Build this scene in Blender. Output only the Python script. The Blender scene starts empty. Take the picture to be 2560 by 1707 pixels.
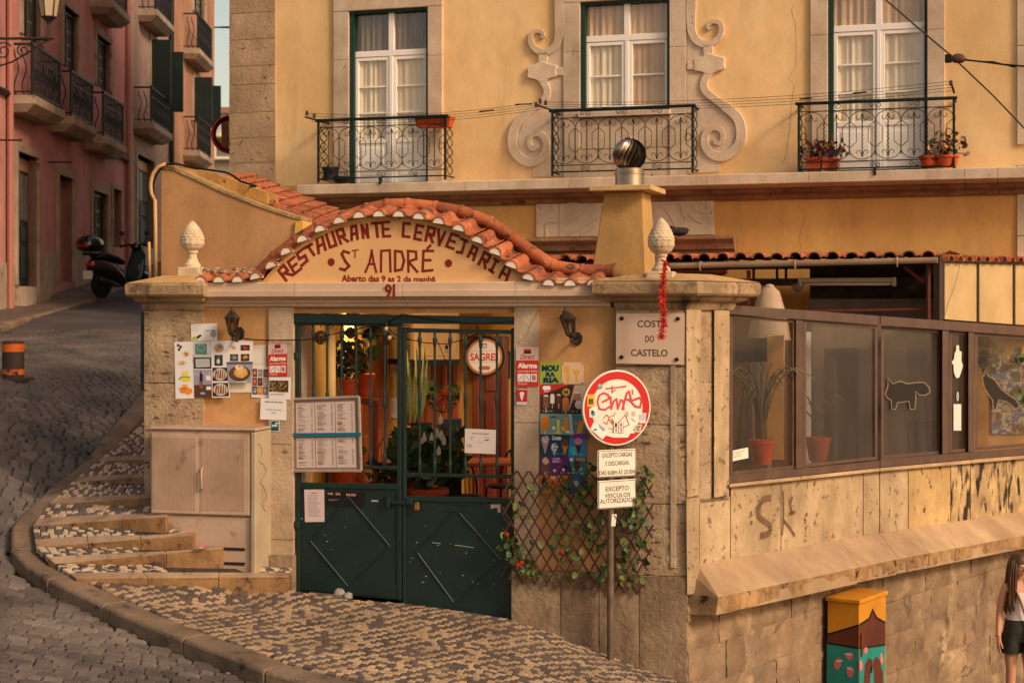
import bpy, bmesh, math, random
import numpy as np
from mathutils import Matrix, Vector
R = math.radians
rnd = random.Random(7)
SC = bpy.context.scene
COL = SC.collection
# ---------------------------------------------------------------- camera, sky, sun, exposure
F_PX, CX, HZ, CAMZ = 4200.0, 1280.0, 784.0, 2.8      # focal length and horizon in photo pixels (2560 wide)
cam_d = bpy.data.cameras.new('camera')
cam = bpy.data.objects.new('camera', cam_d); COL.objects.link(cam)
cam.location = (0, 0, CAMZ); cam.rotation_euler = (R(90), 0, 0)
cam_d.sensor_width = 36.0; cam_d.lens = 36.0 * F_PX / 2560.0
cam_d.shift_y = -(853.5 - HZ) / 2560.0
cam_d.clip_end = 2000.0
cam_d.dof.use_dof = True; cam_d.dof.focus_distance = 17.0; cam_d.dof.aperture_fstop = 2.8
SC.camera = cam
SUN_DIR = Vector((0.66, -0.53, 0.53)).normalized()     # towards the sun
world = bpy.data.worlds.new('World'); SC.world = world; world.use_nodes = True
wn = world.node_tree.nodes; wl = world.node_tree.links
bg = wn['Background']
sky = wn.new('ShaderNodeTexSky'); sky.sky_type = 'NISHITA'; sky.sun_disc = False
sky.sun_elevation = math.asin(SUN_DIR.z); sky.sun_rotation = math.atan2(SUN_DIR.x, SUN_DIR.y)
sky.air_density = 1.0; sky.dust_density = 2.0; sky.ozone_density = 1.0
tint = wn.new('ShaderNodeMix'); tint.data_type = 'RGBA'; tint.blend_type = 'MULTIPLY'
tint.inputs['Factor'].default_value = 1.0
tint.inputs[7].default_value = (1.0, 0.75, 0.53, 1)
wl.new(sky.outputs[0], tint.inputs[6]); wl.new(tint.outputs[2], bg.inputs[0])
bg.inputs[1].default_value = 0.11
sun_d = bpy.data.lights.new('sun', 'SUN'); sun_d.energy = 1.35; sun_d.angle = R(12); sun_d.color = (1.0, 0.82, 0.62)
sun = bpy.data.objects.new('sun', sun_d); COL.objects.link(sun)
sun.location = (20, -10, 30); sun.rotation_euler = SUN_DIR.to_track_quat('Z', 'Y').to_euler()
SC.view_settings.view_transform = 'Standard'; SC.view_settings.look = 'None'
SC.view_settings.gamma = 1.0; SC.view_settings.use_curve_mapping = False
SC.view_settings.exposure = 0.93
SC.render.engine = 'CYCLES'
SC.cycles.use_denoising = True
SC.cycles.max_bounces = 8; SC.cycles.transparent_max_bounces = 12
SC.cycles.sample_clamp_indirect = 6.0
# ---------------------------------------------------------------- photo-pixel readings (crop origin and scale -> photo pixel)
def _crop(x0, y0, s): return lambda x, y: (x0 + x / s, y0 + y / s)
d0 = _crop(0, 0, .91875)
a1 = _crop(0, 0, 1.9594); a2 = _crop(560, 0, 3.0157); a3 = _crop(1240, 0, 3.0157); a4 = _crop(1900, 0, 3.0152)
a5 = _crop(320, 380, 3.0157); a6 = _crop(920, 440, 3.0157); a7 = _crop(1460, 340, 2.9033); a8 = _crop(1900, 480, 3.0152)
b1 = _crop(0, 680, 3.0157); b2 = _crop(0, 1180, 2.9757); b3 = _crop(360, 740, 3.734); b4 = _crop(700, 760, 3.1355)
b5 = _crop(700, 1180, 2.975); b6 = _crop(1240, 780, 3.4096); b7 = _crop(1240, 1140, 2.7654); b8 = _crop(1700, 1140, 2.7349)
def ray(px, py): return Vector(((px - CX) / F_PX, 1.0, (HZ - py) / F_PX))
def at_depth(px, py, Y):
 r = ray(px, py); return Vector((r.x * Y, Y, CAMZ + r.z * Y))
class Frame:
 """A wall: local x along it to the right, y into it (away from the camera), z up."""
 def __init__(s, ox, oy, dx, dy):
  s.O = Vector((ox, oy, 0)); s.u = Vector((dx, dy, 0)).normalized(); s.n = Vector((-s.u.y, s.u.x, 0))
  if s.n.y < 0 and abs(s.n.y) > abs(s.n.x): s.n = -s.n
  s.M = Matrix.Translation(s.O) @ Matrix(((s.u.x, s.n.x, 0, 0), (s.u.y, s.n.y, 0, 0), (0, 0, 1, 0), (0, 0, 0, 1)))
 def uv(s, p, d=0.0):
  r = ray(*p); C = Vector((0, 0, CAMZ)); P0 = s.O + s.n * d
  t = (P0 - C).dot(s.n) / r.dot(s.n)
  q = C + r * t
  return ((q - s.O).dot(s.u), q.z)
 def L(s, p, d=0.0):
  u, z = s.uv(p, d); return Vector((u, d, z))
 def W(s, u, d, z): return s.M @ Vector((u, d, z))
 def loc(s, w):
  q = Vector(w) - s.O; return Vector((q.dot(s.u), q.dot(s.n), w[2]))
WORLD = Frame(0, 0, 1, 0)
GW = Frame(-1.06, 16.5, 1, -.218)             # gate wall
BL = Frame(.743, 26.0, 1, -.32)               # yellow house
S1 = Frame(1.655, 15.91, .70, 1.0)            # side wall, first length
QF = Frame(-1.0, 22.6, 1, -.24)               # court back wall
NF = Frame(-8.95, 28.5, -.038, 1.0)           # houses across the street: x runs up the street
NF.n = Vector((-1, -.038, 0)).normalized()
NF.M = Matrix.Translation(NF.O) @ Matrix(((NF.u.x, NF.n.x, 0, 0), (NF.u.y, NF.n.y, 0, 0), (0, 0, 1, 0), (0, 0, 0, 1)))
# ---------------------------------------------------------------- materials
def lin(c):
 if isinstance(c, str): c = tuple(int(c[i:i + 2], 16) for i in (0, 2, 4))
 return tuple(((v / 255) / 12.92 if v / 255 <= .04045 else ((v / 255 + .055) / 1.055) ** 2.4) for v in c) + (1.0,)
MATS = {}
def mat(name, c1, c2=None, sc=2.0, rough=.8, bump=0., bsc=40., c3=None, th3=.62, sc3=7., z3=1., metal=0., var=0., zs=1., w3=.08, emit=0., spec=.3, lo=.35, hi=.65, c4=None, th4=.6, sc4=1.2, z4=1., coat=0., alpha=1., trans=0., gr=.85):
 if name in MATS: return MATS[name]
 m = bpy.data.materials.new(name); m.use_nodes = True
 N = m.node_tree.nodes; K = m.node_tree.links; B = N['Principled BSDF']
 B.inputs['Roughness'].default_value = rough; B.inputs['Metallic'].default_value = metal
 B.inputs['Specular IOR Level'].default_value = spec; B.inputs['Coat Weight'].default_value = coat
 B.inputs['Alpha'].default_value = alpha; B.inputs['Transmission Weight'].default_value = trans
 geo = N.new('ShaderNodeNewGeometry')
 def noise(scale, zsc, detail=6.0):
  mp = N.new('ShaderNodeMapping'); mp.inputs['Scale'].default_value = (1, 1, zsc); K.new(geo.outputs['Position'], mp.inputs[0])
  n = N.new('ShaderNodeTexNoise'); n.inputs['Scale'].default_value = scale; n.inputs['Detail'].default_value = detail; n.inputs['Roughness'].default_value = .6
  K.new(mp.outputs[0], n.inputs['Vector']); return n.outputs['Fac']
 def step(src, lo_, hi_):
  r = N.new('ShaderNodeMapRange'); r.inputs[1].default_value = lo_; r.inputs[2].default_value = hi_; K.new(src, r.inputs[0]); return r.outputs[0]
 def mix(fac, a, b):
  x = N.new('ShaderNodeMix'); x.data_type = 'RGBA'
  if isinstance(fac, float): x.inputs[0].default_value = fac
  else: K.new(fac, x.inputs[0])
  for i, c in ((6, a), (7, b)):
   if isinstance(c, tuple): x.inputs[i].default_value = c
   else: K.new(c, x.inputs[i])
  return x.outputs[2]
 col = lin(c1)
 if c2 is not None: col = mix(step(noise(sc, zs), lo, hi), lin(c1), lin(c2))
 if c4 is not None: col = mix(step(noise(sc4, z4, 8.), th4, th4 + .12), col, lin(c4))
 if c3 is not None: col = mix(step(noise(sc3, z3, 8.), th3, th3 + w3), col, lin(c3))
 if bump >= .2 and rough > .7 and not metal and name not in ('skin',):
  for scl, zc, lo_, hi_, a_, b_ in ((.75, .3, .32, .66, .70, 1.08), (5., .55, .3, .7, .84, 1.08), (38., 1., .3, .7, .9, 1.06)):
   r = N.new('ShaderNodeMapRange'); r.inputs[1].default_value = lo_; r.inputs[2].default_value = hi_; r.inputs[3].default_value = 1 - (1 - a_) * gr; r.inputs[4].default_value = b_; K.new(noise(scl, zc, 8.), r.inputs[0])
   x = N.new('ShaderNodeMix'); x.data_type = 'RGBA'; x.blend_type = 'MULTIPLY'; x.inputs[0].default_value = 1.
   if isinstance(col, tuple): x.inputs[6].default_value = col
   else: K.new(col, x.inputs[6])
   K.new(r.outputs[0], x.inputs[7]); col = x.outputs[2]
 if var:
  oi = N.new('ShaderNodeObjectInfo'); hs = N.new('ShaderNodeHueSaturation')
  r = N.new('ShaderNodeMapRange'); r.inputs[3].default_value = 1 - var; r.inputs[4].default_value = 1 + var
  K.new(oi.outputs['Random'], r.inputs[0]); K.new(r.outputs[0], hs.inputs['Value'])
  if isinstance(col, tuple): hs.inputs['Color'].default_value = col
  else: K.new(col, hs.inputs['Color'])
  col = hs.outputs[0]
 if isinstance(col, tuple): B.inputs['Base Color'].default_value = col
 else: K.new(col, B.inputs['Base Color'])
 if emit:
  if isinstance(col, tuple): B.inputs['Emission Color'].default_value = col
  else: K.new(col, B.inputs['Emission Color'])
  B.inputs['Emission Strength'].default_value = emit
 if bump:
  b = N.new('ShaderNodeBump'); b.inputs['Strength'].default_value = min(1., bump); b.inputs['Distance'].default_value = .02 * max(1., bump)
  K.new(noise(bsc, 1., 8.), b.inputs['Height']); K.new(b.outputs[0], B.inputs['Normal'])
 MATS[name] = m; return m
def flat(c, rough=.6):
 key = c if isinstance(c, str) else '%02x%02x%02x' % tuple(c)
 return mat('print_' + key + ('' if rough == .6 else '_%g' % rough), c, rough=rough)
def glass(name, tintc=(200, 200, 195), rough=.03, mixf=.25, spec=.5):
 """window pane: mostly see-through, the rest a glossy reflection"""
 if name in MATS: return MATS[name]
 m = bpy.data.materials.new(name); m.use_nodes = True; N = m.node_tree.nodes; K = m.node_tree.links
 out = N['Material Output']; N.remove(N['Principled BSDF'])
 tr = N.new('ShaderNodeBsdfTransparent'); tr.inputs[0].default_value = lin(tintc)
 gl = N.new('ShaderNodeBsdfGlossy'); gl.inputs['Roughness'].default_value = rough; gl.inputs['Color'].default_value = (1, 1, 1, 1)
 fr = N.new('ShaderNodeLayerWeight'); fr.inputs[0].default_value = .15
 ad = N.new('ShaderNodeMath'); ad.operation = 'MULTIPLY_ADD'; ad.inputs[1].default_value = .25; ad.inputs[2].default_value = mixf; K.new(fr.outputs['Facing'], ad.inputs[0])
 mx = N.new('ShaderNodeMixShader'); K.new(ad.outputs[0], mx.inputs[0]); K.new(tr.outputs[0], mx.inputs[1]); K.new(gl.outputs[0], mx.inputs[2])
 K.new(mx.outputs[0], out.inputs[0]); MATS[name] = m; return m
# ---------------------------------------------------------------- mesh builder
class MB:
 def __init__(s): s.v = []; s.f = []; s.mi = []; s.k = 0
 def add(s, vs, fs):
  o = len(s.v); s.v += [tuple(p) for p in vs]
  for f in fs: s.f.append(tuple(o + i for i in f)); s.mi.append(s.k)
  return s
 def quad(s, a, b, c, d): return s.add([a, b, c, d], [(0, 1, 2, 3)])
 def hexa(s, p):      # 8 corners: 0-3 bottom loop, 4-7 top loop
  return s.add(p, [(0, 3, 2, 1), (4, 5, 6, 7), (0, 1, 5, 4), (1, 2, 6, 5), (2, 3, 7, 6), (3, 0, 4, 7)])
 def box(s, x0, x1, y0, y1, z0, z1):
  return s.hexa([(x0, y0, z0), (x1, y0, z0), (x1, y1, z0), (x0, y1, z0), (x0, y0, z1), (x1, y0, z1), (x1, y1, z1), (x0, y1, z1)])
 def prism(s, poly, d0, d1):        # poly of (u, z), front at d0
  n = len(poly); vs = [(u, d0, z) for u, z in poly] + [(u, d1, z) for u, z in poly]
  return s.add(vs, [tuple(range(n)), tuple(range(2 * n - 1, n - 1, -1))] + [(i, i + n, (i + 1) % n + n, (i + 1) % n) for i in range(n)])
 def face2d(s, poly, d): return s.add([(u, d, z) for u, z in poly], [tuple(range(len(poly)))])
 def loft(s, rings, closed=True, caps=True):
  o = len(s.v); n = len(rings[0])
  for r in rings: s.v += [tuple(p) for p in r]
  for i in range(len(rings) - 1):
   for j in range(n if closed else n - 1):
    k = (j + 1) % n
    s.f.append((o + i * n + j, o + i * n + k, o + (i + 1) * n + k, o + (i + 1) * n + j)); s.mi.append(s.k)
  if caps and closed:
   s.f.append(tuple(o + j for j in range(n - 1, -1, -1))); s.mi.append(s.k)
   s.f.append(tuple(o + (len(rings) - 1) * n + j for j in range(n))); s.mi.append(s.k)
  return s
 def tube(s, pts, r, n=6, closed=False):
  pts = [Vector(p) for p in pts]; m = len(pts); rings = []
  rr = r if isinstance(r, (list, tuple)) else [r] * m
  up = None
  for i, p in enumerate(pts):
   a = pts[(i - 1) % m] if (i > 0 or closed) else p
   b = pts[(i + 1) % m] if (i < m - 1 or closed) else p
   t = (b - a)
   if t.length < 1e-9: t = Vector((0, 0, 1))
   t.normalize()
   if up is None: up = Vector((0, 0, 1)) if abs(t.z) < .9 else Vector((0, 1, 0))
   x = t.cross(up)
   if x.length < 1e-4: x = t.cross(Vector((1, 0, 0)))
   x.normalize(); y = x.cross(t); up = y
   rings.append([p + (x * math.cos(2 * math.pi * j / n) + y * math.sin(2 * math.pi * j / n)) * rr[i] for j in range(n)])
  if closed: rings.append(rings[0]); return s.loft(rings, caps=False)
  return s.loft(rings)
 def lathe(s, prof, n=16, c=(0, 0, 0), rot=0.):
  return s.loft([[(c[0] + r * math.cos(rot + 2 * math.pi * j / n), c[1] + r * math.sin(rot + 2 * math.pi * j / n), c[2] + z) for j in range(n)] for r, z in prof])
 def blob(s, c, rx, ry, rz, n=8, m=5, jit=0., rg=None):
  rings = []
  for i in range(m + 1):
   a = -math.pi / 2 + math.pi * i / m; ca = max(.02, math.cos(a)); g = []
   for j in range(n):
    b = 2 * math.pi * j / n; q = 1 + ((rg or rnd).uniform(-jit, jit) if jit else 0)
    g.append((c[0] + rx * ca * math.cos(b) * q, c[1] + ry * ca * math.sin(b) * q, c[2] + rz * math.sin(a) * q))
   rings.append(g)
  return s.loft(rings)
def raw_obj(name, mb, mats, sm=False, bevel=0., fixn=True):
 me = bpy.data.meshes.new(name)
 me.from_pydata([tuple(p) for p in mb.v], [], mb.f)
 mats = mats if isinstance(mats, (list, tuple)) else [mats]
 for m in mats: me.materials.append(m)
 if len(mats) > 1: me.polygons.foreach_set('material_index', mb.mi)
 if fixn:
  b = bmesh.new(); b.from_mesh(me); bmesh.ops.recalc_face_normals(b, faces=b.faces); b.to_mesh(me); b.free()
 if sm:
  me.polygons.foreach_set('use_smooth', [True] * len(me.polygons))
  if sm is not True: me.set_sharp_from_angle(angle=R(sm))
 me.update()
 o = bpy.data.objects.new(name, me); COL.objects.link(o)
 if bevel:
  md = o.modifiers.new('bevel', 'BEVEL'); md.width = bevel; md.segments = 1; md.limit_method = 'ANGLE'; md.angle_limit = R(40); md.harden_normals = False
 return o
def shift(mb, o):
 mb.v = [(p[0] - o[0], p[1] - o[1], p[2] - o[2]) for p in mb.v]; return mb
def props(o, label=None, cat=None, group=None, kind=None):
 if label: o['label'] = label
 if cat: o['category'] = cat
 if group: o['group'] = group
 if kind: o['kind'] = kind
 return o
class Thing:
 """An Empty at the thing's base, in the frame of the wall it belongs to; parts are given in that frame's coordinates."""
 def __init__(s, name, label=None, cat=None, fr=WORLD, o=(0, 0, 0), group=None, kind=None):
  s.fr = fr; s.o = Vector(o); s.e = bpy.data.objects.new(name, None); COL.objects.link(s.e)
  s.e.empty_display_size = .1
  s.e.matrix_world = fr.M @ Matrix.Translation(s.o); props(s.e, label, cat, group, kind)
 def part(s, name, mb, mats, parent=None, sm=False, bevel=0., label=None, kind=None, fixn=True):
  shift(mb, s.o); ob = raw_obj(name, mb, mats, sm, bevel, fixn)
  ob.parent = parent or s.e
  if label: ob['label'] = label
  if kind: ob['kind'] = kind
  return ob
def solo(name, label, cat, mb, mats, fr=WORLD, sm=False, bevel=0., group=None, kind=None, fixn=True):
 xs = [p[0] for p in mb.v]; ys = [p[1] for p in mb.v]; zs = [p[2] for p in mb.v]
 o = Vector(((min(xs) + max(xs)) / 2, (min(ys) + max(ys)) / 2, min(zs)))
 shift(mb, o); ob = raw_obj(name, mb, mats, sm, bevel, fixn)
 ob.matrix_world = fr.M @ Matrix.Translation(o); return props(ob, label, cat, group, kind)
# ---------------------------------------------------------------- lettering
_TX = {}
def text2d(body, bold=0., shear=0.):
 key = (body, bold, shear)
 if key in _TX: return _TX[key]
 cu = bpy.data.curves.new('lettering', 'FONT'); cu.body = body; cu.offset = bold; cu.shear = shear
 cu.dimensions = '2D'; cu.fill_mode = 'FRONT'; cu.resolution_u = 3
 ob = bpy.data.objects.new('lettering', cu)
 me = ob.to_mesh()
 vs = [(v.co.x, v.co.y) for v in me.vertices]; fs = [tuple(p.vertices) for p in me.polygons]
 ob.to_mesh_clear(); bpy.data.objects.remove(ob); bpy.data.curves.remove(cu)
 x0 = min(v[0] for v in vs); x1 = max(v[0] for v in vs); y0 = min(v[1] for v in vs); y1 = max(v[1] for v in vs)
 vs = [((x - x0) / (x1 - x0), (y - y0) / (y1 - y0)) for x, y in vs]
 _TX[key] = (vs, fs, (x1 - x0) / (y1 - y0)); return _TX[key]
def bilin(q, s, t):          # q: corners top-left, top-right, bottom-right, bottom-left as Vectors; s right 0..1, t down 0..1
 return (q[0] * (1 - s) + q[1] * s) * (1 - t) + (q[3] * (1 - s) + q[2] * s) * t
def put_text(mb, q, rect, body, lift, bold=0., shear=0.):
 """lettering stretched into rect (s0, t0, s1, t1) of the quad q, lifted by d=-lift"""
 vs, fs, _ = text2d(body, bold, shear); s0, t0, s1, t1 = rect
 P = [bilin(q, s0 + x * (s1 - s0), t1 - y * (t1 - t0)) + Vector((0, -lift, 0)) for x, y in vs]
 return mb.add(P, fs)
def put_poly(mb, q, pts, lift): return mb.add([bilin(q, s, t) + Vector((0, -lift, 0)) for s, t in pts], [tuple(range(len(pts)))])
def put_rect(mb, q, s0, t0, s1, t1, lift): return put_poly(mb, q, [(s0, t0), (s1, t0), (s1, t1), (s0, t1)], lift)
def ell(cx, cy, rx, ry, n=14, a0=0., a1_=2 * math.pi, jit=0.):
 return [(cx + rx * math.cos(a0 + (a1_ - a0) * i / n) * (1 + rnd.uniform(-jit, jit)), cy + ry * math.sin(a0 + (a1_ - a0) * i / n) * (1 + rnd.uniform(-jit, jit))) for i in range(n if abs(a1_ - a0 - 2 * math.pi) < 1e-6 else n + 1)]
class Poster:
 """a printed sheet or board: thin body plus flat print in other colours"""
 def __init__(s, fr, corners, d=-.004, th=.004, base='e9e4e0', rough=.55):
  s.fr = fr; s.d = d; q = [fr.L(c, d) for c in corners]; s.q = q; s.mb = MB(); s.cols = [flat(base, rough)]
  b = [p + Vector((0, th, 0)) for p in q]
  s.mb.hexa([q[3], q[2], b[2], b[3], q[0], q[1], b[1], b[0]]); s.n = 0
 def _c(s, c):
  m = flat(c) if not hasattr(c, 'node_tree') else c
  if m not in s.cols: s.cols.append(m)
  s.mb.k = s.cols.index(m); s.n += 1; return .0006 + .00012 * s.n
 def rect(s, c, s0, t0, s1, t1): l = s._c(c); put_rect(s.mb, s.q, s0, t0, s1, t1, l); return s
 def poly(s, c, pts): l = s._c(c); put_poly(s.mb, s.q, pts, l); return s
 def disc(s, c, cx, cy, rx, ry=None, jit=0., n=14): return s.poly(c, ell(cx, cy, rx, ry if ry else rx, n, jit=jit))
 def line(s, c, pts, w):
  l = s._c(c)
  W = (s.q[1] - s.q[0]).length; H = (s.q[3] - s.q[0]).length
  for (x0, y0), (x1, y1) in zip(pts[:-1], pts[1:]):
   dx, dy = (x1 - x0) * W, (y1 - y0) * H; L = math.hypot(dx, dy) or 1; nx, ny = -dy / L * w / W, dx / L * w / H
   ex, ey = dx / L * w * .5 / W, dy / L * w * .5 / H
   put_poly(s.mb, s.q, [(x0 - ex + nx, y0 - ey + ny), (x1 + ex + nx, y1 + ey + ny), (x1 + ex - nx, y1 + ey - ny), (x0 - ex - nx, y0 - ey - ny)], l); l += .00003
  return s
 def text(s, c, body, s0, t0, s1, t1, bold=0., shear=0.): l = s._c(c); put_text(s.mb, s.q, (s0, t0, s1, t1), body, l, bold, shear); return s
 def lines(s, c, s0, t0, s1, t1, n, h=.35, ragged=.5, seed=1):
  l = s._c(c); g = random.Random(seed)
  for i in range(n):
   y = t0 + (t1 - t0) * i / n; e = s0 + (s1 - s0) * (1 - ragged * g.random()); put_rect(s.mb, s.q, s0, y, e, y + (t1 - t0) / n * h, l)
  return s
 def done(s, name, label, cat, group=None): return solo(name, label, cat, s.mb, s.cols, s.fr, group=group, fixn=False)
# ================================================================ GROUND
def tps(pts):
 P = np.array([p[:2] for p in pts], float); z = np.array([p[2] for p in pts], float); n = len(P)
 def U(r2): return .5 * r2 * np.log(np.maximum(r2, 1e-12))
 A = np.zeros((n + 3, n + 3)); d2 = ((P[:, None] - P[None]) ** 2).sum(-1)
 A[:n, :n] = U(d2) + np.eye(n) * .02; A[:n, n] = 1; A[:n, n + 1:] = P; A[n, :n] = 1; A[n + 1:, :n] = P.T
 w = np.linalg.solve(A, np.concatenate([z, [0, 0, 0]]))
 def f(x, y):
  r2 = (P[:, 0] - x) ** 2 + (P[:, 1] - y) ** 2
  return float((w[:n] * U(r2)).sum() + w[n] + w[n + 1] * x + w[n + 2] * y)
 return f
def pd(p, Y): return at_depth(p[0], p[1], Y)
def pz(p, z):
 Y = F_PX * (CAMZ - z) / (p[1] - HZ); return at_depth(p[0], p[1], Y)
# step edges: kerb-side end, wall-side end (top of the riser) and the riser height there
STEPS = []
for pl, Yl, pr, Yr, h in (((120, 1445), 16.05, (722, 1440), 16.35, .125), ((71, 1415), 16.4, (555, 1369), 16.4, .18), ((27, 1371), 16.7, (484, 1336), 16.45, .135),
 ((27, 1317), 17.15, (416, 1290), 16.55, .14), ((76, 1262), 17.65, (372, 1243), 16.9, .125), ((136, 1208), 18.2, (372, 1189), 17.5, .12), ((207, 1154), 18.8, (380, 1146), 18.1, .11)):
 STEPS.append((pd(pl, Yl), pd(pr, Yr), h))
KERB = [Vector((9, 10.4, -2.5)), Vector((5.5, 11.0, -1.65)), Vector((2.4, 12.0, -.86)), Vector((.6, 12.75, -.45)), pz((762, 1700), -.19), pz((560, 1632), -.08), pz((359, 1556), .04), pz((215, 1490), .165)]
KERB += [s[0] for s in STEPS]
KERB += [pd((270, 1075), 19.7), pd((359, 969), 21.6), Vector((-4.95, 24.5, 2.33)), Vector((-5.1, 28, 2.72)), Vector((-5.4, 34, 3.25)), Vector((-6.0, 46, 4.3)), Vector((-6.4, 60, 5.5))]
def resample(P, step):
 out = [P[0]];
 for a, b, c, d in zip([P[0]] + P[:-2], P[:-1], P[1:], P[2:] + [P[-1]]):
  n = max(1, int((c - b).length / step))
  for i in range(1, n + 1):
   t = i / n; out.append(.5 * ((2 * b) + (c - a) * t + (2 * a - 5 * b + 4 * c - d) * t * t + (3 * b - a - 3 * c + d) * t ** 3))
 return out
KC = resample(KERB, .25)
LEFTK = [Vector((-7.2, 19.5, 1.9)), pd((0, 818), 26.1), pd((218, 751), 32.2), Vector((-8.75, 45, 4.2)), Vector((-9.4, 60, 5.45))]
road_pts = [(p.x, p.y, p.z - .14) for p in KERB] + [(p.x, p.y, p.z - .1) for p in LEFTK]
road_pts += [(-4.1, 13.2, -.2), (-6.4, 21.4, 1.98), (-5.4, 13.6, 0.05), (-7.2, 16, .75), (-8.5, 13, .4), (-2, 10, -.3), (2, 8, -.7), (-6, 8, 0), (6, 6, -1.2), (-7.4, 30, 2.85), (-6.6, 26, 2.5), (10, 8, -2.2)]
road_z = tps(road_pts)
WALLB = [GW.L((365, 1300)), GW.L((740, 1478)), GW.L((1000, 1505)), GW.L((1276, 1545)), GW.L((1435, 1599)), GW.L((1605, 1668)), GW.L((1717, 1703))]
WALLB = [GW.W(*p) for p in WALLB]
pave_pts = [tuple(p) for p in KERB[:9]] + [tuple(p) for p in WALLB[1:]] + [tuple(STEPS[0][1] - Vector((0, 0, STEPS[0][2]))), (3.9, 18.6, -1.60), (5.2, 17.9, -1.52), (7.5, 21, -2.3), (8.5, 16, -2.35), (10, 24, -3.0)]
for ki, wi in ((4, 3), (5, 2), (6, 1), (3, 4), (2, 5)):
 for t in (.33, .66): pave_pts.append(tuple(KERB[ki].lerp(WALLB[wi], t)))
s0a, s0b, s0h = STEPS[0]
for t in (.25, .5, .75): pave_pts.append(tuple(s0a.lerp(s0b, t) - Vector((0, 0, s0h * t + .01))))
pave_z = tps(pave_pts)
M_mortar = mat('joint_dirt', (78, 64, 54), (56, 47, 42), sc=6, rough=.95, bump=.5, bsc=60)
M_road_bed = mat('road_bed', (50, 45, 43), (36, 33, 32), sc=5, rough=.95, bump=.6, bsc=40)
M_sett = mat('basalt_sett', (120, 108, 99), (72, 66, 62), sc=1.1, rough=.5, bump=.5, bsc=35, var=.28, spec=.4, c4=(104, 96, 90), th4=.60, sc4=.35)
M_light = mat('limestone_cobble', (180, 152, 120), (144, 120, 94), sc=2.2, rough=.5, bump=.35, bsc=45, var=.14, spec=.4)
M_dark = mat('dark_cobble', (104, 90, 82), (78, 68, 63), sc=2.0, rough=.5, bump=.35, bsc=45, var=.16, spec=.4)
M_kerb = mat('kerb_limestone', (138, 116, 94), (106, 88, 72), sc=2.5, rough=.75, bump=.6, bsc=22, c3=(78, 60, 46), th3=.6, sc3=5, var=.1)
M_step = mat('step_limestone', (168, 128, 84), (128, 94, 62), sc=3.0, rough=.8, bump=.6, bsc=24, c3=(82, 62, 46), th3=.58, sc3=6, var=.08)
M_worn_sky = mat('worn_skylit_step_top', (168, 142, 114), (138, 114, 92), sc=3, rough=.6, bump=.4, bsc=24, c3=(110, 90, 72), th3=.6, sc3=6)  # paler than the risers: wear and caught skylight both put into the colour
M_pol_sky = mat('polished_skylit_cobble', (196, 174, 146), (164, 142, 116), sc=2.2, rough=.3, bump=.3, bsc=45, spec=.5)  # paler copy of the light cobble, sky reflection painted into its colour
M_asph = mat('worn_road', (88, 80, 76), (64, 59, 58), sc=.9, rough=.6, bump=.9, bsc=16, c3=(86, 80, 76), th3=.62, sc3=9)
M_earth = mat('earth', (92, 80, 66), (70, 62, 52), sc=.4, rough=.95)
g = MB(); g.quad((-400, -400, -7), (400, -400, -7), (400, 600, -7), (-400, 600, -7))
props(raw_obj('ground', g, M_earth), kind='structure')
KXY = [(p.x, p.y) for p in KC]
def kerb_dist(x, y):
 """signed distance to the kerb line, positive on the pavement side"""
 best = 1e9; sg = 1
 for (x0, y0), (x1, y1) in zip(KXY[:-1], KXY[1:]):
  dx, dy = x1 - x0, y1 - y0; L2 = dx * dx + dy * dy
  if L2 < 1e-9: continue
  t = max(0, min(1, ((x - x0) * dx + (y - y0) * dy) / L2)); ex, ey = x - x0 - t * dx, y - y0 - t * dy; d = math.hypot(ex, ey)
  if d < best: best = d; sg = -1 if dx * ey - dy * ex > 0 else 1
 return best * sg
# road bed: a sheet following the slope
road = MB(); xs = np.arange(-14, 12.01, .4); ys = np.arange(4, 62.01, .5)
for y in ys:
 for x in xs:
  z = road_z(x, y) if y < 60 else road_z(x, 60)
  road.v.append((x, y, max(-4, min(7, z)) - .035))
nx = len(xs)
for j in range(len(ys) - 1):
 for i in range(nx - 1):
  if xs[i] > -5.2 and ys[j] > 11 and kerb_dist(xs[i] + .2, ys[j] + .25) > .3: continue
  road.f.append((j * nx + i, j * nx + i + 1, (j + 1) * nx + i + 1, (j + 1) * nx + i)); road.mi.append(0)
M_roadsheet = M_road_bed
road_o = props(raw_obj('road', road, M_roadsheet, sm=True, fixn=False), kind='structure')
LXY = [(p.x, p.y) for p in LEFTK]
def left_x(y):
 for (x0, y0), (x1, y1) in zip(LXY[:-1], LXY[1:]):
  if y <= y1: return x0 + (x1 - x0) * (y - y0) / (y1 - y0)
 return LXY[-1][0]
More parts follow.
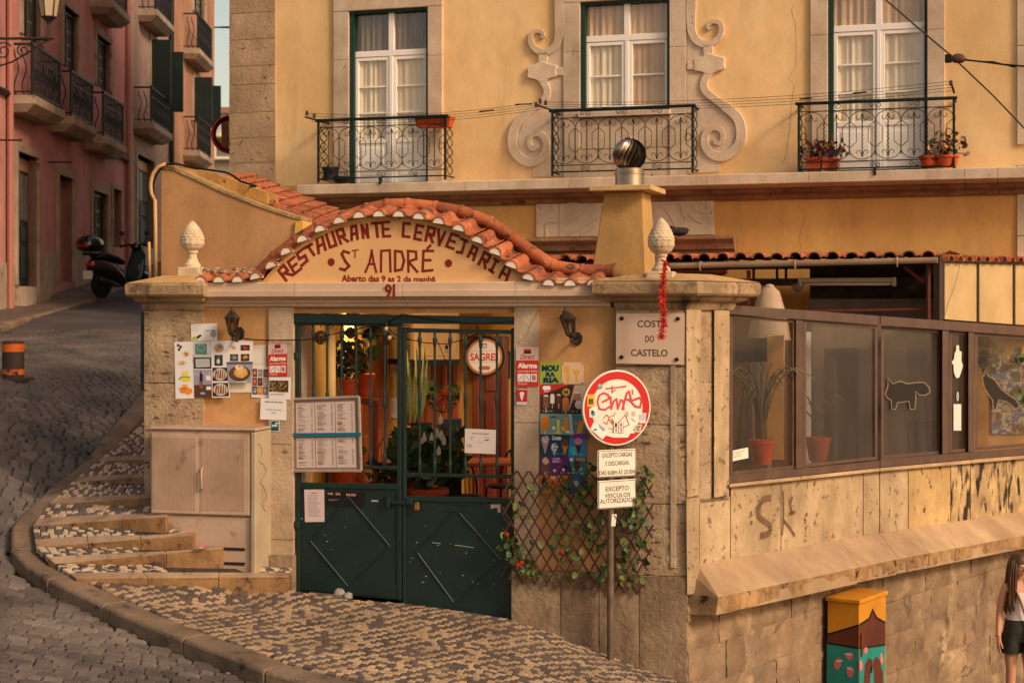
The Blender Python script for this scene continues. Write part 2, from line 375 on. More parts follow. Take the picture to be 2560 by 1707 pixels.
def stone(mb, P, zf, th=.05, dome=.006, inset=.008, jit=.006, g=rnd, lift=0.):
 """one paving stone from its plan corners: rim, raised and slightly uneven top"""
 n = len(P); P = [(x + g.uniform(-jit, jit), y + g.uniform(-jit, jit)) for x, y in P]
 cx = sum(p[0] for p in P) / n; cy = sum(p[1] for p in P) / n
 zz = [zf(x, y) for x, y in P]; tl = lift + g.uniform(-.002, .002); o = [g.uniform(-.002, .002) for _ in P]
 lowr = [(x, y, z - th) for (x, y), z in zip(P, zz)]; rim = [(x, y, z - inset * .6 + tl) for (x, y), z in zip(P, zz)]
 top = []
 for (x, y), z, q in zip(P, zz, o):
  L = math.hypot(x - cx, y - cy); k = 1 - inset / max(L, .02); top.append((cx + (x - cx) * k, cy + (y - cy) * k, z + dome + tl + q))
 a = len(mb.v); mb.v += lowr + rim + top
 for i in range(n):
  j = (i + 1) % n; mb.f += [(a + i, a + j, a + n + j, a + n + i), (a + n + i, a + n + j, a + 2 * n + j, a + 2 * n + i)]; mb.mi += [mb.k] * 2
 mb.f.append(tuple(a + 2 * n + i for i in range(n))); mb.mi.append(mb.k)
def lay(parent, name, cells, zf, mats, key, keep=300, **kw):
 """cells: (corner list, material index); the ones that show largest are objects of their own, the rest one mesh"""
 cells = sorted(cells, key=key)
 for i, (P, k) in enumerate(cells[:keep]):
  mb = MB(); stone(mb, P, zf, **kw)
  c = Vector((sum(p[0] for p in P) / len(P), sum(p[1] for p in P) / len(P), zf(P[0][0], P[0][1])))
  shift(mb, c); o = raw_obj(name, mb, mats[k], fixn=False); o.parent = parent; o.location = c
 if len(cells) > keep:
  mb = MB()
  for P, k in cells[keep:]: mb.k = k; stone(mb, P, zf, **kw)
  o = raw_obj(name, mb, mats, fixn=False); o.parent = parent; o['kind'] = 'stuff'
# road setts in wavering rows across the slope
g2 = random.Random(3); cells = []
def sett_rows(y0, y1, xa, xb, rowh, w):
 y = y0; r = 0
 while y < y1:
  h = rowh * g2.uniform(.9, 1.12); x = xa + g2.uniform(0, w)
  while x < xb:
   ww = w * g2.uniform(.72, 1.35)
   yield x, y, ww, h
   x += ww
  y += h; r += 1
def wav(x, y): return y + .10 * math.sin(x * .9 + y * .35) - .16 * x + .03 * math.sin(x * 3.1)
for x, y, ww, h in sett_rows(10.6, 27.5, -9.2, 1.2, .112, .165):
 cxm, cym = x + ww / 2, wav(x + ww / 2, y + h / 2)
 if cym < 12.3 or cym > 26.5 or cxm > 1.2: continue
 pxx = CX + F_PX * cxm / cym
 if pxx < -130: continue
 kd = kerb_dist(cxm, cym)
 if kd > -.03: continue
 if cym > 19 and cxm < left_x(cym) + .05: continue
 gx = .006; P = [(x + gx, wav(x + gx, y + gx)), (x + ww - gx, wav(x + ww - gx, y + gx)), (x + ww - gx, wav(x + ww - gx, y + h - gx)), (x + gx, wav(x + gx, y + h - gx))]
 cells.append((P, 0))
def near(c): return sum(p[1] for p in c[0]) + (0 if 0 < CX + F_PX * c[0][0][0] / c[0][0][1] else 40) + (40 if (CAMZ - road_z(*c[0][0])) / c[0][0][1] > .222 else 0)
lay(road_o, 'cobblestone', cells, road_z, [M_sett], near, keep=300, dome=.012, inset=.02, jit=.008, th=.06)
# upper road beyond the setts reads as worn stone: a sheet a little above the bed
up = MB(); rows = []
for y in np.arange(26.2, 60, .8):
 kx = None
 for (x0, y0), (x1, y1) in zip(KXY[:-1], KXY[1:]):
  if y0 <= y <= y1: kx = x0 + (x1 - x0) * (y - y0) / max(1e-6, y1 - y0)
 if kx is None: continue
 lx = left_x(y); rows.append([(lx + (kx - lx) * t / 6, y, road_z(lx + (kx - lx) * t / 6, y) + .006) for t in range(7)])
up.loft(rows, closed=False); props(raw_obj('upper_road', up, M_asph, sm=True), kind='structure')
# kerb: one stone after another along the line
kerb_e = Thing('kerb', kind='structure')
L = 0.; seg = [KC[0]]; lens = 0
def kerb_stone(pts, w=.27, gap=.006, ht=.16, outw=True):
 mb = MB(); rings = []
 m = len(pts)
 for i, p in enumerate(pts):
  a = pts[max(0, i - 1)]; b = pts[min(m - 1, i + 1)]; t = Vector((b.x - a.x, b.y - a.y, 0)).normalized()
  q = p.copy()
  if i == 0: q += t * gap
  if i == m - 1: q -= t * gap
  nrm = Vector((t.y, -t.x, 0)) * (1 if outw else -1)        # towards the pavement
  j = [rnd.uniform(-.006, .006) for _ in range(4)]
  dn = Vector((0, 0, -1))
  rings.append([q + dn * (ht + .12), q + dn * .025 + nrm * j[0], q + nrm * (.03 + j[1]) + dn * rnd.uniform(0, .006), q + nrm * (w + j[2]) + dn * .002, q + nrm * w + dn * .2])
 mb.loft(rings); return mb
i = 0; idx = []
while i < len(KC) - 1:
 acc = 0; j = i; target = rnd.uniform(.75, 1.25) if KC[i].y < 24 else 2.2
 while j < len(KC) - 1 and acc < target: acc += (KC[j + 1] - KC[j]).length; j += 1
 kerb_e.part('kerbstone', kerb_stone(KC[i:j + 1]), M_kerb, bevel=.012); i = j
LK = resample(LEFTK, .8); LKs = [p for p in LK if p.y > 23]
lk = Thing('far_kerb', kind='structure')
for i in range(0, len(LKs) - 1): lk.part('kerbstone', kerb_stone(LKs[i:i + 2], w=.14, ht=.11, outw=False), M_kerb)
# far pavement along the houses
M_farpave = mat('far_pavement', (122, 102, 88), (92, 78, 68), sc=1.5, rough=.8, bump=1.2, bsc=12, c3=(150, 128, 108), th3=.6, sc3=10)
fp = MB(); rows = []
for p in resample(LEFTK, 1.0):
 w = NF.loc(p); rows.append([p + Vector((-.12, 0, -.004)), Vector((p.x - 1.6, p.y, p.z + .06)), Vector((p.x - 3.2, p.y, p.z + .1))])
fp.loft(rows, closed=False); props(raw_obj('far_pavement', fp, M_farpave, sm=True), kind='structure')
# near pavement: bed sheet plus laid cobbles
pave_e = Thing('pavement', kind='structure')
bed = MB(); xs = np.arange(-5.0, 10.1, .2); ys = np.arange(10.4, 25, .2); idxm = {}
for x in xs:
 for y in ys: idxm[(round(x, 3), round(y, 3))] = len(bed.v); bed.v.append((x, y, pave_z(x, y) - .05))
def step0_side(x, y):
 a, b, _ = STEPS[0]; return (b.x - a.x) * (y - a.y) - (b.y - a.y) * (x - a.x)   # > 0 beyond the lowest step
for x in xs[:-1]:
 for y in ys[:-1]:
  c = (x + .1, y + .1)
  if kerb_dist(*c) < .12 or (step0_side(*c) > .25 and x < -1.9): continue
  bed.f.append(tuple(idxm[(round(x + a, 3), round(y + b, 3))] for a, b in ((0, 0), (.2, 0), (.2, .2), (0, .2)))); bed.mi.append(0)
pave_e.part('paving_bed', bed, M_mortar, sm=True, fixn=False)
g3 = random.Random(11); cells = []
def wallfront(x): return 16.5 - .218 * (x + 1.06)
tx, ty = Vector((1, -.30, 0)).normalized(), Vector((.30, 1, 0)).normalized()
row = 0; v = -7.5
while v < 6:
 h = .072 * g3.uniform(.9, 1.1); u = -6 + g3.uniform(-.01, .01) + .034 * (row % 2); c = 0; eo = 0
 while u < 7:
  w = .068; O = Vector((-1.0, 16.0, 0))
  def cp(a, b):
   q = O + tx * a + ty * (b + .012 * math.sin(a * 4 + row)); return (q.x, q.y)
  e_ = g3.uniform(-.011, .011); P = [cp(u + .005 + eo, v + .005), cp(u + w - .005 + e_, v + .005), cp(u + w - .005 + e_, v + h - .005), cp(u + .005 + eo, v + h - .005)]; eo = e_
  mx = sum(p[0] for p in P) / 4; my = sum(p[1] for p in P) / 4
  kd = kerb_dist(mx, my)
  ok = kd > .29 and my < wallfront(mx) - .02 and step0_side(mx, my) < -.03 and my > 11
  if mx > 1.6: ok = ok and (S1.loc((mx, my, 0)).y < -.02) and kd > .29 and mx < 6.5
  if ok and (CAMZ - pave_z(mx, my)) / my < .24:
   lightc = ((row // 2 + c) % 2 == 0) ^ (g3.random() < .15)
   cells.append((P, 0 if lightc else 1))
  u += w; c += 1
 v += h; row += 1
lay(pave_e.e, 'paving_stone', cells, pave_z, [M_light, M_dark], lambda c: (c[0][0][1] + (40 if (CAMZ - pave_z(*c[0][0])) / c[0][0][1] > .2205 else 0)), keep=300, dome=.001, inset=.009, jit=.005)
# steps: a stone edge, its tapering riser, and the cobbled tread behind
steps_e = Thing('pavement_steps', kind='structure')
TOP_END = (pd((359, 969), 21.6) + Vector((.3, 0, 0)), Vector((-3.35, 21.7, 1.95)), 0.)
for k, (a, b, h) in enumerate(STEPS):
 nrm = Vector((-(b.y - a.y), b.x - a.x, 0)).normalized()
 a_in = a + (b - a).normalized() * .26; ext = b + (b - a).normalized() * (.0 if k in (0, 1, 2, 3) else .5)
 # tread behind this edge, up to the foot of the next one
 if k + 1 < len(STEPS): a2_, b2_, h2 = STEPS[k + 1]
 else: a2_, b2_, h2 = TOP_END
 e0, e1 = a_in, ext
 f0 = a2_ + (b2_ - a2_).normalized() * .26; f1 = b2_ + (b2_ - a2_).normalized() * (0 if k + 1 < 4 else .5) - Vector((0, 0, h2))
 wq = e1 + Vector((.0, .34, .03)) if k < 4 else f1 + Vector((.3, 0, 0))
 cut = max(.3, min(.97, (f1.x - e0.x) / max(.01, e1.x - e0.x))) if k < 4 else .999
 def srf(s, t, e0=e0, e1=e1, f0=f0, f1=f1, wq=wq, cut=cut):
  fb = f0.lerp(f1, s / cut) if s < cut else f1.lerp(wq, (s - cut) / (1 - cut))
  return (e0.lerp(e1, s)).lerp(fb, t)
 bedm = MB(); bedm.loft([[srf(s / 12, t / 2) - Vector((0, 0, .02)) for s in range(13)] for t in range(3)], closed=False)
 steps_e.part('tread_bed', bedm, M_mortar)
 n_st = 3
 for q in range(n_st):
  mb = MB(); rings = []
  for i in range(5):
   t = (q + i / 4 * .996 + .002) / n_st; p = srf(t, 0); bk = srf(t, 1) - p; tk = min(.42, .15 / max(.05, bk.length)); pb_ = srf(t, tk); hh = max(.012, h * t) + (.06 if k else .4); jj = rnd.uniform(-.004, .004)
   rings.append([p + Vector((0, 0, -hh)), p + Vector((0, 0, -.006)) + nrm * jj, p + nrm * .01 + Vector((0, 0, .004)), pb_ + Vector((0, 0, .004)), pb_ + Vector((0, 0, -hh))])
  mb.loft(rings); mb.mi = [1 if i % 5 in (1, 2) and i < 20 else 0 for i in range(len(mb.f))]; steps_e.part('step_edge', mb, [M_step, M_worn_sky], bevel=.006)
 Lw = (e1 - e0).length; Dp = max(((f0 - e0).length + (f1 - e1).length) / 2, .05)
 nr = max(2, round(Dp * .6 / .055)); mbs = [MB(), MB()]
 g4 = random.Random(40 + k)
 for r in range(nr):
  s = 0.; c = 0
  while s < .995:
   w = .075 * g4.uniform(.8, 1.25) / Lw; s1 = min(1., s + w)
   def cs(q_, v_):
    dd = (srf(q_, 1) - srf(q_, 0)).length; t0 = min(.42, .15 / max(.05, dd)); return srf(q_, t0 + (1 - t0) * v_)
   P3 = [cs(s + .006 / Lw, (r + .06) / nr), cs(s1 - .006 / Lw, (r + .06) / nr), cs(s1 - .006 / Lw, (r + .94) / nr), cs(s + .006 / Lw, (r + .94) / nr)]
   zc = sum(p.z for p in P3) / 4; cxm = sum(p.x for p in P3) / 4; cym = sum(p.y for p in P3) / 4
   if (P3[2] - P3[1]).length > .02:
    lightc = ((r + c) % 2 == 0) ^ (g4.random() < .22); mb = mbs[0 if lightc else 1]
    dd = {(round(p.x, 5), round(p.y, 5)): p.z for p in P3}
    gx = Vector(((P3[1].z - P3[0].z) / max(.01, (P3[1] - P3[0]).length), (P3[3].z - P3[0].z) / max(.01, (P3[3] - P3[0]).length), 0))
    e_s = (P3[1] - P3[0]); e_t = (P3[3] - P3[0]); det = e_s.x * e_t.y - e_s.y * e_t.x
    zlo, zhi = min(p.z for p in P3) - .004, max(p.z for p in P3) + .004
    if abs(det) < 2e-4: s = s1; c += 1; continue
    def zf(x, y, P0=P3[0], e_s=e_s, e_t=e_t, det=det, zlo=zlo, zhi=zhi):
     dx, dy = x - P0.x, y - P0.y; A = (dx * e_t.y - dy * e_t.x) / det; B_ = (e_s.x * dy - e_s.y * dx) / det; return max(zlo, min(zhi, P0.z + A * e_s.z + B_ * e_t.z))
    stone(mb, [(p.x, p.y) for p in P3], zf, dome=.004, inset=.009, jit=.004, g=g4)
   s = s1; c += 1
 for mb, mt in zip(mbs, (M_pol_sky, M_dark)):
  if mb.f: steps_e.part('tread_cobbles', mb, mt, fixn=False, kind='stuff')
# fallen leaves and grit caught along the kerb
lit = MB(); g = random.Random(17)
for k in range(90):
 p = g.choice(KC[8:60]); q = p + Vector((g.uniform(-.5, .1), g.uniform(-.6, .05), 0))
 if kerb_dist(q.x, q.y) > -.04 or q.y < 12.4: continue
 q.z = road_z(q.x, q.y) + .016; a = g.uniform(0, 6.28); s_ = g.uniform(.012, .035); e = Vector((math.cos(a), math.sin(a), g.uniform(-.3, .3))) * s_; f_ = Vector((-math.sin(a), math.cos(a), g.uniform(-.3, .3))) * s_ * .5
 lit.k = g.randrange(2); lit.add([q + e, q + f_, q - e, q - f_], [(0, 1, 2, 3)])
props(raw_obj('fallen_leaves', lit, [mat('dry_leaf', (150, 84, 44), (110, 66, 40), sc=30, rough=.9), mat('pale_grit', (170, 140, 110), rough=.9)], fixn=False), kind='stuff')
# ================================================================ GATE WALL OF THE RESTAURANT
M_plas = mat('ochre_plaster', (204, 154, 102), (188, 140, 90), sc=1.6, rough=.9, bump=.25, bsc=120, c3=(150, 112, 78), th3=.60, sc3=2.4, z3=.3, w3=.2, c4=(214, 168, 118), th4=.58, sc4=.9)
M_stone = mat('weathered_limestone', (192, 168, 142), (166, 142, 116), sc=2.0, rough=.85, bump=.5, bsc=30, c3=(120, 92, 66), th3=.63, sc3=9, z3=1.6)
M_rough = mat('rough_limestone', (190, 164, 132), (156, 130, 102), sc=3., rough=.9, bump=1., bsc=26, c3=(96, 72, 54), th3=.57, sc3=9, z3=2.4, w3=.1, c4=(150, 116, 84), th4=.58, sc4=1.4)
M_plinth = mat('stained_plinth', (158, 134, 108), (120, 98, 78), sc=1.7, rough=.9, bump=1., bsc=18, c3=(92, 70, 54), th3=.58, sc3=4, z3=.5, w3=.14)
M_corn = mat('painted_cornice', (214, 186, 160), (198, 168, 140), sc=1.5, rough=.7, bump=.12, bsc=60, c3=(160, 128, 98), th3=.68, sc3=2.5, z3=.5)
M_capst = mat('weathered_cap', (182, 152, 114), (148, 120, 90), sc=2.0, rough=.9, bump=.7, bsc=26, c3=(70, 56, 46), th3=.51, sc3=4, z3=.7, w3=.14)
M_capsm = mat('mortar_cap', (206, 164, 108), (180, 138, 88), sc=2.5, rough=.9, bump=.3, bsc=50, c3=(130, 100, 70), th3=.64, sc3=3)
M_tymp = mat('tympanum_paint', (226, 178, 122), (216, 168, 112), sc=1.2, rough=.8, bump=.12, bsc=90)
M_tile = mat('terracotta_tile', (188, 108, 68), (152, 84, 56), sc=5., rough=.85, bump=.4, bsc=40, var=.26, c3=(92, 62, 48), th3=.56, sc3=7, c4=(206, 150, 104), th4=.6, sc4=9)
M_tilered = mat('painted_tile_edge', (140, 58, 34), rough=.7)
M_white = mat('white_paint', (236, 226, 212), (222, 208, 190), sc=4, rough=.7)
M_red = mat('dark_red_lettering', (134, 32, 24), (120, 28, 22), sc=6, rough=.7)
M_final = mat('cream_finial', (228, 206, 172), (206, 180, 142), sc=8, rough=.8, bump=.3, bsc=60, c3=(160, 132, 100), th3=.6, sc3=14)
M_black = mat('black_iron', (26, 26, 26), (34, 32, 30), sc=12, rough=.5, metal=.3)
M_darkjoint = mat('dark_recess', (40, 34, 30), rough=.9)
portal = Thing('portal_wall', 'ochre restaurant gate wall with curved tiled pediment and stone pillars', 'wall', GW, GW.L((1010, 1500)))
U = lambda x, y=1000, d=0: GW.uv((x, y), d)[0]
Z = lambda y, x=1010, d=0: GW.uv((x, y), d)[1]
ZB = -1.6                                                   # everything runs into the ground
zc0 = Z(768)                                                # underside of the cornice
# wall panels
portal.part('plaster_panel', MB().box(U(512), U(674), 0, .45, ZB, zc0), M_plas)
portal.part('plaster_panel', MB().box(U(1348), U(1542), 0, .45, ZB, zc0), M_plas)
portal.part('lintel', MB().box(U(715), U(1298), .04, .43, Z(783), zc0 + .02), M_plas)
def rough_block(mb, x0, x1, y0, y1, z0, z1, n=5, m=6, amp=.008, seed=1):
 g = random.Random(seed); V = [[None] * (m + 1) for _ in range(n + 1)]
 for i in range(n + 1):
  for j in range(m + 1):
   e = i in (0, n) or j in (0, m)
   V[i][j] = (x0 + (x1 - x0) * i / n, y0 + (g.uniform(0, amp) if e else g.uniform(-amp, amp)), z0 + (z1 - z0) * j / m)
 a = len(mb.v)
 for r in V: mb.v += r
 for i in range(n):
  for j in range(m):
   k = a + i * (m + 1) + j; mb.f.append((k, k + m + 1, k + m + 2, k + 1)); mb.mi.append(mb.k)
 # sides and back
 for (i0, j0, i1, j1) in [(0, j, 0, j + 1) for j in range(m)] + [(i, m, i + 1, m) for i in range(n)] + [(n, j + 1, n, j) for j in range(m - 1, -1, -1)] + [(i + 1, 0, i, 0) for i in range(n - 1, -1, -1)]:
  p, q = V[i0][j0], V[i1][j1]; mb.quad(p, q, (q[0], y1, q[2]), (p[0], y1, p[2]))
 return mb
# left pillar in rough courses
zz = [ZB, .35, .95, 1.62, 2.1, zc0]
for i in range(5): portal.part('pillar_stone', rough_block(MB(), U(365), U(512), -.045, .45, zz[i] + .004, zz[i + 1] - .004, 6, 8, .008, i), M_rough, sm=40)
# jambs
zz = [ZB, .55, 1.5, zc0]
for i in range(3): portal.part('jamb_stone', rough_block(MB(), U(674), U(734), -.03, .4, zz[i] + .003, zz[i + 1] - .003, 3, 10, .006, 20 + i), M_stone, sm=40)
zz = [ZB, -.05, .85, 1.75, zc0]
for i in range(4): portal.part('jamb_stone', rough_block(MB(), U(1287), U(1348), -.03, .4, zz[i] + .003, zz[i + 1] - .003, 3, 10, .006, 30 + i), M_stone, sm=40)
# corner pillar: blocks with a sunk field
zz = [ZB, -.1, .32, 1.0, 1.75, 2.3, zc0]
for i in range(6): portal.part('pillar_stone', rough_block(MB(), U(1542), U(1717), -.06, .5, zz[i] + .004, zz[i + 1] - .004, 8, 8, .012, 40 + i), M_rough, sm=40)
portal.part('pillar_fillet', MB().box(U(1678), U(1692), -.075, -.05, .4, 2.5), M_stone, bevel=.004)
# plinth along the right part, bulging over the paving
zp = Z(1425, 1400)
for x0, x1, s in ((1283, 1405, 1), (1407, 1500, 2), (1502, 1600, 3), (1602, 1719, 4)):
 portal.part('plinth_stone', rough_block(MB(), U(x0), U(x1), -.085, .3, ZB, zp + rnd.uniform(-.01, .01) - (.02 if s > 2 else 0), 6, 9, .014, 60 + s), M_plinth, sm=40)
portal.part('plinth_stone', rough_block(MB(), U(665), U(738), -.10, .3, ZB, Z(1395), 4, 6, .012, 70), M_plinth, sm=40)
# entablature: profile swept along the wall (depth out, height)
def sweep(u0, u1, prof, mitre=0.):
 mb = MB(); mb.loft([[(u0 - (mitre * -p[0] if mitre else 0), p[0], p[1]) for p in prof], [(u1 + (mitre * -p[0] if mitre else 0), p[0], p[1]) for p in prof]]); return mb
zt = Z(708)
prof = [(.42, zc0), (-.01, zc0), (-.03, zc0 + .012), (-.03, zc0 + .035), (-.055, zc0 + .045), (-.055, zc0 + .07), (-.09, zc0 + .085), (-.09, Z(743)), (-.16, Z(741)), (-.165, Z(727)), (-.15, Z(726)), (-.15, zt), (-.145, zt + .01), (.42, zt + .01)]
for x0, x1 in ((486, 740), (741, 1010), (1011, 1290), (1291, 1524)): portal.part('entablature', sweep(U(x0, 730, -.1), U(x1, 730, -.1), prof), M_corn)
# pillar caps
def cap(x0, x1, top0, top1, seed):
 g = random.Random(seed)
 mb = MB(); p2 = [(-.06, zc0 - .03), (-.08, zc0 + .01), (-.08, zc0 + .04), (-.15, zc0 + .06), (-.17, zc0 + .08), (-.17, Z(744)), (-.24, Z(741)), (-.26, Z(735)), (-.265, Z(712)), (-.25, Z(707))]
 rings = []
 for d, z in p2:
  e = -d - .06
  rings.append([(U(x0) - e * .55, d, z), (U(x1) + e * .5, d, z), (U(x1) + e * .5, .55 + e, z), (U(x0) - e * .55, .55 + e, z)])
 rings.append([(top0, -.12, Z(690)), (top1, -.12, Z(690)), (top1, .3, Z(690)), (top0, .3, Z(690))])
 mb.loft(rings); return mb
capL = portal.part('pillar_cap', cap(365, 512, U(432), U(508), 1), M_capst, bevel=.006)
def capfoot(e, z, bk=.55):
 A0 = GW.W(U(1542), -.06, 0); B0 = GW.W(U(1717), -.06, 0); uS = S1.uv((1822, 900))[0]; C0 = S1.W(uS, -.05, 0); fo, so = -GW.n, -S1.n
 det = fo.x * so.y - fo.y * so.x; bx = Vector(((e * so.y - fo.y * e) / det, (fo.x * e - e * so.x) / det, 0))
 pts = [A0 - GW.u * e + fo * e, B0 + bx, C0 + S1.u * e + so * e, C0 + S1.u * e - so * (bk + e), A0 - GW.u * e + GW.n * (bk + .3)]
 return [(lambda q: (q.x, q.y, z))(GW.loc(p)) for p in pts]
mb = MB(); mb.loft([capfoot(-d - .06, z) for d, z in ((-.06, zc0 - .03), (-.08, zc0 + .01), (-.08, zc0 + .04), (-.15, zc0 + .06), (-.17, zc0 + .08), (-.17, Z(744)), (-.24, Z(741)), (-.26, Z(735)), (-.265, Z(712)), (-.25, Z(707)))]); capR = portal.part('pillar_cap', mb, M_capst, bevel=.006)
portal.part('mortar_slope', MB().loft([[(U(1520), -.20, Z(712)), (U(1560), -.20, Z(709)), (U(1560), .45, Z(700)), (U(1520), .45, Z(700))], [(U(1545), -.1, Z(698)), (U(1566), -.1, Z(692)), (U(1566), .3, Z(690)), (U(1545), .3, Z(690))]]), M_capsm, bevel=.01)
portal.part('cap_top', MB().loft([[(U(365) - .105, -.25, Z(707) + .004), (U(512) + .02, -.25, Z(707) + .004), (U(512) + .02, .7, Z(707) + .004), (U(365) - .105, .7, Z(707) + .004)], [(U(420), -.1, Z(686)), (U(514), -.1, Z(686)), (U(514), .32, Z(686)), (U(420), .32, Z(686))]]), M_capsm, bevel=.006)
mb = MB(); mb.loft([capfoot(.2, Z(707) + .004), capfoot(-.16, Z(686), .3)]); portal.part('cap_top', mb, M_capsm, bevel=.006)
# tympanum under the curved roof
arc_px = [a5(1020, 988), a5(1085, 910), a5(1160, 830), a5(1240, 755), a5(1330, 690), a5(1410, 635), a5(1500, 590), a5(1600, 550), a5(1700, 520), a5(1800, 500), a5(1900, 490), a6(60, 308), a6(200, 312), a6(340, 325), a6(470, 352), a6(590, 385), a6(690, 420), a6(780, 460), a6(850, 500), a6(920, 545), a6(985, 600), a6(1050, 660), a6(1140, 735), a6(1235, 815)]
arc = [GW.uv(p, -.08) for p in arc_px]
portal.part('tympanum', MB().prism(arc, -.08, .38), M_tymp)
base_fill = [(U(470), zt), (U(640), zt), (U(640), zt + .03), (U(470), zt + .05)]
portal.part('parapet', MB().box(U(470), U(660), -.06, .38, zt + .008, zt + .045), M_corn)
portal.part('parapet', MB().box(U(1328), U(1545), -.06, .38, zt + .008, zt + .045), M_corn)
# small curved roof: barrel tiles side by side along the curve
ends_px = [a5(550, 985), a5(690, 982), a5(830, 980), a5(968, 955), a5(1085, 868), a5(1200, 765), a5(1322, 672), a5(1455, 597), a5(1598, 535), a5(1745, 495), a5(1893, 487), a5(2045, 488)] + [a6(235, 308), a6(385, 325), a6(535, 360), a6(685, 412), a6(825, 500), a6(960, 590), a6(1080, 688), a6(1210, 782), a6(1365, 825), a6(1527, 828), a6(1700, 826)]
ends = [GW.uv(p, -.17) for p in ends_px]
roof = portal.part('curved_roof', MB().prism([(arc[0][0] - .9, zt + .047)] + [(u, z + .02) for u, z in arc] + [(arc[-1][0] + .72, zt + .047), (arc[-1][0] + .72, zt + .01)] + [(u, z - .03) for u, z in reversed(arc)] + [(arc[0][0] - .9, zt + .01)], -.10, .36), M_capsm)
def half_tube(mb, r0, r1, y0, y1, rise, th=.013, n=9, up=True, ell_=1.0):
 rings = []
 for k, (r, y, dz) in enumerate(((r0, y0, 0), (r1, y1, rise))):
  o = [(-(r) * math.cos(math.pi * i / n), y, ((r) * math.sin(math.pi * i / n) * ell_) * (1 if up else -1) + dz) for i in range(n + 1)]
  q = [(-(r - th) * math.cos(math.pi * i / n), y, ((r - th) * math.sin(math.pi * i / n) * ell_) * (1 if up else -1) + dz) for i in range(n, -1, -1)]
  rings.append(o + q)
 return mb.loft(rings)
tile_me = half_tube(MB(), .068, .058, -.19, .27, .10); cover0 = raw_obj('roof_tile', tile_me, M_tile, sm=40)
plug_me = MB().prism([(-.058 * math.cos(math.pi * i / 9), .058 * math.sin(math.pi * i / 9)) for i in range(10)], -.186, -.10); plug0 = raw_obj('tile_plug', plug_me, M_white)
chan_me = half_tube(MB(), .062, .055, -.165, .27, .09, up=False, ell_=.55); chan0 = raw_obj('roof_tile', chan_me, M_tile, sm=40)
def place(o, parent, loc, rot, first):
 c = o if first else o.copy()
 if not first: COL.objects.link(c)
 c.parent = parent; c.location = loc; c.rotation_euler = rot; return c
tang = []
for i, (u, z) in enumerate(ends):
 a = ends[max(0, i - 1)]; b = ends[min(len(ends) - 1, i + 1)]; tang.append(math.atan2(b[1] - a[1], b[0] - a[0]))
O = portal.o
for i, ((u, z), t) in enumerate(zip(ends, tang)):
 tt = t * .55; j = rnd.uniform(-.02, .02)
 c = place(cover0, roof, (u - O.x, j * .3 - O.y, z - O.z), (0, -tt, 0), i == 0)
 place(plug0, c, (0, 0, 0), (0, 0, 0), i == 0)
 if i + 1 < len(ends):
  u2, z2 = ends[i + 1]; tm = math.atan2(z2 - z, u2 - u)
  place(chan0, roof, ((u + u2) / 2 - O.x, -O.y, (z + z2) / 2 + .045 - O.z), (0, -tm * .8, 0), i == 0)
# ridge roll along the back of the curve
rp = [(600, 702), (640, 690), (690, 640), (745, 598), (800, 566), (862, 542)] + [a6(0, 250), a6(150, 218), a6(305, 215), a6(515, 238), a6(710, 270), a6(930, 355), a6(1090, 465), a6(1240, 575), a6(1400, 680), a6(1620, 715), a6(1860, 712)]
rl = [GW.L(p, .27) for p in rp]
for i in range(len(rl) - 1):
 a, b = rl[i], rl[i + 1]; t = (b - a); Ln = t.length; t.normalize(); up = Vector((0, -1, 0)).cross(t) * -1
 if up.z < 0: up = -up
 mb = MB(); rings = []
 for s, r in ((0, .062), (Ln * .93, .062), (Ln * .93, .07), (Ln * 1.03, .07)):
  rings.append([a + t * s + up * (math.sin(k * math.pi / 5 - .3) * r) + Vector((0, 1, 0)) * (math.cos(k * math.pi / 5 - .3) * r) for k in range(10)])
 mb.loft(rings); portal.part('ridge_tile', mb, M_tile, parent=roof, sm=40)
portal.part('mortar_end', MB().blob(rl[-1] + Vector((.02, -.01, -.01)), .05, .09, .075, 10, 6), M_capsm, parent=roof, sm=True)
# roof slopes behind the ridge (seen from the side only)
bk = MB(); rings = [[Vector((p.x, .30, p.z)), Vector((p.x, .52, p.z - .14)), Vector((p.x, .52, p.z - .2)), Vector((p.x, .30, p.z - .1))] for p in rl]; bk.loft(rings)
portal.part('rear_slope', bk, M_tile, parent=roof)
# crumbled mortar on the left tiles
mb = MB(); g5 = random.Random(5)
for k in range(70):
 p = GW.L(a5(g5.uniform(540, 960), g5.uniform(880, 915)), .05); s = g5.uniform(.008, .022); mb.blob((p.x, p.y + g5.uniform(-.12, .15), p.z), s * 1.5, s, s * .7, 6, 3, .2, g5)
portal.part('crumbled_mortar', mb, mat('crumbled_mortar', (206, 182, 150), (96, 80, 62), sc=20, rough=.95), parent=roof, kind='stuff')
# painted lettering: brush strokes
GLY = {'R': [[(0, 0), (0, 1), (.72, 1), (.72, .5), (0, .5)], [(.3, .5), (.8, 0)]], 'E': [[(.75, 1), (0, 1), (0, 0), (.75, 0)], [(0, .5), (.6, .5)]], 'S': [[(.75, 1), (.05, 1), (.05, .55), (.75, .45), (.75, 0), (0, 0)]],
 'T': [[(0, 1), (.85, 1)], [(.42, 1), (.42, 0)]], 'A': [[(0, 0), (.2, 1), (.75, 1), (.75, 0)], [(.08, .42), (.75, .42)]], 'U': [[(0, 1), (0, .05), (.7, 0), (.7, 1)]], 'N': [[(0, 0), (0, 1), (.7, 0), (.7, 1)]],
 'C': [[(.75, 1), (.05, 1), (0, 0), (.75, 0)]], 'V': [[(0, 1), (.35, 0), (.75, 1)]], 'J': [[(.1, 1), (.8, 1)], [(.6, 1), (.6, .1), (.1, 0)]], 'I': [[(.1, 1), (.6, 1)], [(.35, 1), (.35, 0)], [(.1, 0), (.6, 0)]]}
